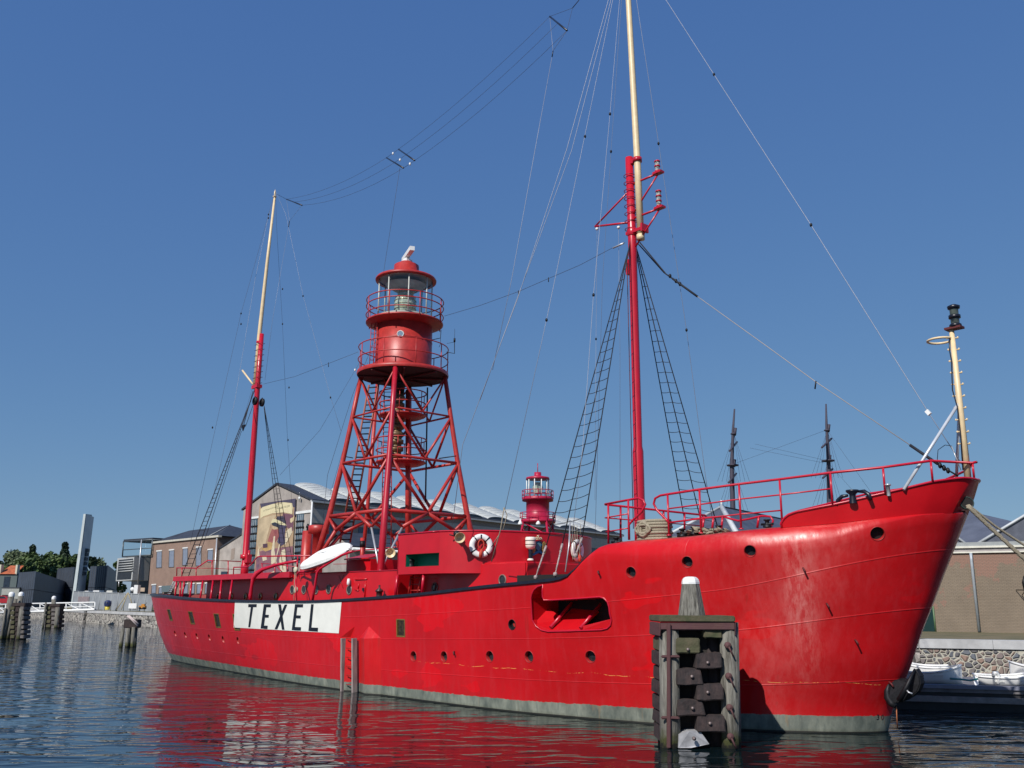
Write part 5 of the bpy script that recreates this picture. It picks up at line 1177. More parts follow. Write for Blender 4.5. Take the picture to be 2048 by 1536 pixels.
m_.tube(pts, .042, 7); m_.tube([q + Vector((.12, .12, -.03)) for q in pts[::-1]], .042, 7); m_.tube([q + Vector((.05, .2, -.08)) for q in pts[4:-6]], .042, 7)
thing(m_, 'mooring_rope', ROPE, 'pale mooring rope lying in a loose heap along the forecastle edge', 'rope')
# bow mooring lines to the quay, off to the right
def hawser(pts, r, label, twist=False):
    P = [atY(x, y, Y) for x, y, Y in pts] + [Vector((24.0 + len(label) * .02, 33.6, 1.65))]; m_ = MB(); out = []
    for a, b in zip(P, P[1:]):
        for k in range(10): out.append(a.lerp(b, k / 10))
    out.append(P[-1]); 
    for s_ in range(3 if twist else 1):
        m_.tube([q + (Vector((math.cos(i * 1.1 + s_ * 2.1), 0, math.sin(i * 1.1 + s_ * 2.1))) * r * .7 if twist else Vector((0, 0, 0))) for i, q in enumerate(out)], r, 7)
    o = m_.build('mooring_line', ROPE); return tag(o, label, 'rope')
W0 = toW(h); Y0 = W0.y - .1
hawser([(1935, 1012, Y0), (1986, 1060, Y0 + .1), (2048, 1117, Y0 + .2), (2110, 1180, Y0 + .4)], .030, 'thicker twisted pale line, lower of two running from the bow hawse to the quay', True)
hawser([(1937, 1010, Y0), (1990, 1052, Y0 + .15), (2048, 1090, Y0 + .3), (2110, 1130, Y0 + .5)], .027, 'thinner pale line, upper of two running from the bow hawse to the quay')
# stockless anchor housed against the stem
def anchor():
    c = sy(1808, 1386, -.12); t = root('anchor', c, 'black iron anchor hanging against the red stem just above the water', 'anchor')
    P = lambda x, y, yy: sy(x, y, yy) - c
    m_ = MB()
    # crown arc and palms
    arc_ = [P(*zz, -.35) for zz in [Z(5.12, 1648, 1200)(*q) for q in [(665, 860), (648, 930), (655, 1000), (690, 1060), (735, 1090)]]]
    m_.tube(arc_, [.03, .07, .09, .08, .05], 12)
    m_.build('crown', IRON, t)
    z5 = Z(5.12, 1648, 1200)
    def palm(pts, ya, yb, th):
        q = MB(); A = [P(*z5(x, y), lerp(ya, yb, i / (len(pts) - 1))) for i, (x, y) in enumerate(pts)]; q.prism(A, Vector((.05, th, .02))); o = q.build('fluke', IRON, t); fixn(o); bevel(o, .02); return o
    palm([(930, 702), (975, 780), (985, 860), (960, 930), (900, 985), (820, 1035), (760, 1050), (800, 960), (850, 860), (890, 770)], -.25, -.3, .14)
    palm([(700, 830), (760, 808), (840, 815), (850, 850), (800, 960), (745, 1060), (700, 1060), (655, 990), (650, 900)], -.30, -.42, .12)
    s_ = MB(); s_.tube([P(*z5(930, 705), -.3), P(*z5(850, 880), -.5), P(*z5(770, 1030), -.5)], [.02, .05, .07], 8); s_.build('shank', IRON, t)
    s_ = MB(); s_.tube([P(*z5(845, 920), -.5), P(*z5(865, 945), -.52), P(*z5(905, 960), -.5)], .018, 6); s_.build('shackle', GALV, t)
    s_ = MB(); s_.tube([P(*z5(740, 1090), -.3), P(*z5(752, 1310), -.2)], .012, 6); s_.build('lanyard', mat('orange_lanyard', (.45, .15, .06), .7), t)
anchor()
# black draught-protection hooks and lugs on the bow plating
for (x, y, L_) in [(1606, 1136, .08), (1653, 1207, .08), (1710, 1280, .08), (1778, 1364, .07), (1197, 1142, .08), (1322, 1255, .03), (909, 1303, .09)]:
    h2, n2 = hullhit(x, y, .0)
    if h2: MB().tube([h2, h2 + n2 * .06 + Vector((.02, 0, -.01)), h2 + n2 * .06 + Vector((.06, 0, -L_))], .022, 6).build('plating_lug', REDDK, hull)
# boarding ladder with timber rubbing strakes and pointed fender boxes
def sponson():
    z_ = Z(5.12, 660, 1180)
    for (xa, xb) in ((180, 178), (290, 293)):
        a, n = hullhit(*z_(xa, 490), .16); b, n = hullhit(*z_(xb, 1045), .16)
        m_ = MB(); m_.obox((a + b) / 2, Vector((.048, 0, 0)), n.normalized() * .08, (a - b) / 2); m_.build('rubbing_strake', mat('grey_timber', (.34, .29, .27), .85, var=.5, scale=6, col2=(.16, .12, .12), stretch=(3, 3, .3)), hull)
    for y in (495, 590, 683, 773, 865, 962):
        a, n = hullhit(*z_(200, y), .12); b, n = hullhit(*z_(275, y + 4), .12); MB().tube([a, b], .016, 6).build('rung', REDT, hull)
    for (tipx, tipy, l, r_, y) in ((255, 372, 115, 210, 482), (400, 372, 300, 520, 492)):
        tp_, n = hullhit(*z_(tipx, tipy)); a, n = hullhit(*z_(l, y)); b, n = hullhit(*z_(r_, y)); a2, _n = hullhit(*z_(l, 950)); b2, _n = hullhit(*z_(r_, 960)); o_ = n * .22; m = (a + b) / 2 + o_; a2 = Vector((a.x, a2.y + .05, -.4)); b2 = Vector((b.x, b2.y + .05, -.4))
        q = MB(); q.add([tp_, a, b, m, a2, b2, (a2 + b2) / 2 + o_], [(0, 1, 3), (0, 3, 2), (1, 4, 6, 3), (3, 6, 5, 2)]); q.build('fender_box', FENDM, hull)
sponson()

# ================================================================ QUAY AND GROUND
QZ = 1.6
QL = [Vector((70, 19.5, 0)), Vector((15.2, 35.7, 0)), Vector((-40, 106.6, 0)), Vector((-58.6, 131.6, 0)), Vector((-95, 183, 0)), Vector((-420, 620, 0))]
gm = MB(); gp = [Vector((p.x, p.y, QZ)) for p in QL]
gm.poly([Vector((1500, 19.5, QZ))] + gp + [Vector((-1500, 2000, QZ)), Vector((-1500, 3000, QZ)), Vector((1500, 3000, QZ))])
def groundmat():
    m = mat('quay_grass', (0.17, 0.135, 0.075), 0.95, col2=(0.10, 0.095, 0.045), scale=0.9, bump=.02, bscale=6); return m
tag(gm.build('ground', groundmat()), kind='structure')
QG = 2.25
_n = Vector((.79, .61, 0)); bk_a = QL[1].lerp(QL[2], .70); bl_ = [bk_a, QL[2], QL[3], QL[4], QL[5]]; _back = Vector((.787, .617, 0)) * -1
_in = Vector((.787, .617, 0)); e1 = [Vector((*(p + _in * .9).xy, QZ + .01)) for p in bl_]; e2 = [Vector((*(p + _in * 12).xy, QG)) for p in bl_]
gb = MB()
for i_ in range(len(bl_) - 1): gb.quad(e1[i_], e1[i_ + 1], e2[i_ + 1], e2[i_])
gb.poly(e2 + [Vector((-1500, 2400, QG)), Vector((400, 2400, QG)), e2[0] + _in * 500])
tag(gb.build('ground_bank', groundmat()), kind='structure')
def stonemat(name, sc, mortar, cols):
    m = bpy.data.materials.new(name); m.use_nodes = True; t = m.node_tree; b = t.nodes['Principled BSDF']; b.inputs['Roughness'].default_value = .85
    tc = t.nodes.new('ShaderNodeTexCoord'); mp = t.nodes.new('ShaderNodeMapping'); mp.inputs['Scale'].default_value = (sc, sc, sc * 1.15); t.links.new(tc.outputs['Object'], mp.inputs[0])
    n = nd(t, 'ShaderNodeTexNoise', Scale=1.2, Detail=2); t.links.new(mp.outputs[0], n.inputs['Vector'])
    wv = mixc(t, 0.16, mp.outputs[0], n.outputs[1])
    v = t.nodes.new('ShaderNodeTexVoronoi'); v.feature = 'DISTANCE_TO_EDGE'; v.inputs['Scale'].default_value = 1; t.links.new(wv, v.inputs['Vector'])
    c = t.nodes.new('ShaderNodeTexVoronoi'); c.inputs['Scale'].default_value = 1; t.links.new(wv, c.inputs['Vector'])
    sp = t.nodes.new('ShaderNodeSeparateColor'); t.links.new(c.outputs['Color'], sp.inputs[0])
    st = ramp(t, sp.outputs[0], [(0.0, cols[0]), (.35, cols[1]), (.7, cols[2]), (.9, cols[3])])
    n2 = nd(t, 'ShaderNodeTexNoise', Scale=9.0, Detail=4); t.links.new(mp.outputs[0], n2.inputs['Vector']); st = mixc(t, .35, st, n2.outputs[0], 'OVERLAY')
    e = ramp(t, v.outputs['Distance'], [(0.05, 1), (0.085, 0)]); col = mixc(t, e, st, mortar); t.links.new(col, b.inputs['Base Color'])
    bp = t.nodes.new('ShaderNodeBump'); bp.inputs['Distance'].default_value = .05; t.links.new(ramp(t, v.outputs['Distance'], [(0.03, 0), (0.22, 1)]), bp.inputs['Height']); t.links.new(bp.outputs[0], b.inputs['Normal'])
    return m
ST1 = stonemat('rubble_stone', 5.4, (0.42, 0.40, 0.33), [(0.10, 0.10, 0.11), (0.17, 0.15, 0.14), (0.27, 0.18, 0.14), (0.13, 0.14, 0.16)])
ST2 = stonemat('basalt_stone', 2.0, (0.07, 0.065, 0.06), [(0.30, 0.29, 0.26), (0.42, 0.39, 0.34), (0.24, 0.22, 0.20), (0.36, 0.33, 0.30)])
CONC = mat('concrete', (0.50, 0.50, 0.50), .8, var=.18, scale=1.5, bump=.003)
def wallseg(a, b, name, m, label, zt=QZ - .30, off=0.0, th=.6):
    d = (b - a).normalized(); n = Vector((d.y, -d.x, 0)); n = n if n.dot(CAM - a) > 0 else -n
    root_ = MB(); a1, b1 = a + n * off, b + n * off
    root_.hexa([Vector((*(a1 + n * .15).xy, -.6)), Vector((*(b1 + n * .15).xy, -.6)), Vector((*(b1 - n * th).xy, -.6)), Vector((*(a1 - n * th).xy, -.6))], [Vector((*a1.xy, zt)), Vector((*b1.xy, zt)), Vector((*(b1 - n * th).xy, zt)), Vector((*(a1 - n * th).xy, zt))])
    o = root_.build(name, m); fixn(o); tag(o, label, 'wall'); L_ = (b - a).length; k = max(1, int(L_ / 2.4)); cp = MB()
    for i in range(k):
        e_ = .006 / L_; p = a.lerp(b, i / k + e_); q = a.lerp(b, (i + 1) / k - e_)
        cp.hexa([Vector((*(p + n * .07).xy, zt)), Vector((*(q + n * .07).xy, zt)), Vector((*(q - n * .62).xy, zt)), Vector((*(p - n * .62).xy, zt))], [Vector((*(p + n * .07).xy, QZ + .015)), Vector((*(q + n * .07).xy, QZ + .015)), Vector((*(q - n * .62).xy, QZ + .015)), Vector((*(p - n * .62).xy, QZ + .015))])
    c = cp.build('coping', CONC, o); fixn(c); return o
wallseg(QL[0], QL[1], 'quay_wall', ST1, 'quay wall of dark round rubble stones under pale coping, right of the bow')
wallseg(QL[1], QL[2], 'quay_wall', ST2, 'long quay wall of grey stone running behind the ship to its stern')
wallseg(QL[2], QL[3] + Vector((.5, -.7, 0)), 'quay_wall', ST2, 'quay wall of pale rough stones between the stern and the dark gap')
wallseg(QL[3] - Vector((.6, -.8, 0)), QL[5], 'quay_wall', ST2, 'low pale stone quay wall beneath the white railings at far left')

# ================================================================ BUILDINGS
P1 = Vector((-18.3, 84.9, 0)) * 1.25; G1 = Vector((-.7, .714, 0)).normalized(); N1 = Vector((G1.y, -G1.x, 0))   # facade line and its outward normal
if N1.dot(CAM - P1) < 0: N1 = -N1
L1 = Vector((.623, .782, 0))
def F(x, y, off=0.0): return onplane(x, y, P1 + N1 * off, N1)
def at_z(p, z): return Vector((p.x, p.y, z))
def brickmat(name, a, b, mortar, sc=1.0, patch=None):
    m = bpy.data.materials.new(name); m.use_nodes = True; t = m.node_tree; bs = t.nodes['Principled BSDF']; bs.inputs['Roughness'].default_value = .9
    g = t.nodes.new('ShaderNodeNewGeometry'); tc = t.nodes.new('ShaderNodeTexCoord')
    sp = t.nodes.new('ShaderNodeSeparateXYZ'); t.links.new(tc.outputs['Object'], sp.inputs[0])
    cx = t.nodes.new('ShaderNodeCombineXYZ'); t.links.new(mth(t, 'ADD', mth(t, 'MULTIPLY', sp.outputs[0], .95), mth(t, 'MULTIPLY', sp.outputs[1], -.55)), cx.inputs[0]); t.links.new(sp.outputs[2], cx.inputs[1])
    br_ = t.nodes.new('ShaderNodeTexBrick'); br_.inputs['Scale'].default_value = sc * 4.4; br_.inputs['Mortar Size'].default_value = .02; br_.inputs['Brick Width'].default_value = .9; br_.inputs['Row Height'].default_value = .3
    br_.inputs['Color1'].default_value = (*a, 1); br_.inputs['Color2'].default_value = (*b, 1); br_.inputs['Mortar'].default_value = (*mortar, 1); t.links.new(cx.outputs[0], br_.inputs[0])
    n = nd(t, 'ShaderNodeTexNoise', Scale=.7, Detail=6, Roughness=.7); t.links.new(tc.outputs['Object'], n.inputs['Vector'])
    c = mixc(t, .5, br_.outputs[0], ramp(t, n.outputs[0], [(.3, tuple(.62 * q for q in a)), (.7, tuple(1.1 * q for q in a))]))
    if patch:
        n3 = nd(t, 'ShaderNodeTexNoise', Scale=.42, Detail=7, Roughness=.62); t.links.new(tc.outputs['Object'], n3.inputs['Vector'])
        hgt = mth(t, 'ADD', n3.outputs[0], mth(t, 'MULTIPLY', mth(t, 'SUBTRACT', sp.outputs[2], 3.6), .07))
        c = mixc(t, ramp(t, hgt, [(.585, 0), (.60, 1)]), c, mixc(t, ramp(t, br_.outputs[1], [(.1, 0), (.5, 1)]), patch, mortar))
    t.links.new(c, bs.inputs['Base Color']); bp = t.nodes.new('ShaderNodeBump'); bp.inputs['Distance'].default_value = .012; t.links.new(br_.outputs[1], bp.inputs['Height']); bp.invert = True; t.links.new(bp.outputs[0], bs.inputs['Normal']); return m
BRK = brickmat('pink_brown_brick', (.30, .20, .155), (.26, .17, .13), (.30, .25, .21))
BRKH = brickmat('grey_brown_brick', (.27, .23, .205), (.23, .19, .165), (.28, .25, .22))
RENDR = mat('grey_render', (.36, .32, .29), .85, var=.2, scale=.8)
SLATE = mat('dark_slate', (.045, .05, .065), .6, var=.3, scale=2)
TRIM = mat('white_trim', (.75, .76, .74), .5)
WGLS = mat('blue_grey_glass', (.16, .20, .26), .12, var=.25, scale=.8)
WDRK = mat('dark_window', (.03, .045, .07), .15, var=.4, scale=1.2)

# --- big hall with the gable and the poster
hall = empty('industrial_hall', at_z(P1, QZ)); tag(hall, 'long hall with a banner on its grey gable and a row of white arched rooflights', 'building')
def wbuild(mb, name, m, par): o = mb.build(name, m, par); o.matrix_parent_inverse = Matrix.Translation(par.location).inverted() if par.type == 'EMPTY' else Matrix.Identity(4); return o
HR = F(624, 1001); HA = F(558, 970.5); HLf = F(488, 1022); zE = 14.1; zA = 16.6; W_ = (HR - HLf).length
corner = at_z(P1, 0)
def hp(s, l, z): return Vector((corner.x + G1.x * s + L1.x * l, corner.y + G1.y * s + L1.y * l, z))
LEN = 67
wl_ = MB(); gw = W_
wl_.prism([hp(0, 0, QZ), hp(0, 0, zE), hp(gw / 2, 0, zA), hp(gw, 0, zE), hp(gw, 0, QZ)], L1 * .5); wbuild(wl_, 'gable_wall', RENDR, hall)
w2 = MB(); w2.hexa([hp(.05, .5, QZ), hp(.05, LEN, QZ), hp(.5, LEN, QZ), hp(.5, .5, QZ)], [hp(.05, .5, zE), hp(.05, LEN, zE), hp(.5, LEN, zE), hp(.5, .5, zE)]); w2.hexa([hp(gw - .5, .5, QZ), hp(gw - .5, LEN, QZ), hp(gw, LEN, QZ), hp(gw, .5, QZ)], [hp(gw - .5, .5, zE), hp(gw - .5, LEN, zE), hp(gw, LEN, zE), hp(gw, .5, zE)]); wbuild(w2, 'side_wall', BRKH, hall)
rf = MB()
for s0, s1 in ((-.35, gw / 2), (gw + .35, gw / 2)): rf.hexa([hp(s0, -.15, zE + .0), hp(s0, LEN, zE + .0), hp(s1, LEN, zA + .1), hp(s1, -.15, zA + .1)], [hp(s0, -.15, zE + .22), hp(s0, LEN, zE + .22), hp(s1, LEN, zA + .32), hp(s1, -.15, zA + .32)])
wbuild(rf, 'roof', SLATE, hall)
SKY_ = mat('rooflight_white', (.54, .55, .51), .5, var=.12, scale=1.2)
for k in range(11):
    l0 = 2.5 + k * 5.8; l1 = l0 + 5.0; m_ = MB(); n = 12; A = []; B_ = []
    for i in range(n + 1):
        an = math.pi * i / n; l = (l0 + l1) / 2 - math.cos(an) * 2.5; h_ = .10 + .50 * math.sin(an)
        A.append(hp(.15, l, zE + .15 + h_)); B_.append(hp(gw / 2 - .2, l, zA + .1 + h_))
    for i in range(n): m_.add([A[i], A[i + 1], B_[i + 1], B_[i]], [(0, 1, 2, 3)], 0, True)
    ro = wbuild(m_, 'rooflight', SKY_, hall)
    q = MB(); q.poly(A, 0); o = q.build('lunette', WDRK, ro)
    q = MB()
    for j in range(8): t_ = j / 7; q.tube([a.lerp(b, t_) + Vector((0, 0, .02)) for a, b in zip(A, B_)], .05, 4)
    q.build('rib', TRIM, ro)
g = MB(); g.hexa([hp(-.38, -.2, zE - .1), hp(-.38, LEN, zE - .1), hp(-.05, LEN, zE - .1), hp(-.05, -.2, zE - .1)], [hp(-.38, -.2, zE + .12), hp(-.38, LEN, zE + .12), hp(-.05, LEN, zE + .12), hp(-.05, -.2, zE + .12)]); wbuild(g, 'gutter', mat('gutter_grey', (.5, .5, .48), .5), hall)
g = MB(); g.hexa([hp(-.02, 0, 11.7), hp(-.02, LEN, 11.7), hp(.06, LEN, 11.7), hp(.06, 0, 11.7)], [hp(-.02, 0, 13.3), hp(-.02, LEN, 13.3), hp(.06, LEN, 13.3), hp(.06, 0, 13.3)]); wbuild(g, 'fascia', mat('fascia_grey', (.40, .38, .34), .7), hall)
for k in range(11):
    l0 = 1.6 + k * 5.8; m_ = MB(); m_.hexa([hp(-.01, l0, 2.6), hp(-.01, l0 + 4.8, 2.6), hp(.08, l0 + 4.8, 2.6), hp(.08, l0, 2.6)], [hp(-.01, l0, 11.6), hp(-.01, l0 + 4.8, 11.6), hp(.08, l0 + 4.8, 11.6), hp(.08, l0, 11.6)]); wo = wbuild(m_, 'side_window', mat('blue_side_glass', (.035, .07, .13), .12, var=.3, scale=.7), hall)
    q = MB()
    for z in (4.8, 7.0, 9.3): q.hexa([hp(-.05, l0, z), hp(-.05, l0 + 4.8, z), hp(-.012, l0 + 4.8, z), hp(-.012, l0, z)], [hp(-.05, l0, z + .12), hp(-.05, l0 + 4.8, z + .12), hp(-.012, l0 + 4.8, z + .12), hp(-.012, l0, z + .12)])
    for l in (l0 + 1.6, l0 + 3.2): q.hexa([hp(-.04, l, 2.6), hp(-.04, l + .08, 2.6), hp(-.014, l + .08, 2.6), hp(-.014, l, 2.6)], [hp(-.04, l, 11.6), hp(-.04, l + .08, 11.6), hp(-.014, l + .08, 11.6), hp(-.014, l, 11.6)])
    q.build('glazing_bars', mat('bar_dark', (.10, .11, .12), .5), wo)
def fpoly(pts, off, th, name, m, par, zf=None):
    mb = MB(); mb.prism([F(*(zf(x, y) if zf else (x, y)), off) for x, y in pts], N1 * th); o = wbuild(mb, name, m, par) if par.type == 'EMPTY' else mb.build(name, m, par); return o
fpoly([(497, 1034.8), (521, 1031.8), (521, 1036), (497, 1039)], .02, .10, 'white_band', TRIM, hall); fpoly([(590, 1024), (624, 1019.5), (624, 1024.8), (590, 1028.8)], .02, .10, 'white_band', TRIM, hall)
for (xa, xb, y0a, y0b) in ((501, 515, 1040, 1038), (594, 608, 1029.5, 1027.5)):
    o = fpoly([(xa, y0a), (xb, y0b), (xb - (3 if xa < 550 else 1.5), 1150), (xa - 6, 1152)] if xa < 550 else [(xa, y0a), (xb, y0b), (xb - 5, 1125), (xa - 5, 1126)], .03, .03, 'gable_window', mat('gable_glass', (.10, .15, .19), .15, var=.5, scale=1.5), hall)
    for k in range(7):
        y = lerp(y0a + 13, 1140 if xa < 550 else 1118, k / 6); dxx = (y - y0a) * -.05; q = MB(); A = F(xa + dxx - .5, y + .8, .08); B2 = F(xb + dxx + .5, y - .8, .08); q.tube([A, B2], .13, 4); q.build('transom', IRON, o)
    for fr in (.25, .5, .75):
        q = MB(); q.tube([F(lerp(xa, xb, fr), y0a, .07), F(lerp(xa, xb, fr) - 5, 1120, .07)], .035, 4); q.build('glazing_bar', mat('bar_light', (.35, .38, .40), .5), o)
# poster: a flat printed banner on the gable
pz = Z(7.314, 490, 950)
PC = lambda n, c, **k: mat('print_' + n, c, .7, **k)
ban = fpoly([(220, 420), (745, 343), (722, 690), (700, 1080), (688, 1480), (135, 1500), (175, 900), (205, 600)], .12, .04, 'banner', PC('base', (.42, .30, .18), col2=(.30, .19, .12), scale=.35), hall, pz)
ban['label'] = 'tall faded banner with a sailor painted in cream, brown and purple'
def bp_(pts, n, c, off, **k): return fpoly(pts, off, .004, 'print_' + n, PC(n, c, **k), ban, pz)
bp_([(220, 420), (745, 343), (738, 470), (700, 470), (690, 410), (600, 400), (480, 400), (250, 480), (235, 490)], 'navy', (.07, .06, .10), .165)
bp_([(735, 350), (745, 343), (735, 600), (715, 590)], 'navy', (.07, .06, .10), .165)
bp_([(228, 500), (255, 470), (400, 425), (560, 398), (690, 412), (700, 480), (690, 570), (560, 545), (400, 560), (260, 610), (225, 640)], 'cream', (.66, .58, .36), .170, var=.08)
bp_([(215, 640), (400, 590), (470, 580), (380, 700), (330, 880), (300, 1010), (200, 1090), (170, 1000)], 'glow', (.60, .47, .30), .168, var=.25, scale=.4)
bp_([(560, 560), (700, 580), (712, 700), (700, 820), (600, 760), (540, 640)], 'plum', (.16, .07, .10), .170)
bp_([(380, 700), (400, 650), (440, 640), (530, 680), (600, 720), (610, 740), (520, 730), (440, 695), (385, 725)], 'capband', (.62, .56, .34), .182)
bp_([(450, 650), (470, 605), (560, 600), (600, 680), (600, 720), (530, 690)], 'cap', (.05, .045, .07), .178)
bp_([(385, 705), (440, 690), (520, 730), (510, 780), (400, 735)], 'peak', (.03, .035, .05), .190)
bp_([(400, 745), (490, 760), (490, 790), (420, 800), (400, 780)], 'face', (.50, .37, .22), .186)
bp_([(395, 790), (490, 790), (500, 900), (430, 1000), (330, 970), (370, 850)], 'beard', (.20, .05, .06), .180, col2=(.34, .12, .10), scale=1.5)
bp_([(490, 720), (600, 740), (580, 880), (590, 1000), (520, 1040), (470, 980), (500, 880)], 'coat', (.06, .05, .10), .182)
bp_([(260, 1010), (330, 1000), (330, 1060), (265, 1070)], 'pipe', (.08, .04, .06), .182)
bp_([(335, 985), (420, 970), (410, 1080), (300, 1120), (240, 1080)], 'sleeve', (.56, .36, .14), .178, var=.3, scale=1)
bp_([(660, 640), (715, 610), (715, 660), (680, 700), (660, 690)], 'hand', (.62, .50, .30), .180)
bp_([(200, 1120), (400, 1080), (700, 1040), (690, 1480), (140, 1490), (160, 1250)], 'crowd', (.28, .12, .13), .174, col2=(.10, .06, .10), scale=1.1)
for pts in ([(420, 900), (440, 890), (430, 1100), (470, 1320), (380, 1330), (385, 1120)], [(500, 1010), (520, 1000), (470, 1180), (450, 1300), (430, 1290)], [(540, 1100), (590, 1080), (600, 1420), (520, 1440), (500, 1240)], [(600, 820), (680, 760), (690, 840), (600, 1000), (580, 1060)], [(190, 1080), (205, 1080), (215, 1200), (180, 1190)], [(250, 1190), (310, 1180), (320, 1240), (260, 1260)], [(350, 1440), (430, 1400), (430, 1480), (350, 1485)]):
    bp_(pts, 'sails', (.62, .53, .38), .188, var=.15)
tz = Z(22.756, 510, 985)
def ptext(s, x, y, h_, wsc, ang=0.0):
    vs, fs = text_mesh(s, 1.0); o0 = F(*tz(x, y), .18); ux = (F(*tz(x + 100, y - 17), .18) - o0) / 100; uy = (F(*tz(x, y - 100), .18) - o0) / 100
    MB().add([o0 + ux * (v.x * wsc) + uy * (v.y * h_ + v.x * ang) for v in vs], fs).build('lettering', PC('ink', (.16, .17, .12)), ban)
ptext('ATTRACTIONS', 650, 760, 95, 82, 12); ptext('A', 990, 650, 260, 170); ptext('DEN HELDER', 1350, 660, 105, 82, 4); ptext('HAVEN', 990, 855, 65, 62)
p = F(624, 1010, .3); wbuild(MB().tube([at_z(p, 2), at_z(p, 14)], .10, 6), 'downpipe', TRIM, hall)
wbuild(MB().tube([F(598, 1003, .1), F(599, 985, .1)], .03, 4).lathe([(0, 0), (.15, .1), (.15, .3), (0, .4)], F(599, 1000, .3), 8), 'wall_lamp', TRIM, hall)

# --- lean-to and brick block left of it
def ext(pts, name, m, par, depth, off=0.0, zf=None):
    mb = MB(); mb.prism([F(*(zf(x, y) if zf else (x, y)), off) if not isinstance(y, str) else at_z(F(x, 1100, off), QZ) for x, y in pts], L1 * depth); return wbuild(mb, name, m, par)
lt = empty('lean_to', at_z(F(460, 1100), QZ)); tag(lt, 'pale rendered lean-to with a sloping roofline between the hall and the brick block', 'building')
ext([(434, 'b'), (434, 1102), (486, 1068.5), (494, 1065), (494, 'b')], 'wall', mat('pale_render', (.44, .39, .35), .85, var=.2, scale=.7), lt, 9, -.25)
fpoly([(443, 1143), (455, 1143), (454, 1151), (442, 1151)], .0 - .2, .06, 'window', WDRK, lt); fpoly([(463, 1098), (470, 1096), (468, 1118), (461, 1120)], -.24, .012, 'stain', mat('brown_stain', (.30, .24, .20), .9), lt)
ext([(434, 1101), (486, 1067.5), (494, 1064), (494, 1061), (486, 1064), (434, 1098)], 'roof', SLATE, lt, 9.3, -.15)
bb = empty('brick_block', at_z(F(370, 1100), QZ)); tag(bb, 'two storey pinkish brick block with tall windows and a dark pitched roof behind the stern', 'building')
ext([(304.5, 'b'), (304.5, 1086), (436, 1073), (436, 'b')], 'wall', BRK, bb, 10, 0)
ext([(303, 1087), (303, 1083.5), (437, 1070), (437, 1074)], 'eaves', mat('eaves_cream', (.55, .52, .44), .7), bb, .5, .25)
E0 = F(303, 1084, .2); E1 = F(437, 1071, .2); R0 = onplane(379, 1061, P1 - N1 * 5, N1); R1 = onplane(460, 1050.5, P1 - N1 * 5, N1); BK0 = E0 + L1 * 11 ; BK1 = E1 + L1 * 11
m_ = MB(); M0 = onplane(345, 1077.5, P1 - N1 * 2.0, N1)
m_.add([E0, E1, R1, R0, BK0, BK1, M0], [(0, 1, 2, 3, 6), (0, 6, 3, 4), (3, 2, 5, 4), (1, 5, 2), (0, 4, 5, 1)]); wbuild(m_, 'roof', SLATE, bb)
wbuild(MB().tube([R1 + Vector((0, 0, .05)), E1.lerp(E0, .12) + Vector((0, 0, .1))], .06, 4), 'verge_trim', mat('gutter_grey', (.5,) * 3), bb)
wbuild(MB().tube([F(434, 1076, .25), at_z(F(434, 1100, .25), 2)], .10, 6), 'downpipe', GALV, bb)
for (x0, x1, y0, y1) in [(172, 224, 785, 950), (300, 350, 775, 945), (440, 489, 755, 925), (576, 628, 745, 930), (696, 748, 770, 890), (122, 165, 1130, 1215), (445, 492, 1122, 1215), (520, 560, 1120, 1215), (585, 628, 1118, 1215), (668, 692, 1112, 1215), (196, 232, 1150, 1215)]:
    dy = -(x1 - x0) * .10; o = fpoly([zs2(x0, y0), zs2(x1, y0 + dy), zs2(x1 - 3, y1 + dy * .5), zs2(x0 - 6, y1)], .0, .02, 'window', mat('pale_blue_glass', (.22, .25, .32), .12, var=.15), bb)
    fpoly([zs2(x0 - 1, y0 - 12), zs2(x1 + 2, y0 + dy - 12), zs2(x1 + 2, y0 + dy + 2), zs2(x0 - 1, y0 + 2)], .01, .06, 'lintel', TRIM, o)
    q = MB(); c4 = [F(*zs2(x0, y0), .04), F(*zs2(x1, y0 + dy), .04), F(*zs2(x1 - 3, y1 + dy * .5), .04), F(*zs2(x0 - 6, y1), .04)]; q.tube(c4, .05, 4, closed=True, smooth=False); q.build('frame', mat('frame_dark', (.08, .07, .07), .5), o)
fpoly([zs2(228, 1135), zs2(330, 1130), zs2(330, 1195), zs2(225, 1200)], .3, .1, 'louvre_panel', mat('teal_grey', (.12, .16, .17), .5), bb)
# --- steel and glass stair tower with the projecting louvred box
zs0 = Z(4.096, 0, 950)
sg = empty('glass_pavilion', at_z(F(280, 1100), QZ)); tag(sg, 'black stair tower with glass top and framed louvred box beside the brick block', 'building')
ext([(268, 'b'), (269, 1113), (303.5, 1110), (303.5, 'b')], 'core', mat('black_cladding', (.03, .032, .036), .5, var=.3), sg, 7, -2.5)
fr = MB()
A = {k: F(*zs0(*k), .3) for k in [(1012, 545), (1250, 530), (1002, 670), (1238, 655), (1160, 530), (1148, 665)]}
dp = L1 * 6
for a_, b_ in (((1012, 545), (1250, 530)), ((1012, 545), (1002, 670)), ((1160, 530), (1148, 665)), ((1002, 670), (1238, 655)), ((1250, 530), (1238, 655))):
    fr.tube([A[a_], A[b_]], .10, 4); fr.tube([A[a_] + dp, A[b_] + dp], .10, 4)
for k in A: fr.tube([A[k], A[k] + dp], .08, 4)
mm = lambda a_, b_, t_: A[a_].lerp(A[b_], t_)
fr.tube([mm((1012, 545), (1002, 670), .55), mm((1250, 530), (1238, 655), .55)], .06, 4)
wbuild(fr, 'steel_frame', mat('frame_steel', (.10, .12, .13), .4, metal=.3), sg)
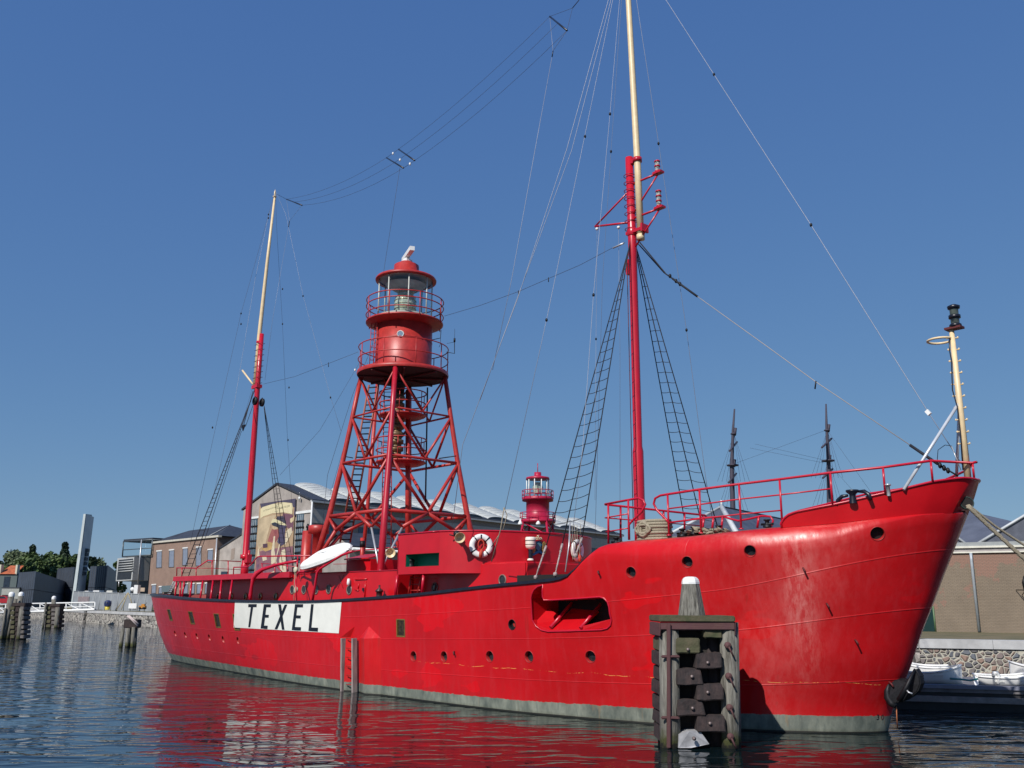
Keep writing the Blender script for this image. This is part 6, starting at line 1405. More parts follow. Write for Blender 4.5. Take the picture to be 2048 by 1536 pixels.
m_ = MB(); m_.hexa([A[(1012, 545)] + Vector((0, 0, .05)), A[(1250, 530)] + Vector((0, 0, .05)), A[(1250, 530)] + dp + Vector((0, 0, .05)), A[(1012, 545)] + dp + Vector((0, 0, .05))], [A[(1012, 545)] + Vector((0, 0, .3)), A[(1250, 530)] + Vector((0, 0, .3)), A[(1250, 530)] + dp + Vector((0, 0, .3)), A[(1012, 545)] + dp + Vector((0, 0, .3))]); wbuild(m_, 'flat_roof', SLATE, sg)
m_ = MB(); m_.quad(A[(1012, 545)], A[(1250, 530)], A[(1238, 655)], A[(1002, 670)]); wbuild(m_, 'glazing', GLASS, sg)
o_ = [(963, 682), (1100, 672), (1082, 862), (948, 870)]; i_ = [(975, 696), (1090, 685), (1072, 852), (958, 858)]
m_ = MB(); f3 = [F(*zs0(*q), 1.5) for q in o_]; m_.prism(f3, L1 * 2.5); bx = wbuild(m_, 'louvred_box', mat('box_frame', (.45, .46, .45), .5), sg)
fpoly(i_, 1.52, .03, 'dark_opening', mat('black_cladding', (.03,) * 3), bx, zs0)
for k in range(5): y = 712 + k * 20; q = MB(); q.tube([F(*zs0(975 - k, y), 1.62), F(*zs0(1088 - k, y - 9), 1.62)], .09, 4); q.build('louvre', mat('box_frame', (.45,) * 3), bx)
wbuild(MB().tube([F(*zs0(1160, 530), .6), F(*zs0(1128, 890), .6)], .09, 6), 'mast_pole', GALV, sg); wbuild(MB().tube([F(*zs0(975, 870), .8), F(*zs0(972, 915), .8)], .09, 6), 'mast_pole', GALV, sg)

# --- annex in front of the hall side
an_ = empty('annex', (-12, 78, QZ)); tag(an_, 'low annex with dark pitched roof seen through the legs of the light tower', 'building')
c0 = atY(700, 1092, 76); g1 = atY(676, 1070, 78.2); g0 = atY(642, 1096, 81)
m_ = MB(); m_.prism([at_z(c0, QZ), c0, g1, g0, at_z(g0, QZ)], L1 * 26); wbuild(m_, 'wall', RENDR, an_)
m_ = MB(); nn = Vector((L1.y, -L1.x, 0)); m_.hexa([c0 + nn * .5 - L1 * .2 + Vector((0, 0, -.2)), c0 + nn * .5 + L1 * 26 + Vector((0, 0, -.2)), g1 + L1 * 26 + Vector((0, 0, .05)), g1 - L1 * .2 + Vector((0, 0, .05))], [c0 + nn * .5 - L1 * .2, c0 + nn * .5 + L1 * 26, g1 + L1 * 26 + Vector((0, 0, .3)), g1 - L1 * .2 + Vector((0, 0, .3))]); m_.hexa([g0 - L1 * .2, g0 + L1 * 26, g1 + L1 * 26 + Vector((0, 0, .05)), g1 - L1 * .2 + Vector((0, 0, .05))], [g0 - L1 * .2 + Vector((0, 0, .2)), g0 + L1 * 26 + Vector((0, 0, .2)), g1 + L1 * 26 + Vector((0, 0, .3)), g1 - L1 * .2 + Vector((0, 0, .3))]); wbuild(m_, 'roof', SLATE, an_)
m_ = MB(); m_.tube([c0 + nn * .52 - L1 * .2 + Vector((0, 0, -.25)), c0 + nn * .52 + L1 * 26 + Vector((0, 0, -.25))], .13, 4); wbuild(m_, 'gutter', TRIM, an_)
for k in range(9): a = c0 + nn * .03 + L1 * (.9 + k * 2.8); m_ = MB(); m_.hexa([at_z(a, 3.0), at_z(a + L1 * 1.5, 3.0), at_z(a + L1 * 1.5 - nn * .1, 3.0), at_z(a - nn * .1, 3.0)], [at_z(a, 5.4), at_z(a + L1 * 1.5, 5.4), at_z(a + L1 * 1.5 - nn * .1, 5.4), at_z(a - nn * .1, 5.4)]); wbuild(m_, 'window', WGLS, an_)

# --- second lantern tower, ashore behind the ship
def lantern2():
    Y = 84.0; base = atY(1075.5, 1045, Y); k = Y / 1850.0
    t = empty('lantern_tower', (base.x, base.y, QZ)); tag(t, 'small crimson lighthouse lantern tower on thin legs beyond the bridge', 'lighthouse')
    pm = mat('lantern_crimson', (.42, .012, .05), .4, var=.1, scale=3)
    zb = base.z - QZ; up = lambda y: (1045 - y) * k * 1.03 + zb
    def lt(prof, name, m, par=t, n=28): return MB().lathe([(r * k, up(y)) for r, y in prof], (0, 0, 0), n).build(name, m, par)
    dr = lt([(0, 1046), (35, 1046), (35, 1040), (23, 1040), (23, 1000), (31, 1004), (31, 997), (24, 997), (24, 996), (0, 996)], 'drum', pm)
    lt([(22, 996), (22, 962)], 'glazing', GLASS); lt([(7, 990), (11, 978), (7, 968)], 'lens', mat('lens_glass', (.6, .64, .5)))
    lt([(0, 962), (22, 962), (24, 962), (23, 958), (8, 955), (7, 954), (7, 948), (0, 947)], 'roof', pm); MB().tube([(0, 0, up(948)), (0, 0, up(930))], .04, 5).build('finial', pm, t)
    for j in range(10): a = j * math.pi / 5; MB().tube([(22 * k * math.cos(a), 22 * k * math.sin(a), up(996)), (22 * k * math.cos(a), 22 * k * math.sin(a), up(962))], .05, 4).build('glazing_bar', WHITE, t)
    for R, z0, z1 in ((31, 1000, 984), (35, 1044, 1027)):
        g = MB()
        for zz in (z1, (z0 + z1) / 2): g.tube([(R * k * math.cos(q * math.pi / 14), R * k * math.sin(q * math.pi / 14), up(zz)) for q in range(28)], .035, 4, closed=True)
        for q in range(12): a = q * math.pi / 6; g.tube([(R * k * math.cos(a), R * k * math.sin(a), up(z0)), (R * k * math.cos(a), R * k * math.sin(a), up(z1))], .03, 4)
        g.build('gallery_railing', pm, t)
    for q in range(4):
        a = q * math.pi / 2 + .5; MB().tube([(33 * k * math.cos(a), 33 * k * math.sin(a), up(1044)), (70 * k * math.cos(a), 70 * k * math.sin(a), 0)], .11, 6).build('leg', pm, t)
    for q in range(4): a = q * math.pi / 2 + .5; b = a + math.pi / 2; MB().tube([(33 * k * math.cos(a), 33 * k * math.sin(a), up(1046)), (48 * k * math.cos(b), 48 * k * math.sin(b), up(1075))], .07, 5).build('brace', pm, t)
    for dx in (-1.45, .0): MB().lathe([(0, .6), (.06, .4), (.22, .1), (.2, 0), (0, 0)], (dx * 1.1, -1.5, up(1052)), 10).build('floodlight', WHITE, t)
lantern2()

# --- two masts of a tall ship far behind
def tallship():
    Y = 140.0; k = Y / 1850; o0 = atY(1560, 1200, Y); t = empty('sailing_ship', (o0.x, o0.y, 0)); tag(t, 'two bare dark masts of a moored tall ship far beyond the forecastle rail', 'sailing ship')
    dk = mat('mast_timber', (.05, .045, .07), .7); rel = lambda x, y, dy=0: atY(x, y, Y + dy) - t.location
    for (pts, xs_) in (([(1469, 818), (1466, 860), (1463.5, 935), (1466, 1030)], ((1467, 868, 6), (1465.5, 931, 12))), ([(1652, 808), (1653, 850), (1657, 925), (1659, 1010)], ((1654, 861, 6), (1656, 922, 13)))):
        b = rel(*pts[-1]); P = [rel(*q) for q in pts] + [Vector((b.x, b.y, 1.0))]; mo = MB().tube(P, [.12, .2, .32, .42, .45], 8).build('mast', dk, t)
        for (x, y, r_) in xs_:
            c = rel(x, y); MB().lathe([(0, -.2), (r_ * k, -.05), (r_ * k, .12), (r_ * k * .5, .2), (0, .2)], c, 12).build('top_platform', dk, mo)
            MB().tube([rel(x + 2, y + 3), rel(x + 4, y - 12)], .24, 6).build('doubling', dk, mo)
            s_ = 1 if x < 1600 else 1.3; MB().tube([rel(x - 8 * s_, y + 34, -3), rel(x + 7 * s_, y + 16, 3)], .16, 6).build('yard', dk, mo)
            rg = MB()
            for s2 in (-1, 1):
                for q in range(3): rg.tube([rel(x + 1, y), rel(x + s2 * (14 + 9 * q), min(y + 95, 1060))], .022, 3)
            rg.build('rigging', WIRED, mo)
    for a_, b_ in (((1470, 927), (1650, 861)), ((1510, 888), (1648, 920)), ((1500, 896), (1648, 926)), ((1655, 861), (1760, 1010)), ((1656, 925), (1740, 1020))): MB().tube([rel(*a_), rel(*b_)], .02, 3).build('stay', WIRED, t)
tallship()

# --- glazed pyramid roof behind the forecastle
def pyr():
    Y = 62.0; ap = atY(1443, 1014, Y); t = empty('pavilion', (ap.x, ap.y, QZ)); tag(t, 'dark hipped pavilion roof with pale hip trims beyond the forecastle rail', 'building')
    zb = atY(1443, 1075, Y).z; f = lambda x, y, Yy: atY(x, y, Yy) - t.location
    A = f(1443, 1014, Y); R = f(1575, 1041, Y + 10); c = [f(1330, 1073, Y - 2), f(1478, 1075, Y - 5), f(1640, 1073, Y + 4), f(1660, 1068, Y + 16), f(1400, 1070, Y + 10)]
    m_ = MB(); m_.add([A, R] + c, [(0, 2, 3), (0, 3, 4, 1), (1, 4, 5), (0, 1, 5, 6), (0, 6, 2)]); m_.build('roof', mat('slate_streaked', (.09, .10, .13), .45, col2=(.05, .055, .075), scale=1.5), t)
    m_ = MB(); base = [Vector((q.x, q.y, 0)) for q in c]; m_.add(c + base, [(i, (i + 1) % 5, 5 + (i + 1) % 5, 5 + i) for i in range(5)]); m_.build('wall', BRKH, t)
    for a_, b_, r_ in ((A, c[0], .10), (A, c[1], .18)): MB().tube([a_ + Vector((0, 0, .03)), b_], r_, 5).build('hip_trim', mat('lead_trim', (.55, .57, .58), .5), t)
    MB().tube([A, R], .09, 5).build('ridge', IRON, t); MB().tube([A, A + Vector((0, 0, .45))], .06, 6).build('finial', TRIM, t)
pyr()

# --- brick warehouse on the right
wp0 = Vector((12.0, 51.6, 0)); wd = (Vector((24.4, 44.9, 0)) - Vector((20.6, 46.9, 0))).normalized(); wn = Vector((wd.y, -wd.x, 0)); wn = wn if wn.dot(CAM - wp0) > 0 else -wn
WH = empty('brick_warehouse', (20.6, 46.9, QZ)); tag(WH, 'brown brick warehouse with flaking render and dark double gabled roof right of the bow', 'building')
def Wp(x, y, off=0.0): return onplane(x, y, Vector((20.6, 46.9, 0)) + wn * off, wn)
def wb(mb, name, m, par=WH): return wbuild(mb, name, m, par) if par is WH else mb.build(name, m, par)
ZW = 5.35; back = -wn * 14
a = Wp(1700, 1260); b = Wp(2300, 1260)
m_ = MB(); m_.prism([at_z(a, QZ), at_z(a, ZW), at_z(b, ZW), at_z(b, QZ)], back); BRW = brickmat('flaking_brick', (.235, .185, .135), (.21, .165, .12), (.26, .22, .18), 1.0, (.27, .155, .115)); wb(m_, 'wall', BRW)
m_ = MB()
for z0, z1, o_, mm_ in ((ZW, ZW + .06, .10, 0), (ZW + .06, ZW + .24, .04, 1), (ZW + .24, ZW + .33, .14, 0), (ZW + .33, ZW + .52, .05, 2)):
    m_.prism([at_z(a, z0) + wn * o_, at_z(a, z1) + wn * o_, at_z(b, z1) + wn * o_, at_z(b, z0) + wn * o_], -wn * (.5 + o_), mm_)
wb(m_, 'cornice', [mat('cream_trim', (.72, .70, .60), .6), mat('grey_fascia', (.36, .33, .32), .7), mat('lead_grey', (.30, .32, .32), .6)])
def gab(x0, y0, xa, ya, x1, y1, d0, dl, tr=True, name='gable_roof'):
    p0, pa, p1 = Wp(x0, y0, d0), Wp(xa, ya, d0), Wp(x1, y1, d0); m_ = MB(); m_.prism([p0, pa, p1], -wn * dl); o = wb(m_, name, mat('slate_streaked', (.09, .10, .13)))
    if tr:
        for q0, q1 in ((p0, pa), (pa, p1)): MB().tube([q0 + wn * .08 + Vector((0, 0, .05)), q1 + wn * .08 + Vector((0, 0, .05))], .07, 4).build('verge_board', mat('lead_trim', (.42, .44, .46)), None).parent = WH; bpy.context.view_layer.update() if False else None; 
    return o
gab(1700, 1091, 1835, 1020, 1936, 1092, -.6, 13, True); gab(1951, 1092, 2085, 1012, 2220, 1088, -.6, 13, True)
for o in WH.children:
    if o.name.startswith('verge_board'): o.matrix_parent_inverse = Matrix.Translation(WH.location).inverted()
p = [Wp(1780, 1085, -6), Wp(1900, 1018, -9), Wp(1936, 1022, -9), Wp(2040, 1046, -9), Wp(2060, 1085, -6)]
m_ = MB(); q_ = Wp(1900, 1090, -3); m_.add(p + [Wp(1780, 1092, -1), Wp(2060, 1092, -1), Wp(1780, 1085, -20), Wp(2060, 1080, -20)], [(5, 6, 3, 2, 1, 0), (0, 7, 5), (1, 2, 3, 8, 7)]); wb(m_, 'rear_roof', mat('slate_mid', (.12, .13, .165), .5, var=.2, scale=1))
m_ = MB(); m_.tube([Wp(1941.5, 1106, .12), Wp(1943, 1122, .12), Wp(1958.5, 1263, .12)], .07, 8); wb(m_, 'downpipe', mat('zinc', (.42, .46, .50), .5, metal=.2))
m_ = MB(); m_.prism([Wp(1835, 1212, .02), Wp(1865.5, 1212, .02), Wp(1871, 1264, .02), Wp(1828, 1264, .02)], -wn * .1); dd = wb(m_, 'door', mat('bottle_green', (.008, .035, .035), .3))
MB().tube([Wp(1866, 1212, .05), Wp(1871.5, 1264, .05)], .045, 4).build('door_frame', mat('frame_green', (.12, .20, .10), .5), dd).matrix_parent_inverse = Matrix.Identity(4)
for o in dd.children: o.location = -Vector((0, 0, 0))
m_ = MB(); m_.tube([Wp(2032, 1180, .05), Wp(2052, 1180, .9)], .02, 5); m_.tube([Wp(2044, 1190, .05), Wp(2052, 1180, .9)], .02, 5); m_.tube([Wp(2049, 1152, .3), Wp(2046, 1165, .4), Wp(2050, 1182, .3)], .05, 6); wb(m_, 'wall_bracket', IRON)

# ================================================================ FAR LEFT
TG = mat('slab_grey', (.30, .36, .37), .6, var=.12, scale=.5); TGL = mat('slab_sunlit', (.52, .58, .58), .6, var=.1, scale=.5)  # second tone is a lighter copy, sunlight painted onto the narrow face
Y = 150; t0_ = atY(160, 1200, Y); sl_ = empty('slab_tower', (t0_.x, t0_.y, QZ)); tag(sl_, 'slender pale grey concrete slab tower rising above the trees at far left', 'tower')
q = lambda x, y, Yy=Y: atY(x, y, Yy) - sl_.location
m_ = MB(); bb_ = [q(142.5, 1212), q(149, 1212), q(167.5, 1212, 156)]; tt_ = [q(168, 1028), q(172.4, 1028), q(184, 1029.5, 156)]; bb_.append(bb_[0] + bb_[2] - bb_[1]); tt_.append(tt_[0] + tt_[2] - tt_[1]); D3 = (bb_[2] - bb_[1]) * .9; m_.hexa(bb_, tt_); m_.build('shaft', TG, sl_)
m_ = MB(); u0 = [q(142.5, 1212), q(149, 1212)]; u1 = [q(168, 1028), q(172.4, 1028)]; D4 = Vector((-.03, -.12, 0)); m_.hexa([u0[0] + D4, u0[1] + D4, u0[1] + D3, u0[0] + D3], [u1[0] + D4, u1[1] + D4, u1[1] + D3, u1[0] + D3]); m_.build('sunlit_face', TGL, sl_)  # overlay on the tower's front face in the painted sunlit tone
for k, (x, y) in enumerate([(170, 1101), (167.8, 1109), (166.6, 1118), (165.4, 1127), (164, 1137.5), (162.6, 1147)]):
    m_ = MB(); c = q(x, y, 153.0); e_ = D3.normalized(); f_2 = Vector((e_.y, -e_.x, 0)); f_2 = f_2 if f_2.dot(CAM - sl_.location) > 0 else -f_2
    for dx, dz, w_, h_ in ((-.5, 0, .16, .30), (.5, .02, .16, .28), (0, .2, .5, .07), (0, -.1, .5, .07)): m_.obox(c + e_ * dx + f_2 * .3 + Vector((0, 0, dz)), e_ * w_, f_2 * .3, Vector((0, 0, h_)))
    m_.build('dark_glyph', mat('glyph', (.06, .08, .09), .6), sl_)
BC = mat('charcoal_cladding', (.05, .062, .085), .5, var=.2, scale=.6); BCD = mat('charcoal_cladding_dark', (.022, .028, .04), .6, var=.3, scale=.6)
def blk(name, label, base, pts, Yf, depth, mats, roofpts=None, cat='building', dirx=-.2):
    o0 = atY(*base, Yf); t = empty(name, (o0.x, o0.y, QZ)); tag(t, label, cat)
    f = [atY(x, y, Yf) - t.location for x, y in pts]; m_ = MB(); m_.prism(f, Vector((dirx * depth, depth, 0))); m_.build('front', mats[0], t); return t, f
def facade2(name, label, Lp, Rp, Yl, Yc, Yr, xl, xc, xr, ytl, ytc, ytr):
    """two faces meeting at a corner: left face lit, right face dark"""
    c = atY(xc, ytc, Yc); t = empty(name, (c.x, c.y, QZ)); tag(t, label, 'building')
    a = atY(xl, ytl, Yl) - t.location; b = c - t.location; d = atY(xr, ytr, Yr) - t.location; g0 = lambda p: Vector((p.x, p.y, 0)); bk = a + (d - b); bk.z = a.z
    MB().add([g0(a), g0(b), b, a], [(0, 1, 2, 3)]).add([g0(b), g0(d), d, b], [(0, 1, 2, 3)]).add([g0(d), g0(bk), bk, d], [(0, 1, 2, 3)]).add([g0(bk), g0(a), a, bk], [(0, 1, 2, 3)]).build('wall', BC, t)
    MB().add([a, b, d, bk], [(0, 1, 2, 3)]).build('roof', BCD, t)
    sm = MB()
    for k in range(1, 9): p = a.lerp(b, k / 9); sm.tube([g0(p), p], .05, 4)
    sm.tube([(g0(a) + a) / 2, (g0(b) + b) / 2, (g0(d) + d) / 2], .07, 4); sm.build('cladding_joints', BCD, t)
    return t
facade2('black_hall', 'charcoal clad hall with a flat roof left of the slab tower', 0, 0, 172, 166, 200, 38, 72, 146, 1145, 1142.5, 1168)
facade2('black_hall', 'dark clad hall with a sloping shadowed roof just behind the slab tower', 0, 0, 196, 190, 215, 115, 149, 180, 1137, 1134, 1165)
facade2('black_hall', 'charcoal clad hall right of the slab tower, beside the glass pavilion', 0, 0, 160, 154, 175, 181, 216, 236, 1133, 1130.5, 1146)
# grey screen fence with things standing behind and before it
fa_ = atY(148, 1183, 142); fb_ = atY(307, 1190, 114); fc = empty('site_fence', (fa_.x, fa_.y, QZ)); tag(fc, 'long light grey screen fence on the far quay left of the brick block', 'fence')
r_ = lambda p: p - fc.location
m_ = MB(); A = r_(fa_); B_ = r_(fb_); m_.hexa([Vector((A.x, A.y, 0)), Vector((B_.x, B_.y, 0)), Vector((B_.x, B_.y + .15, 0)), Vector((A.x, A.y + .15, 0))], [A, B_, B_ + Vector((0, .15, 0)), A + Vector((0, .15, 0))]); m_.build('panel', mat('mesh_grey', (.27, .29, .31), .7, var=.15, scale=.8), fc)
po_ = MB()
for k in range(14): p = A.lerp(B_, k / 13); po_.tube([Vector((p.x, p.y - .06, 0)), Vector((p.x, p.y - .06, p.z + .1))], .05, 4)
po_.tube([A + Vector((0, -.05, .03)), B_ + Vector((0, -.05, .03))], .05, 4); po_.build('post', mat('post_grey', (.33, .35, .36), .6), fc)
sgn = MB(); p = A.lerp(B_, .08) + Vector((0, -.12, 0)); q2 = A.lerp(B_, .24) + Vector((0, -.12, 0)); sgn.hexa([Vector((p.x, p.y, 1.0)), Vector((q2.x, q2.y, 1.0)), Vector((q2.x, q2.y + .03, 1.0)), Vector((p.x, p.y + .03, 1.0))], [Vector((p.x, p.y, 1.9)), Vector((q2.x, q2.y, 1.9)), Vector((q2.x, q2.y + .03, 1.9)), Vector((p.x, p.y + .03, 1.9))]); sgn.build('faded_sign', mat('sign_faded', (.16, .13, .14), .7, col2=(.30, .24, .24), scale=3), fc)
def van(x0, x1, y, Yv, label, col, name='parked_van'):
    a = atY(x0, y, Yv); b = atY(x1, y, Yv); L_ = b.x - a.x; t = empty(name, (a.x, a.y, QZ)); tag(t, label, 'van'); h_ = a.z - QZ
    o = MB(); o.prism([(0, 0, .3), (0, 0, h_ * .95), (L_ * .08, 0, h_), (L_ * .72, 0, h_), (L_ * .86, 0, h_ * .6), (L_, 0, h_ * .5), (L_, 0, .3)], (0, 1.8, 0)); bd = o.build('body', mat('van_' + name + str(x0), col, .35), t)
    w_ = MB(); w_.box(L_ * .55, L_ * .74, -.02, 0.0, h_ * .62, h_ * .9); w_.build('window', WDRK, t)
    for xx in (.2, .8): MB().lathe([(0, 0), (.33, 0), (.33, .2), (0, .2)], (L_ * xx, -.05, .33), 14, axis='y').build('wheel', IRON, t)
van(169, 180, 1181.5, 150, 'white van roof behind the grey fence, nearest the slab tower', (.7, .7, .7)); van(186, 203, 1180.5, 147, 'white van roof behind the grey fence, middle of three', (.66, .67, .68)); van(213, 229, 1181, 143, 'white van roof behind the grey fence, right of three', (.7, .7, .66))
def stall():
    p = atY(271, 1183, 126); t = empty('site_unit', (p.x, p.y, QZ)); tag(t, 'white site unit and signs behind the fence under the black stair tower', 'cabin'); h_ = p.z - QZ
    MB().box(-.25, .25, 0, 1, 0, h_ + .85).build('body', WHITE, t); MB().box(.6, 1.15, .1, .2, h_, h_ + .5).build('sign', mat('peach', (.5, .38, .28), .6), t); MB().lathe([(0, 0), (.25, .0), (.28, .1), (0, .15)], (-.6, .3, h_ + .3), 14, axis='y').build('dish', WHITE, t)
stall()
# white footbridge railings on the far left quay
def rail_line():
    t = empty('footbridge', (-60, 131, QZ)); tag(t, 'white footbridge with crossed railings over the gap in the far left quay', 'bridge')
    Pq = atY(190, 1212, 117); dq = (atY(0, 1212, 141) - Pq).normalized(); dq.z = 0; nq = Vector((dq.y, -dq.x, 0)); on = lambda x, y: onplane(x, y, Pq, nq) - t.location
    tops = [(190, 1204.7), (51.6, 1207.3), (-30, 1209.8)]; bots = [(190, 1219), (51.6, 1223.8), (-30, 1226)]
    A, B_, C_ = [on(*q) for q in tops]; a, b, c = [on(*q) for q in bots]
    MB().tube([A, B_, C_], .09, 5).build('top_rail', WHITE, t); MB().tube([a.lerp(A, .45), b.lerp(B_, .45), c.lerp(C_, .45)], .05, 5).build('mid_rail', WHITE, t)
    MB().tube([a, b, c], .16, 5).build('deck_beam', WHITE, t); n = 9
    for k in range(n + 1):
        u = k / n; at = A.lerp(C_, u); ab = a.lerp(c, u); MB().tube([at, ab], .07, 5).build('post', WHITE, t)
        if k < n: bt_ = A.lerp(C_, (k + 1) / n); MB().tube([ab, bt_], .06, 5).build('diagonal', WHITE, t)
    MB().hexa([a + Vector((0, 0, -.1)), c + Vector((0, 0, -.1)), c + Vector((.7, .6, -.1)), a + Vector((.7, .6, -.1))], [a, c, c + Vector((.7, .6, 0)), a + Vector((.7, .6, 0))]).build('deck', mat('deck_boards', (.35, .34, .32), .8), t)
rail_line()
# small things on the far quay
p = atY(214.5, 1219, 124); t = empty('litter_bin', (p.x, p.y, p.z - .04)); tag(t, 'round bin with navy top and yellow base on the far quay edge', 'bin')
MB().lathe([(.30, 0), (.34, .45), (0, .45)], (0, 0, 0), 14).build('base', mat('bin_yellow', (.6, .48, .05), .5), t); MB().lathe([(.4, .45), (.46, .8), (.42, 1.05), (.2, 1.2), (0, 1.22)], (0, 0, 0), 14).build('body', mat('bin_navy', (.02, .03, .10), .4), t); MB().lathe([(0, 0), (.18, 0), (.18, .02)], (.0, -.43, .85), 10, axis='y').build('slot', IRON, t)
p = atY(252, 1219, 118.5); t = empty('hoist_tripod', (p.x, p.y, p.z - .04)); tag(t, 'bare timber tripod of three long poles against the grey fence', 'tripod')
for dx, dy in ((-1.2, 0), (-.35, -.6), (.9, .3)): MB().tube([(dx, dy, 0), (.05, 0, 2.1)], .05, 6).build('pole', mat('yellow_timber', (.42, .34, .18), .8), t)
p = atY(264.5, 1218, 117); t = empty('notice_board', (p.x, p.y, p.z - .04)); tag(t, 'blank white board leaning beside the timber tripod', 'board'); MB().box(-.48, .48, -.03, .03, .1, .72).build('panel', WHITE, t); MB().box(-.4, -.34, -.02, .2, 0, .15).build('foot', IRON, t); MB().box(.34, .4, -.02, .2, 0, .15).build('foot', IRON, t)
p = atY(285, 1218, 113.2); t = empty('small_digger', (p.x, p.y, p.z - .04)); tag(t, 'small orange machine parked on the grass near the stern', 'machine'); MB().box(-.35, .35, -.3, .3, .15, .42).build('body', mat('machine_orange', (.55, .24, .03), .5), t); MB().box(-.1, .25, -.2, .2, .42, .62).build('hood', mat('machine_orange', (.55, .24, .03)), t)
for dx in (-.22, .22): MB().lathe([(0, -.32), (.15, -.32), (.15, .32), (0, .32)], (dx, 0, .15), 10, axis='y').build('wheel', IRON, t)
MB().tube([(.3, -.2, .4), (.5, -.2, .8)], .025, 5).build('handle', IRON, t)
# house, pale outbuilding and red car at the left margin
p = atY(19, 1147, 185); t = empty('cottage', (p.x, p.y, QG)); tag(t, 'little house with an orange tiled roof and pale chimneys at the left edge', 'house'); h_ = p.z - QG
MB().box(-2.0, 1.6, 0, 6, 0, h_).build('wall', mat('cottage_wall', (.10, .13, .13), .8), t)
MB().prism([(-1.9, -.3, h_ - .1), (1.4, -.3, h_ - .1), (1.1, 2.8, h_ + 1.5), (-1.6, 2.8, h_ + 1.5)], (0, 0.2, .15)).build('roof', mat('orange_tile', (.50, .13, .05), .8, var=.3, scale=2), t)
for dx in (-1.9, 1.3): MB().box(dx - .15, dx + .2, -.2, .8, h_ - .2, h_ + 1.7).build('chimney', mat('cream_stone', (.62, .58, .44), .8), t)
MB().box(-.9, .3, -.05, .02, h_ - 4.5, h_ - .6).build('window', WDRK, t)
p = atY(22, 1176, 170); t = empty('outbuilding', (p.x, p.y, QG)); tag(t, 'low pale grey outbuilding with a dark doorway in front of the cottage', 'building'); h_ = p.z - QG
MB().box(-1.6, 1.5, 0, 5, 0, h_).build('wall', mat('pale_grey_wall', (.36, .37, .34), .8), t); MB().box(-1.4, .6, -.06, .0, 0, h_ - 1.2).build('doorway', DARKIN, t); MB().box(-1.7, 1.6, -.1, 5.1, h_, h_ + .12).build('roof', SLATE, t)
p = atY(3, 1208, 135); t = empty('parked_car', (p.x, p.y, QG)); tag(t, 'red car partly cut off at the left edge of the picture', 'car')
MB().prism([(-2, 0, .3), (-2, 0, .75), (-1.5, 0, .85), (-1.0, 0, 1.3), (.4, 0, 1.3), (.9, 0, .85), (1.7, 0, .75), (1.8, 0, .3)], (0, 1.7, 0)).build('body', mat('car_red', (.40, .02, .03), .3), t); MB().prism([(-.95, -.01, .9), (-.7, -.01, 1.2), (.25, -.01, 1.2), (.6, -.01, .9)], (0, .01, 0)).build('window', WDRK, t)
for dx in (-1.3, 1.2): MB().lathe([(0, 0), (.32, 0), (.32, .2), (0, .2)], (dx, -.04, .32), 14, axis='y').build('wheel', IRON, t)

# ================================================================ TREES
LEAF = {}
def leafmat(name, c1, c2):
    m = bpy.data.materials.new(name); m.use_nodes = True; t = m.node_tree; b = t.nodes['Principled BSDF']; b.inputs['Roughness'].default_value = .7
    g = t.nodes.new('ShaderNodeTexCoord'); n = nd(t, 'ShaderNodeTexNoise', Scale=.7, Detail=3); t.links.new(g.outputs['Object'], n.inputs['Vector']); t.links.new(ramp(t, n.outputs[0], [(.35, c1), (.65, c2)]), b.inputs['Base Color']); return m
LM = [leafmat('leaf_mid', (.03, .06, .012), (.07, .11, .025)), leafmat('leaf_dark', (.012, .03, .012), (.025, .05, .018)), leafmat('leaf_pale', (.06, .09, .04), (.12, .15, .07))]
BARK = mat('bark', (.09, .07, .05), .9, var=.4)
def tree(x, ytop, wpx, Yt, kind, label, n=2600, conifer=False):
    k = Yt / 1850; top = atY(x, ytop, Yt); H_ = top.z - QZ; R = wpx * k / 2; t = empty('conifer_tree' if conifer else 'broadleaf_tree', (top.x, top.y, QZ)); tag(t, label, 'tree', 'trees beyond the far left quay')
    tr_ = MB(); tr_.tube([(0, 0, 0), (.1, 0, H_ * .4), (0, .1, H_ * .85)], [.35, .25, .06], 8)
    for q in range(7): a = q * 2.4; z = H_ * (.25 + .07 * q); tr_.tube([(0, 0, z), (R * .6 * math.cos(a), R * .6 * math.sin(a), z + H_ * .14)], [.13, .04], 5)
    tr_.build('trunk', BARK, t); rr = random.Random(int(x * 7)); cl = MB(); lumps = []
    for q in range(16):
        if conifer: z = H_ * (.2 + .8 * q / 15); w_ = R * (1.05 - q / 15) * rr.uniform(.75, 1.0); a = rr.uniform(0, 6.28); lumps.append((Vector((w_ * .35 * math.cos(a), w_ * .35 * math.sin(a), z * .97)), max(w_ * .75, .55)))
        else: a = rr.uniform(0, 6.28); e = rr.random() ** .5; z = rr.uniform(.22, .94); w_ = math.sin(math.pi * min(1, z * .85 + .08)); lumps.append((Vector((R * .75 * e * w_ * math.cos(a), R * .75 * e * w_ * math.sin(a), H_ * z)), R * rr.uniform(.22, .42)))
    if conifer: lumps += [(Vector((0, 0, H_ * (.55 + .43 * j / 9))), max(.45, R * .9 * (.46 - .43 * j / 9))) for j in range(10)]
    for q in range(n):
        c, r_ = lumps[rr.randrange(len(lumps))]; d = Vector((rr.gauss(0, 1), rr.gauss(0, 1), rr.gauss(0, .8))).normalized() * r_ * (rr.random() ** .35); p = c + d
        s_ = rr.uniform(.22, .46); u = Vector((rr.gauss(0, 1), rr.gauss(0, 1), rr.gauss(0, 1))).normalized(); v = u.orthogonal().normalized()
        cl.add([p - u * s_, p + v * s_ * .7, p + u * s_, p - v * s_ * .7], [(0, 1, 2, 3)])
    cl.build('crown', LM[kind], t)
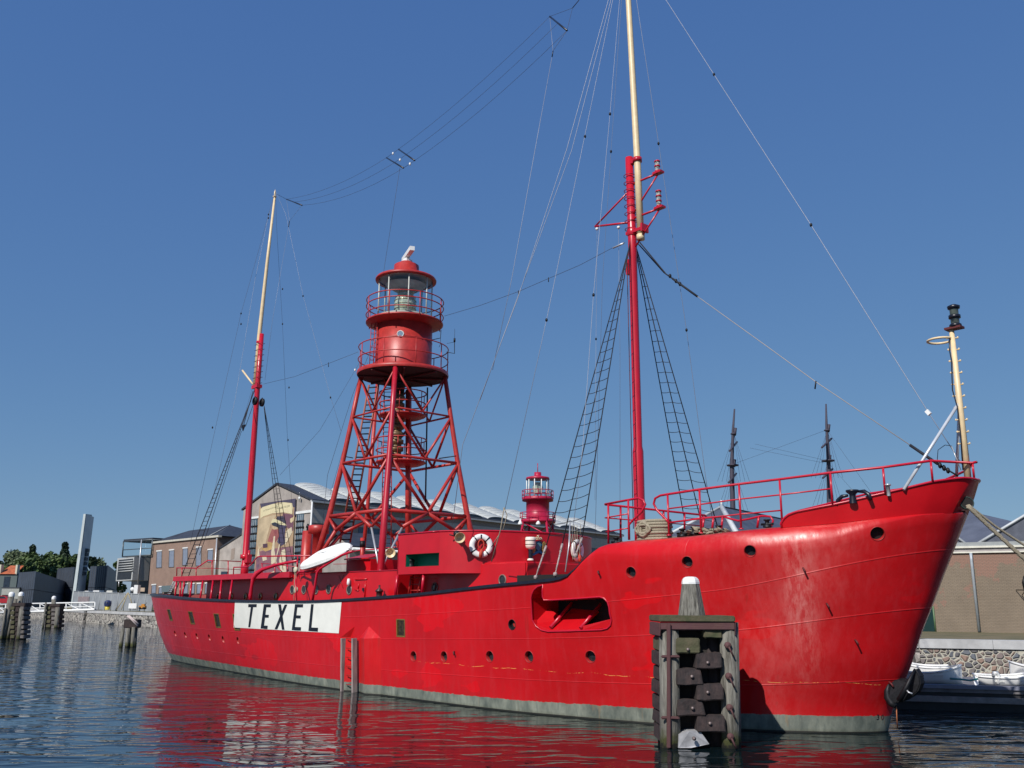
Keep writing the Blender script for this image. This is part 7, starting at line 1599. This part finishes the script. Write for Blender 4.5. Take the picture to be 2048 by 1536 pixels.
tree(-8, 1100, 80, 205, 1, 'dark tree cut by the left edge of the picture', 3600); tree(40, 1104, 96, 215, 2, 'pale loose-crowned tree above the orange tiled cottage', 4600); tree(66, 1092, 72, 208, 1, 'narrow dark conifer left of the slab tower, leaning right', 2600, True)
tree(82, 1108, 104, 200, 0, 'mid green round tree above the charcoal hall', 5600); tree(112, 1108, 88, 203, 0, 'mid green bushy tree just left of the tall conifer', 4600); tree(131, 1086, 92, 212, 1, 'tall dark conifer close to the left side of the slab tower', 3600, True); tree(150, 1110, 66, 206, 0, 'green tree crown behind the base of the slab tower', 3600)
tree(184, 1110, 34, 208, 1, 'slim dark tree right beside the slab tower', 2200); tree(206, 1117, 72, 214, 2, 'pale tree crown right of the slab tower', 3400); tree(236, 1122, 52, 210, 0, 'small green tree beside the louvred box', 2600); tree(54, 1124, 84, 190, 0, 'lower green tree in front of the others beside the cottage', 4200); tree(20, 1136, 60, 195, 0, 'low green bush-like tree behind the outbuilding', 2800)

# ================================================================ DOLPHINS AND PILES
WOODP = mat('weathered_pile', (.23, .22, .19), .9, col2=(.06, .055, .045), scale=4, stretch=(5, 5, .5), bump=.02, bscale=9)
def tide(m, top=.36):
    t = m.node_tree; b = t.nodes['Principled BSDF']; src = b.inputs['Base Color'].links[0].from_socket; tc = t.nodes.new('ShaderNodeTexCoord'); sp = t.nodes.new('ShaderNodeSeparateXYZ'); t.links.new(tc.outputs['Object'], sp.inputs[0])
    n = nd(t, 'ShaderNodeTexNoise', Scale=9.0, Detail=4); t.links.new(tc.outputs['Object'], n.inputs['Vector']); e = mth(t, 'ADD', sp.outputs[2], mth(t, 'MULTIPLY', mth(t, 'SUBTRACT', n.outputs[0], .5), .35))
    c = mixc(t, ramp(t, e, [(top - .2, 1), (top, 0)]), src, (.075, .08, .025)); c = mixc(t, ramp(t, e, [(.05, 1), (.12, 0)]), c, (.015, .015, .01)); t.links.new(c, b.inputs['Base Color'])
tide(WOODP)
WOODD = mat('dark_fender_timber', (.050, .032, .030), .85, col2=(.016, .013, .014), scale=3, stretch=(3, 3, 1.5), bump=.01, bscale=10)
WOODM = mat('mossy_timber', (.10, .085, .05), .9, col2=(.05, .06, .025), scale=4, bump=.01)
RUST = mat('rusty_strap', (.10, .045, .042), .8, col2=(.09, .035, .04), scale=8, bump=.004)
BOLT = mat('bolt_grey', (.24, .19, .18), .5, metal=.4)
zd_ = Z(3.785, 1260, 1130); DY = 19.75
def dolphin_main():
    c0 = atY(1388, 1497, DY); t = empty('mooring_dolphin', (c0.x, c0.y + .75, 0)); tag(t, 'big weathered timber dolphin with a white capped post, standing before the hull', 'dolphin')
    q = lambda x, y, dy=0.0: atY(*zd_(x, y), DY + dy) - t.location
    def blk_(x0, x1, y0, y1, d0, d1, name, m, tb=0.0, bol=None, cham=.0, par=t):
        a, b, c, d = q(x0, y1, d0), q(x1, y1, d0), q(x1 - cham, y0, d0 + tb), q(x0, y0, d0 + tb)
        m_ = MB(); e = Vector((0, d1 - d0, 0)); m_.hexa([a, b, b + e, a + e], [d, c, Vector((c.x, (b + e).y, c.z)), Vector((d.x, (a + e).y, d.z))]); o = m_.build(name, m, par); bevel(o, .018, 2)
        bm = bmesh.new(); bm.from_mesh(o.data); bmesh.ops.triangulate(bm, faces=bm.faces); bmesh.ops.subdivide_edges(bm, edges=[e for e in bm.edges if e.calc_length() > .09], cuts=2, use_grid_fill=True)
        for v in bm.verts: v.co += Vector((noise.noise(v.co * 6), noise.noise(v.co * 6 + Vector((9, 0, 0))), noise.noise(v.co * 6 + Vector((0, 9, 0))))) * (.022 if 'fender' in name else .010)
        bm.to_mesh(o.data); bm.free()
        if bol: p = q(*bol, d0 - .02); MB().lathe([(0, -.02), (.022, -.015), (.034, 0), (.034, .05), (0, .05)], p, 10, axis='y').build('bolt', BOLT, o)
        return o
    # core piles and posts
    for (xa, xb, wv, yt, dy) in ((295, 300, .21, 488, .16), (748, 762, .20, 432, .16), (470, 480, .22, 488, .75), (620, 650, .22, 488, .5), (300, 300, .2, 488, 1.25), (745, 760, .2, 488, 1.25)):
        p0 = q(xb, 1400, dy); p1 = q(xa, yt, dy); p0.z = -.8
        o = MB().tube([p0, p1], wv, 12, smooth=True).build('pile', WOODP if dy < .4 else WOODD, t)
    # cap frame
    cp_ = blk_(226, 795, 432, 492, -.06, .05, 'cap_band', RUST); blk_(795, 802, 432, 535, -.06, 1.35, 'cap_band', RUST); blk_(222, 232, 435, 540, -.06, 1.35, 'cap_band', RUST)
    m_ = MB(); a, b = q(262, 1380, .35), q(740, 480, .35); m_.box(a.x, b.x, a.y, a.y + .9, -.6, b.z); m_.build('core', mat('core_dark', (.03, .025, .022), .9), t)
    m_ = MB(); a, b = q(222, 430, -.08), q(799, 430, -.08); a.z = b.z = q(480, 432).z; m_.hexa([a, b, b + Vector((0, 1.45, 0)), a + Vector((0, 1.45, 0))], [a + Vector((0, 0, .13)), b + Vector((0, 0, .13)), b + Vector((0, 1.45, .13)), a + Vector((0, 1.45, .13))]); o = m_.build('cap_deck', WOODM, t); bevel(o, .02)
    # central post with painted top
    zc0 = a.z + .12; pc = q(468, 400, .55); r0, r1 = .295, .19; pz_ = q(460, 145, .55).z
    m_ = MB(); m_.lathe([(r0, zc0), (r1, pz_)], (pc.x, pc.y, 0), 8, smooth=False, a0=.39, a1=.39 + 2 * math.pi); po = m_.build('post', WOODP, t)
    zt = q(460, 88, .55).z; MB().lathe([(r1 + .006, pz_), (r1 + .004, lerp(pz_, zt, .25)), (r1 * .95, lerp(pz_, zt, .55)), (r1 * .82, lerp(pz_, zt, .8)), (r1 * .6, lerp(pz_, zt, .95)), (r1 * .3, zt), (0, zt)], (pc.x, pc.y, 0), 8, smooth=False, a0=.39, a1=.39 + 2 * math.pi).build('white_cap', WHITE, po)
    # fender blocks, two staggered columns in front and one on either flank
    blk_(352, 528, 552, 668, -.10, .5, 'fender_block', WOODM, .03, (440, 640)); blk_(352, 560, 785, 908, -.12, .5, 'fender_block', WOODD, .05, (470, 845), 30); blk_(360, 578, 1020, 1142, -.12, .5, 'fender_block', WOODD, .05, (475, 1085), 30)
    blk_(560, 700, 490, 550, .0, .5, 'fender_block', WOODM); blk_(500, 703, 668, 785, -.12, .5, 'fender_block', WOODD, .04, (590, 740), 12); blk_(505, 715, 902, 1025, -.13, .5, 'fender_block', WOODD, .04, (590, 965), 12); blk_(510, 728, 1140, 1265, -.13, .5, 'fender_block', WOODD, .04, (607, 1200), 12)
    m_ = MB(); A = [(366, 1385), (462, 1385), (600, 1355), (530, 1255), (450, 1258), (370, 1285)]; m_.prism([q(*p_, -.12 if i in (1, 4) else -.06) for i, p_ in enumerate(A)], (0, .5, 0)); o = m_.build('fender_block', mat('worn_grey_block', (.42, .42, .44), .8, var=.3, scale=4), t); fixn(o); p = q(487, 1315, -.22); MB().lathe([(0, -.03), (.04, 0), (.04, .05), (0, .05)], p, 10, axis='y').build('bolt', BOLT, o)
    for i, (x0, y0, y1) in enumerate([(236, 550, 655), (222, 660, 770), (234, 780, 880), (222, 884, 990), (232, 1005, 1120), (234, 1125, 1222), (240, 1230, 1350)]): blk_(x0, 262, y0, y1, .12, 1.25, 'fender_block', WOODM if i == 0 else WOODD, .02, None)
    for (x1, y0, y1) in [(803, 545, 560), (805, 668, 772), (820, 905, 1003), (822, 1142, 1240)]: blk_(770, x1, y0, y1, .1, 1.3, 'fender_block', WOODD if y0 < 900 else WOODP)
    # straps
    s_ = blk_(281, 311, 440, 1390, -.12, -.06, 'strap', RUST)
    for y in (682, 1146): blk_(236, 376, y, y + 24, -.10, -.05, 'strap', RUST)
    for y in (608, 842, 1080, 1300): p = q(742 + (y - 600) * .03, y, -.1); MB().lathe([(0, -.03), (.05, -.01), (.07, 0), (.07, .06), (0, .06)], p, 8, axis='y').tube([p, p + Vector((.10, 0, -.22))], .02, 5).build('bolt', RUST, t)
dolphin_main()
def pilecluster(label, Yc, cap, posts, blocks, wl_y, white=True, name='mooring_dolphin'):
    """cap=(x0,x1,y0,y1); posts=[(xbottom,xtop,ytop,r_px)]; blocks=[(x0,x1,y0,y1,mat)]"""
    k = Yc / 1850; xc = (cap[0] + cap[1]) / 2; o0 = atY(xc, wl_y, Yc); t = empty(name, (o0.x, o0.y, 0)); tag(t, label, 'dolphin')
    q = lambda x, y, dy=0.0: atY(x, y, Yc + dy) - t.location
    for (xb, xt, yt, rp_, dy, wh) in posts:
        p0 = q(xb, wl_y, dy); p0.z = -.8; p1 = q(xt, yt, dy); r_ = rp_ * k; L_ = p1.z - p0.z
        o = MB().tube([p0, p1 - Vector((0, 0, r_ * .6))], [r_ * 1.12, r_], 10).build('pile', WOODP, t)
        if wh: MB().lathe([(r_ + .01, -r_ * 1.6), (r_ + .01, -r_ * .7), (r_ * .8, -r_ * .2), (r_ * .4, 0), (0, .02)], p1, 10).build('white_cap', WHITE, o)
    a, b = q(cap[0], cap[3]), q(cap[1], cap[3]); w_ = b.x - a.x; h_ = (cap[3] - cap[2]) * k
    o = MB().box(a.x, b.x, -.05, w_ * .8, a.z, a.z + h_).build('cap_frame', WOODD, t); bevel(o, .03)
    for (x0, x1, y0, y1, mm_) in blocks:
        dq_ = -.12 if (y1 - y0) < 20 else -.02; a, b = q(x0, y1, dq_), q(x1, y0, dq_); o = MB().box(a.x, b.x, a.y, a.y + w_ * .8, a.z if dq_ < -.1 else -.6, b.z).build('fender_block', mm_, t); bevel(o, .03)
bl = [(19, 47, 1214, 1284, WOODD)]
for i in range(7): bl += [(19.5, 29, 1213 + i * 9.5, 1220 + i * 9.5, WOODM), (29.5, 38, 1217 + i * 9.5, 1224 + i * 9.5, WOODD), (39, 48, 1213 + i * 9.5, 1220 + i * 9.5, mat('grey_plank', (.20, .18, .17), .9, var=.4, scale=5))]
pilecluster('tall dark dolphin with two white topped posts at the left edge', 72, (15, 50, 1206, 1213), [(4, 24, 1184, 5.5, 0, True), (28, 43, 1184, 5.0, .9, True), (14, 32, 1195, 4, 1.3, False), (38, 44, 1214, 4.5, 0, False), (3, 11, 1215, 2.0, -.3, False)], bl, 1279)
bl = [(88, 117, 1213, 1259, WOODD)]
for i in range(5): bl += [(90, 101, 1213 + i * 9, 1219 + i * 9, WOODM), (102, 112, 1217 + i * 8.4, 1223 + i * 8.4, mat('grey_plank', (.20, .18, .17))), (112.5, 118, 1213 + i * 9, 1219 + i * 9, WOODD)]
pilecluster('squat mossy dolphin with one white topped post, second from the left', 103, (90, 120, 1208, 1213), [(104, 108.5, 1192, 4, .4, True), (86, 92, 1204, 1.6, -.3, False), (113, 116, 1212, 4, 0, False), (95, 96, 1212, 4, .6, False)], bl, 1255)
pilecluster('small cluster of pale piles under a dark cap beside the stern', 61, (247, 274, 1240, 1256), [(241, 246, 1254, 3.6, 0, False), (254, 257, 1254, 3.6, -.1, False), (265.5, 267.5, 1252, 3.4, 0, False), (269, 272, 1254, 3.6, .7, False), (259, 262, 1229, 3.2, .6, False)], [], 1292)
# light lines on that cluster
m_ = MB(); a = atY(255, 1232, 60.8); m_.tube([a, atY(262, 1238, 60.7), atY(275, 1252, 60.7)], .06, 5); m_.tube([atY(258, 1231, 60.8), atY(268, 1240, 60.7), atY(277, 1248, 60.7)], .05, 5); tag(m_.build('mooring_line', mat('pale_pink_rope', (.55, .46, .44), .8)), 'short pale line lashed over the small pile cluster', 'rope')

# ================================================================ PONTOON AND BOATS, RIGHT
PZ = .58
pa, pb = atZ(1790, 1374, PZ), atZ(2048, 1381, PZ); pd = (pb - pa).normalized(); pn = Vector((-pd.y, pd.x, 0)); pe = pa + pd * 22
def dk(a, b, w_, z0, z1): return [Vector((*a.xy, z0)), Vector((*b.xy, z0)), Vector((*(b + pn * w_).xy, z0)), Vector((*(a + pn * w_).xy, z0))], [Vector((*a.xy, z1)), Vector((*b.xy, z1)), Vector((*(b + pn * w_).xy, z1)), Vector((*(a + pn * w_).xy, z1))]
pt = empty('pontoon', (pa.x, pa.y, 0)); tag(pt, 'long dark steel pontoon moored along the stone quay right of the bow', 'pontoon')
def pw(mb, n_, m_): return wbuild(mb, n_, m_, pt)
pw(MB().hexa(*dk(pa, pe, 5.0, -.5, PZ - .1)), 'hull', mat('pontoon_black', (.02, .02, .025), .6, var=.4)); pw(MB().hexa(*dk(pa - pn * .05, pe - pn * .05, 5.1, PZ - .1, PZ)), 'deck', mat('pontoon_deck', (.20, .19, .20), .8, var=.3, scale=2))
pw(MB().hexa(*dk(pa - pn * .1, pe - pn * .1, .22, PZ + .002, PZ + .10)), 'kerb', mat('kerb_blue_grey', (.20, .21, .27), .6)); pw(MB().hexa(*dk(pa - pn * .12, pe - pn * .12, .1, .22, .38)), 'rubbing_strip', mat('strip_grey', (.30, .27, .26), .8, var=.3))
c = atZ(1866, 1363, PZ); bo = empty('bollard', (c.x, c.y, PZ)); tag(bo, 'squat pale grey bollard on the near edge of the pontoon', 'bollard'); MB().lathe([(0, 0), (.16, 0), (.155, .03), (.14, .05), (.14, .24), (.16, .25), (.16, .28), (0, .29)], (0, 0, 0), 18).build('drum', mat('bollard_grey', (.50, .52, .56), .5), bo); MB().box(-.2, .22, -.18, .18, 0, .02).build('base_plate', mat('bollard_grey', (.5,) * 3), bo)
def boat(x0, x1, yb, z0, Yb, label, flip=False, H_=.42):
    a = atY(x0, yb, Yb); b = atY(x1, yb, Yb - .6); t = empty('rowing_boat', (a.x, a.y, z0)); tag(t, label, 'boat', 'white boats laid up on the pontoon'); L_ = (Vector(b.xy) - Vector(a.xy)).length; ang = math.atan2(b.y - a.y, b.x - a.x); t.rotation_euler = (0, 0, ang)
    N = 18; K = 10; vs = []
    for i in range(N + 1):
        u = i / N; uu = u if not flip else 1 - u; w_ = .62 * min(1, (1 - uu) * 3.2 + .03) ** .55 * (.85 + .15 * min(1, uu * 4)); sh = H_ + .12 * (uu - .35) ** 2 * 4 * (1 if uu > .35 else .4)
        for k in range(K + 1):
            an = math.pi * k / K; vs.append(Vector((u * L_, math.cos(an) * w_, sh - sh * math.sin(an) ** .55)))
    fs = [(i * (K + 1) + k, (i + 1) * (K + 1) + k, (i + 1) * (K + 1) + k + 1, i * (K + 1) + k + 1) for i in range(N) for k in range(K)]
    MB().add(vs, fs, 0, True).build('hull', WHITE, t); g = MB(); g.tube([vs[i * (K + 1)] for i in range(N + 1)], .03, 6); g.tube([vs[i * (K + 1) + K] for i in range(N + 1)], .03, 6); g.tube([vs[0], vs[K]], .03, 6); g.build('gunwale', WHITE, t)
    for fr in (.3, .62): i = int(fr * N); y0 = vs[i * (K + 1)]; y1 = vs[i * (K + 1) + K]; MB().hexa([y0 + Vector((-.12, 0, -.12)), y0 + Vector((.12, 0, -.12)), y1 + Vector((.12, 0, -.12)), y1 + Vector((-.12, 0, -.12))], [y0 + Vector((-.12, 0, -.09)), y0 + Vector((.12, 0, -.09)), y1 + Vector((.12, 0, -.09)), y1 + Vector((-.12, 0, -.09))]).build('thwart', mat('thwart_grey', (.6, .6, .57), .6), t)
    return t
boat(1800, 1925, 1361, PZ, 28.4, 'white open boat on the pontoon nearest the red bow', False, .38); boat(1790, 1900, 1352, PZ, 29.4, 'white boat hull lying behind the nearest white boat', True, .46); boat(1952, 2100, 1364, PZ, 27.6, 'white boat with a dark gunwale line at the right edge, nearest the camera', False, .30); boat(2022, 2160, 1356, PZ, 29.0, 'white boat behind another at the right edge of the picture', True, .42)
m_ = MB(); b0_ = atY(1996, 1368, 26.9); m_.tube([b0_, atY(1998, 1352, 26.9), atY(1994, 1346, 26.9), atY(1988, 1346, 26.9), atY(1986, 1353, 26.9)], .055, 8); tag(m_.build('davit_hook', WHITE), 'white hooked tube standing by the right hand boat', 'hook')
m_ = MB(); m_.tube([atY(1900, 1357, 27.2), atY(1925, 1359, 27.2), atY(1940, 1361, 27.2), atY(1960, 1357, 27.2)], .03, 6); tag(m_.build('hose', mat('teal_hose', (.05, .25, .25), .5)), 'thin teal hose across the pontoon between two white boats', 'hose')
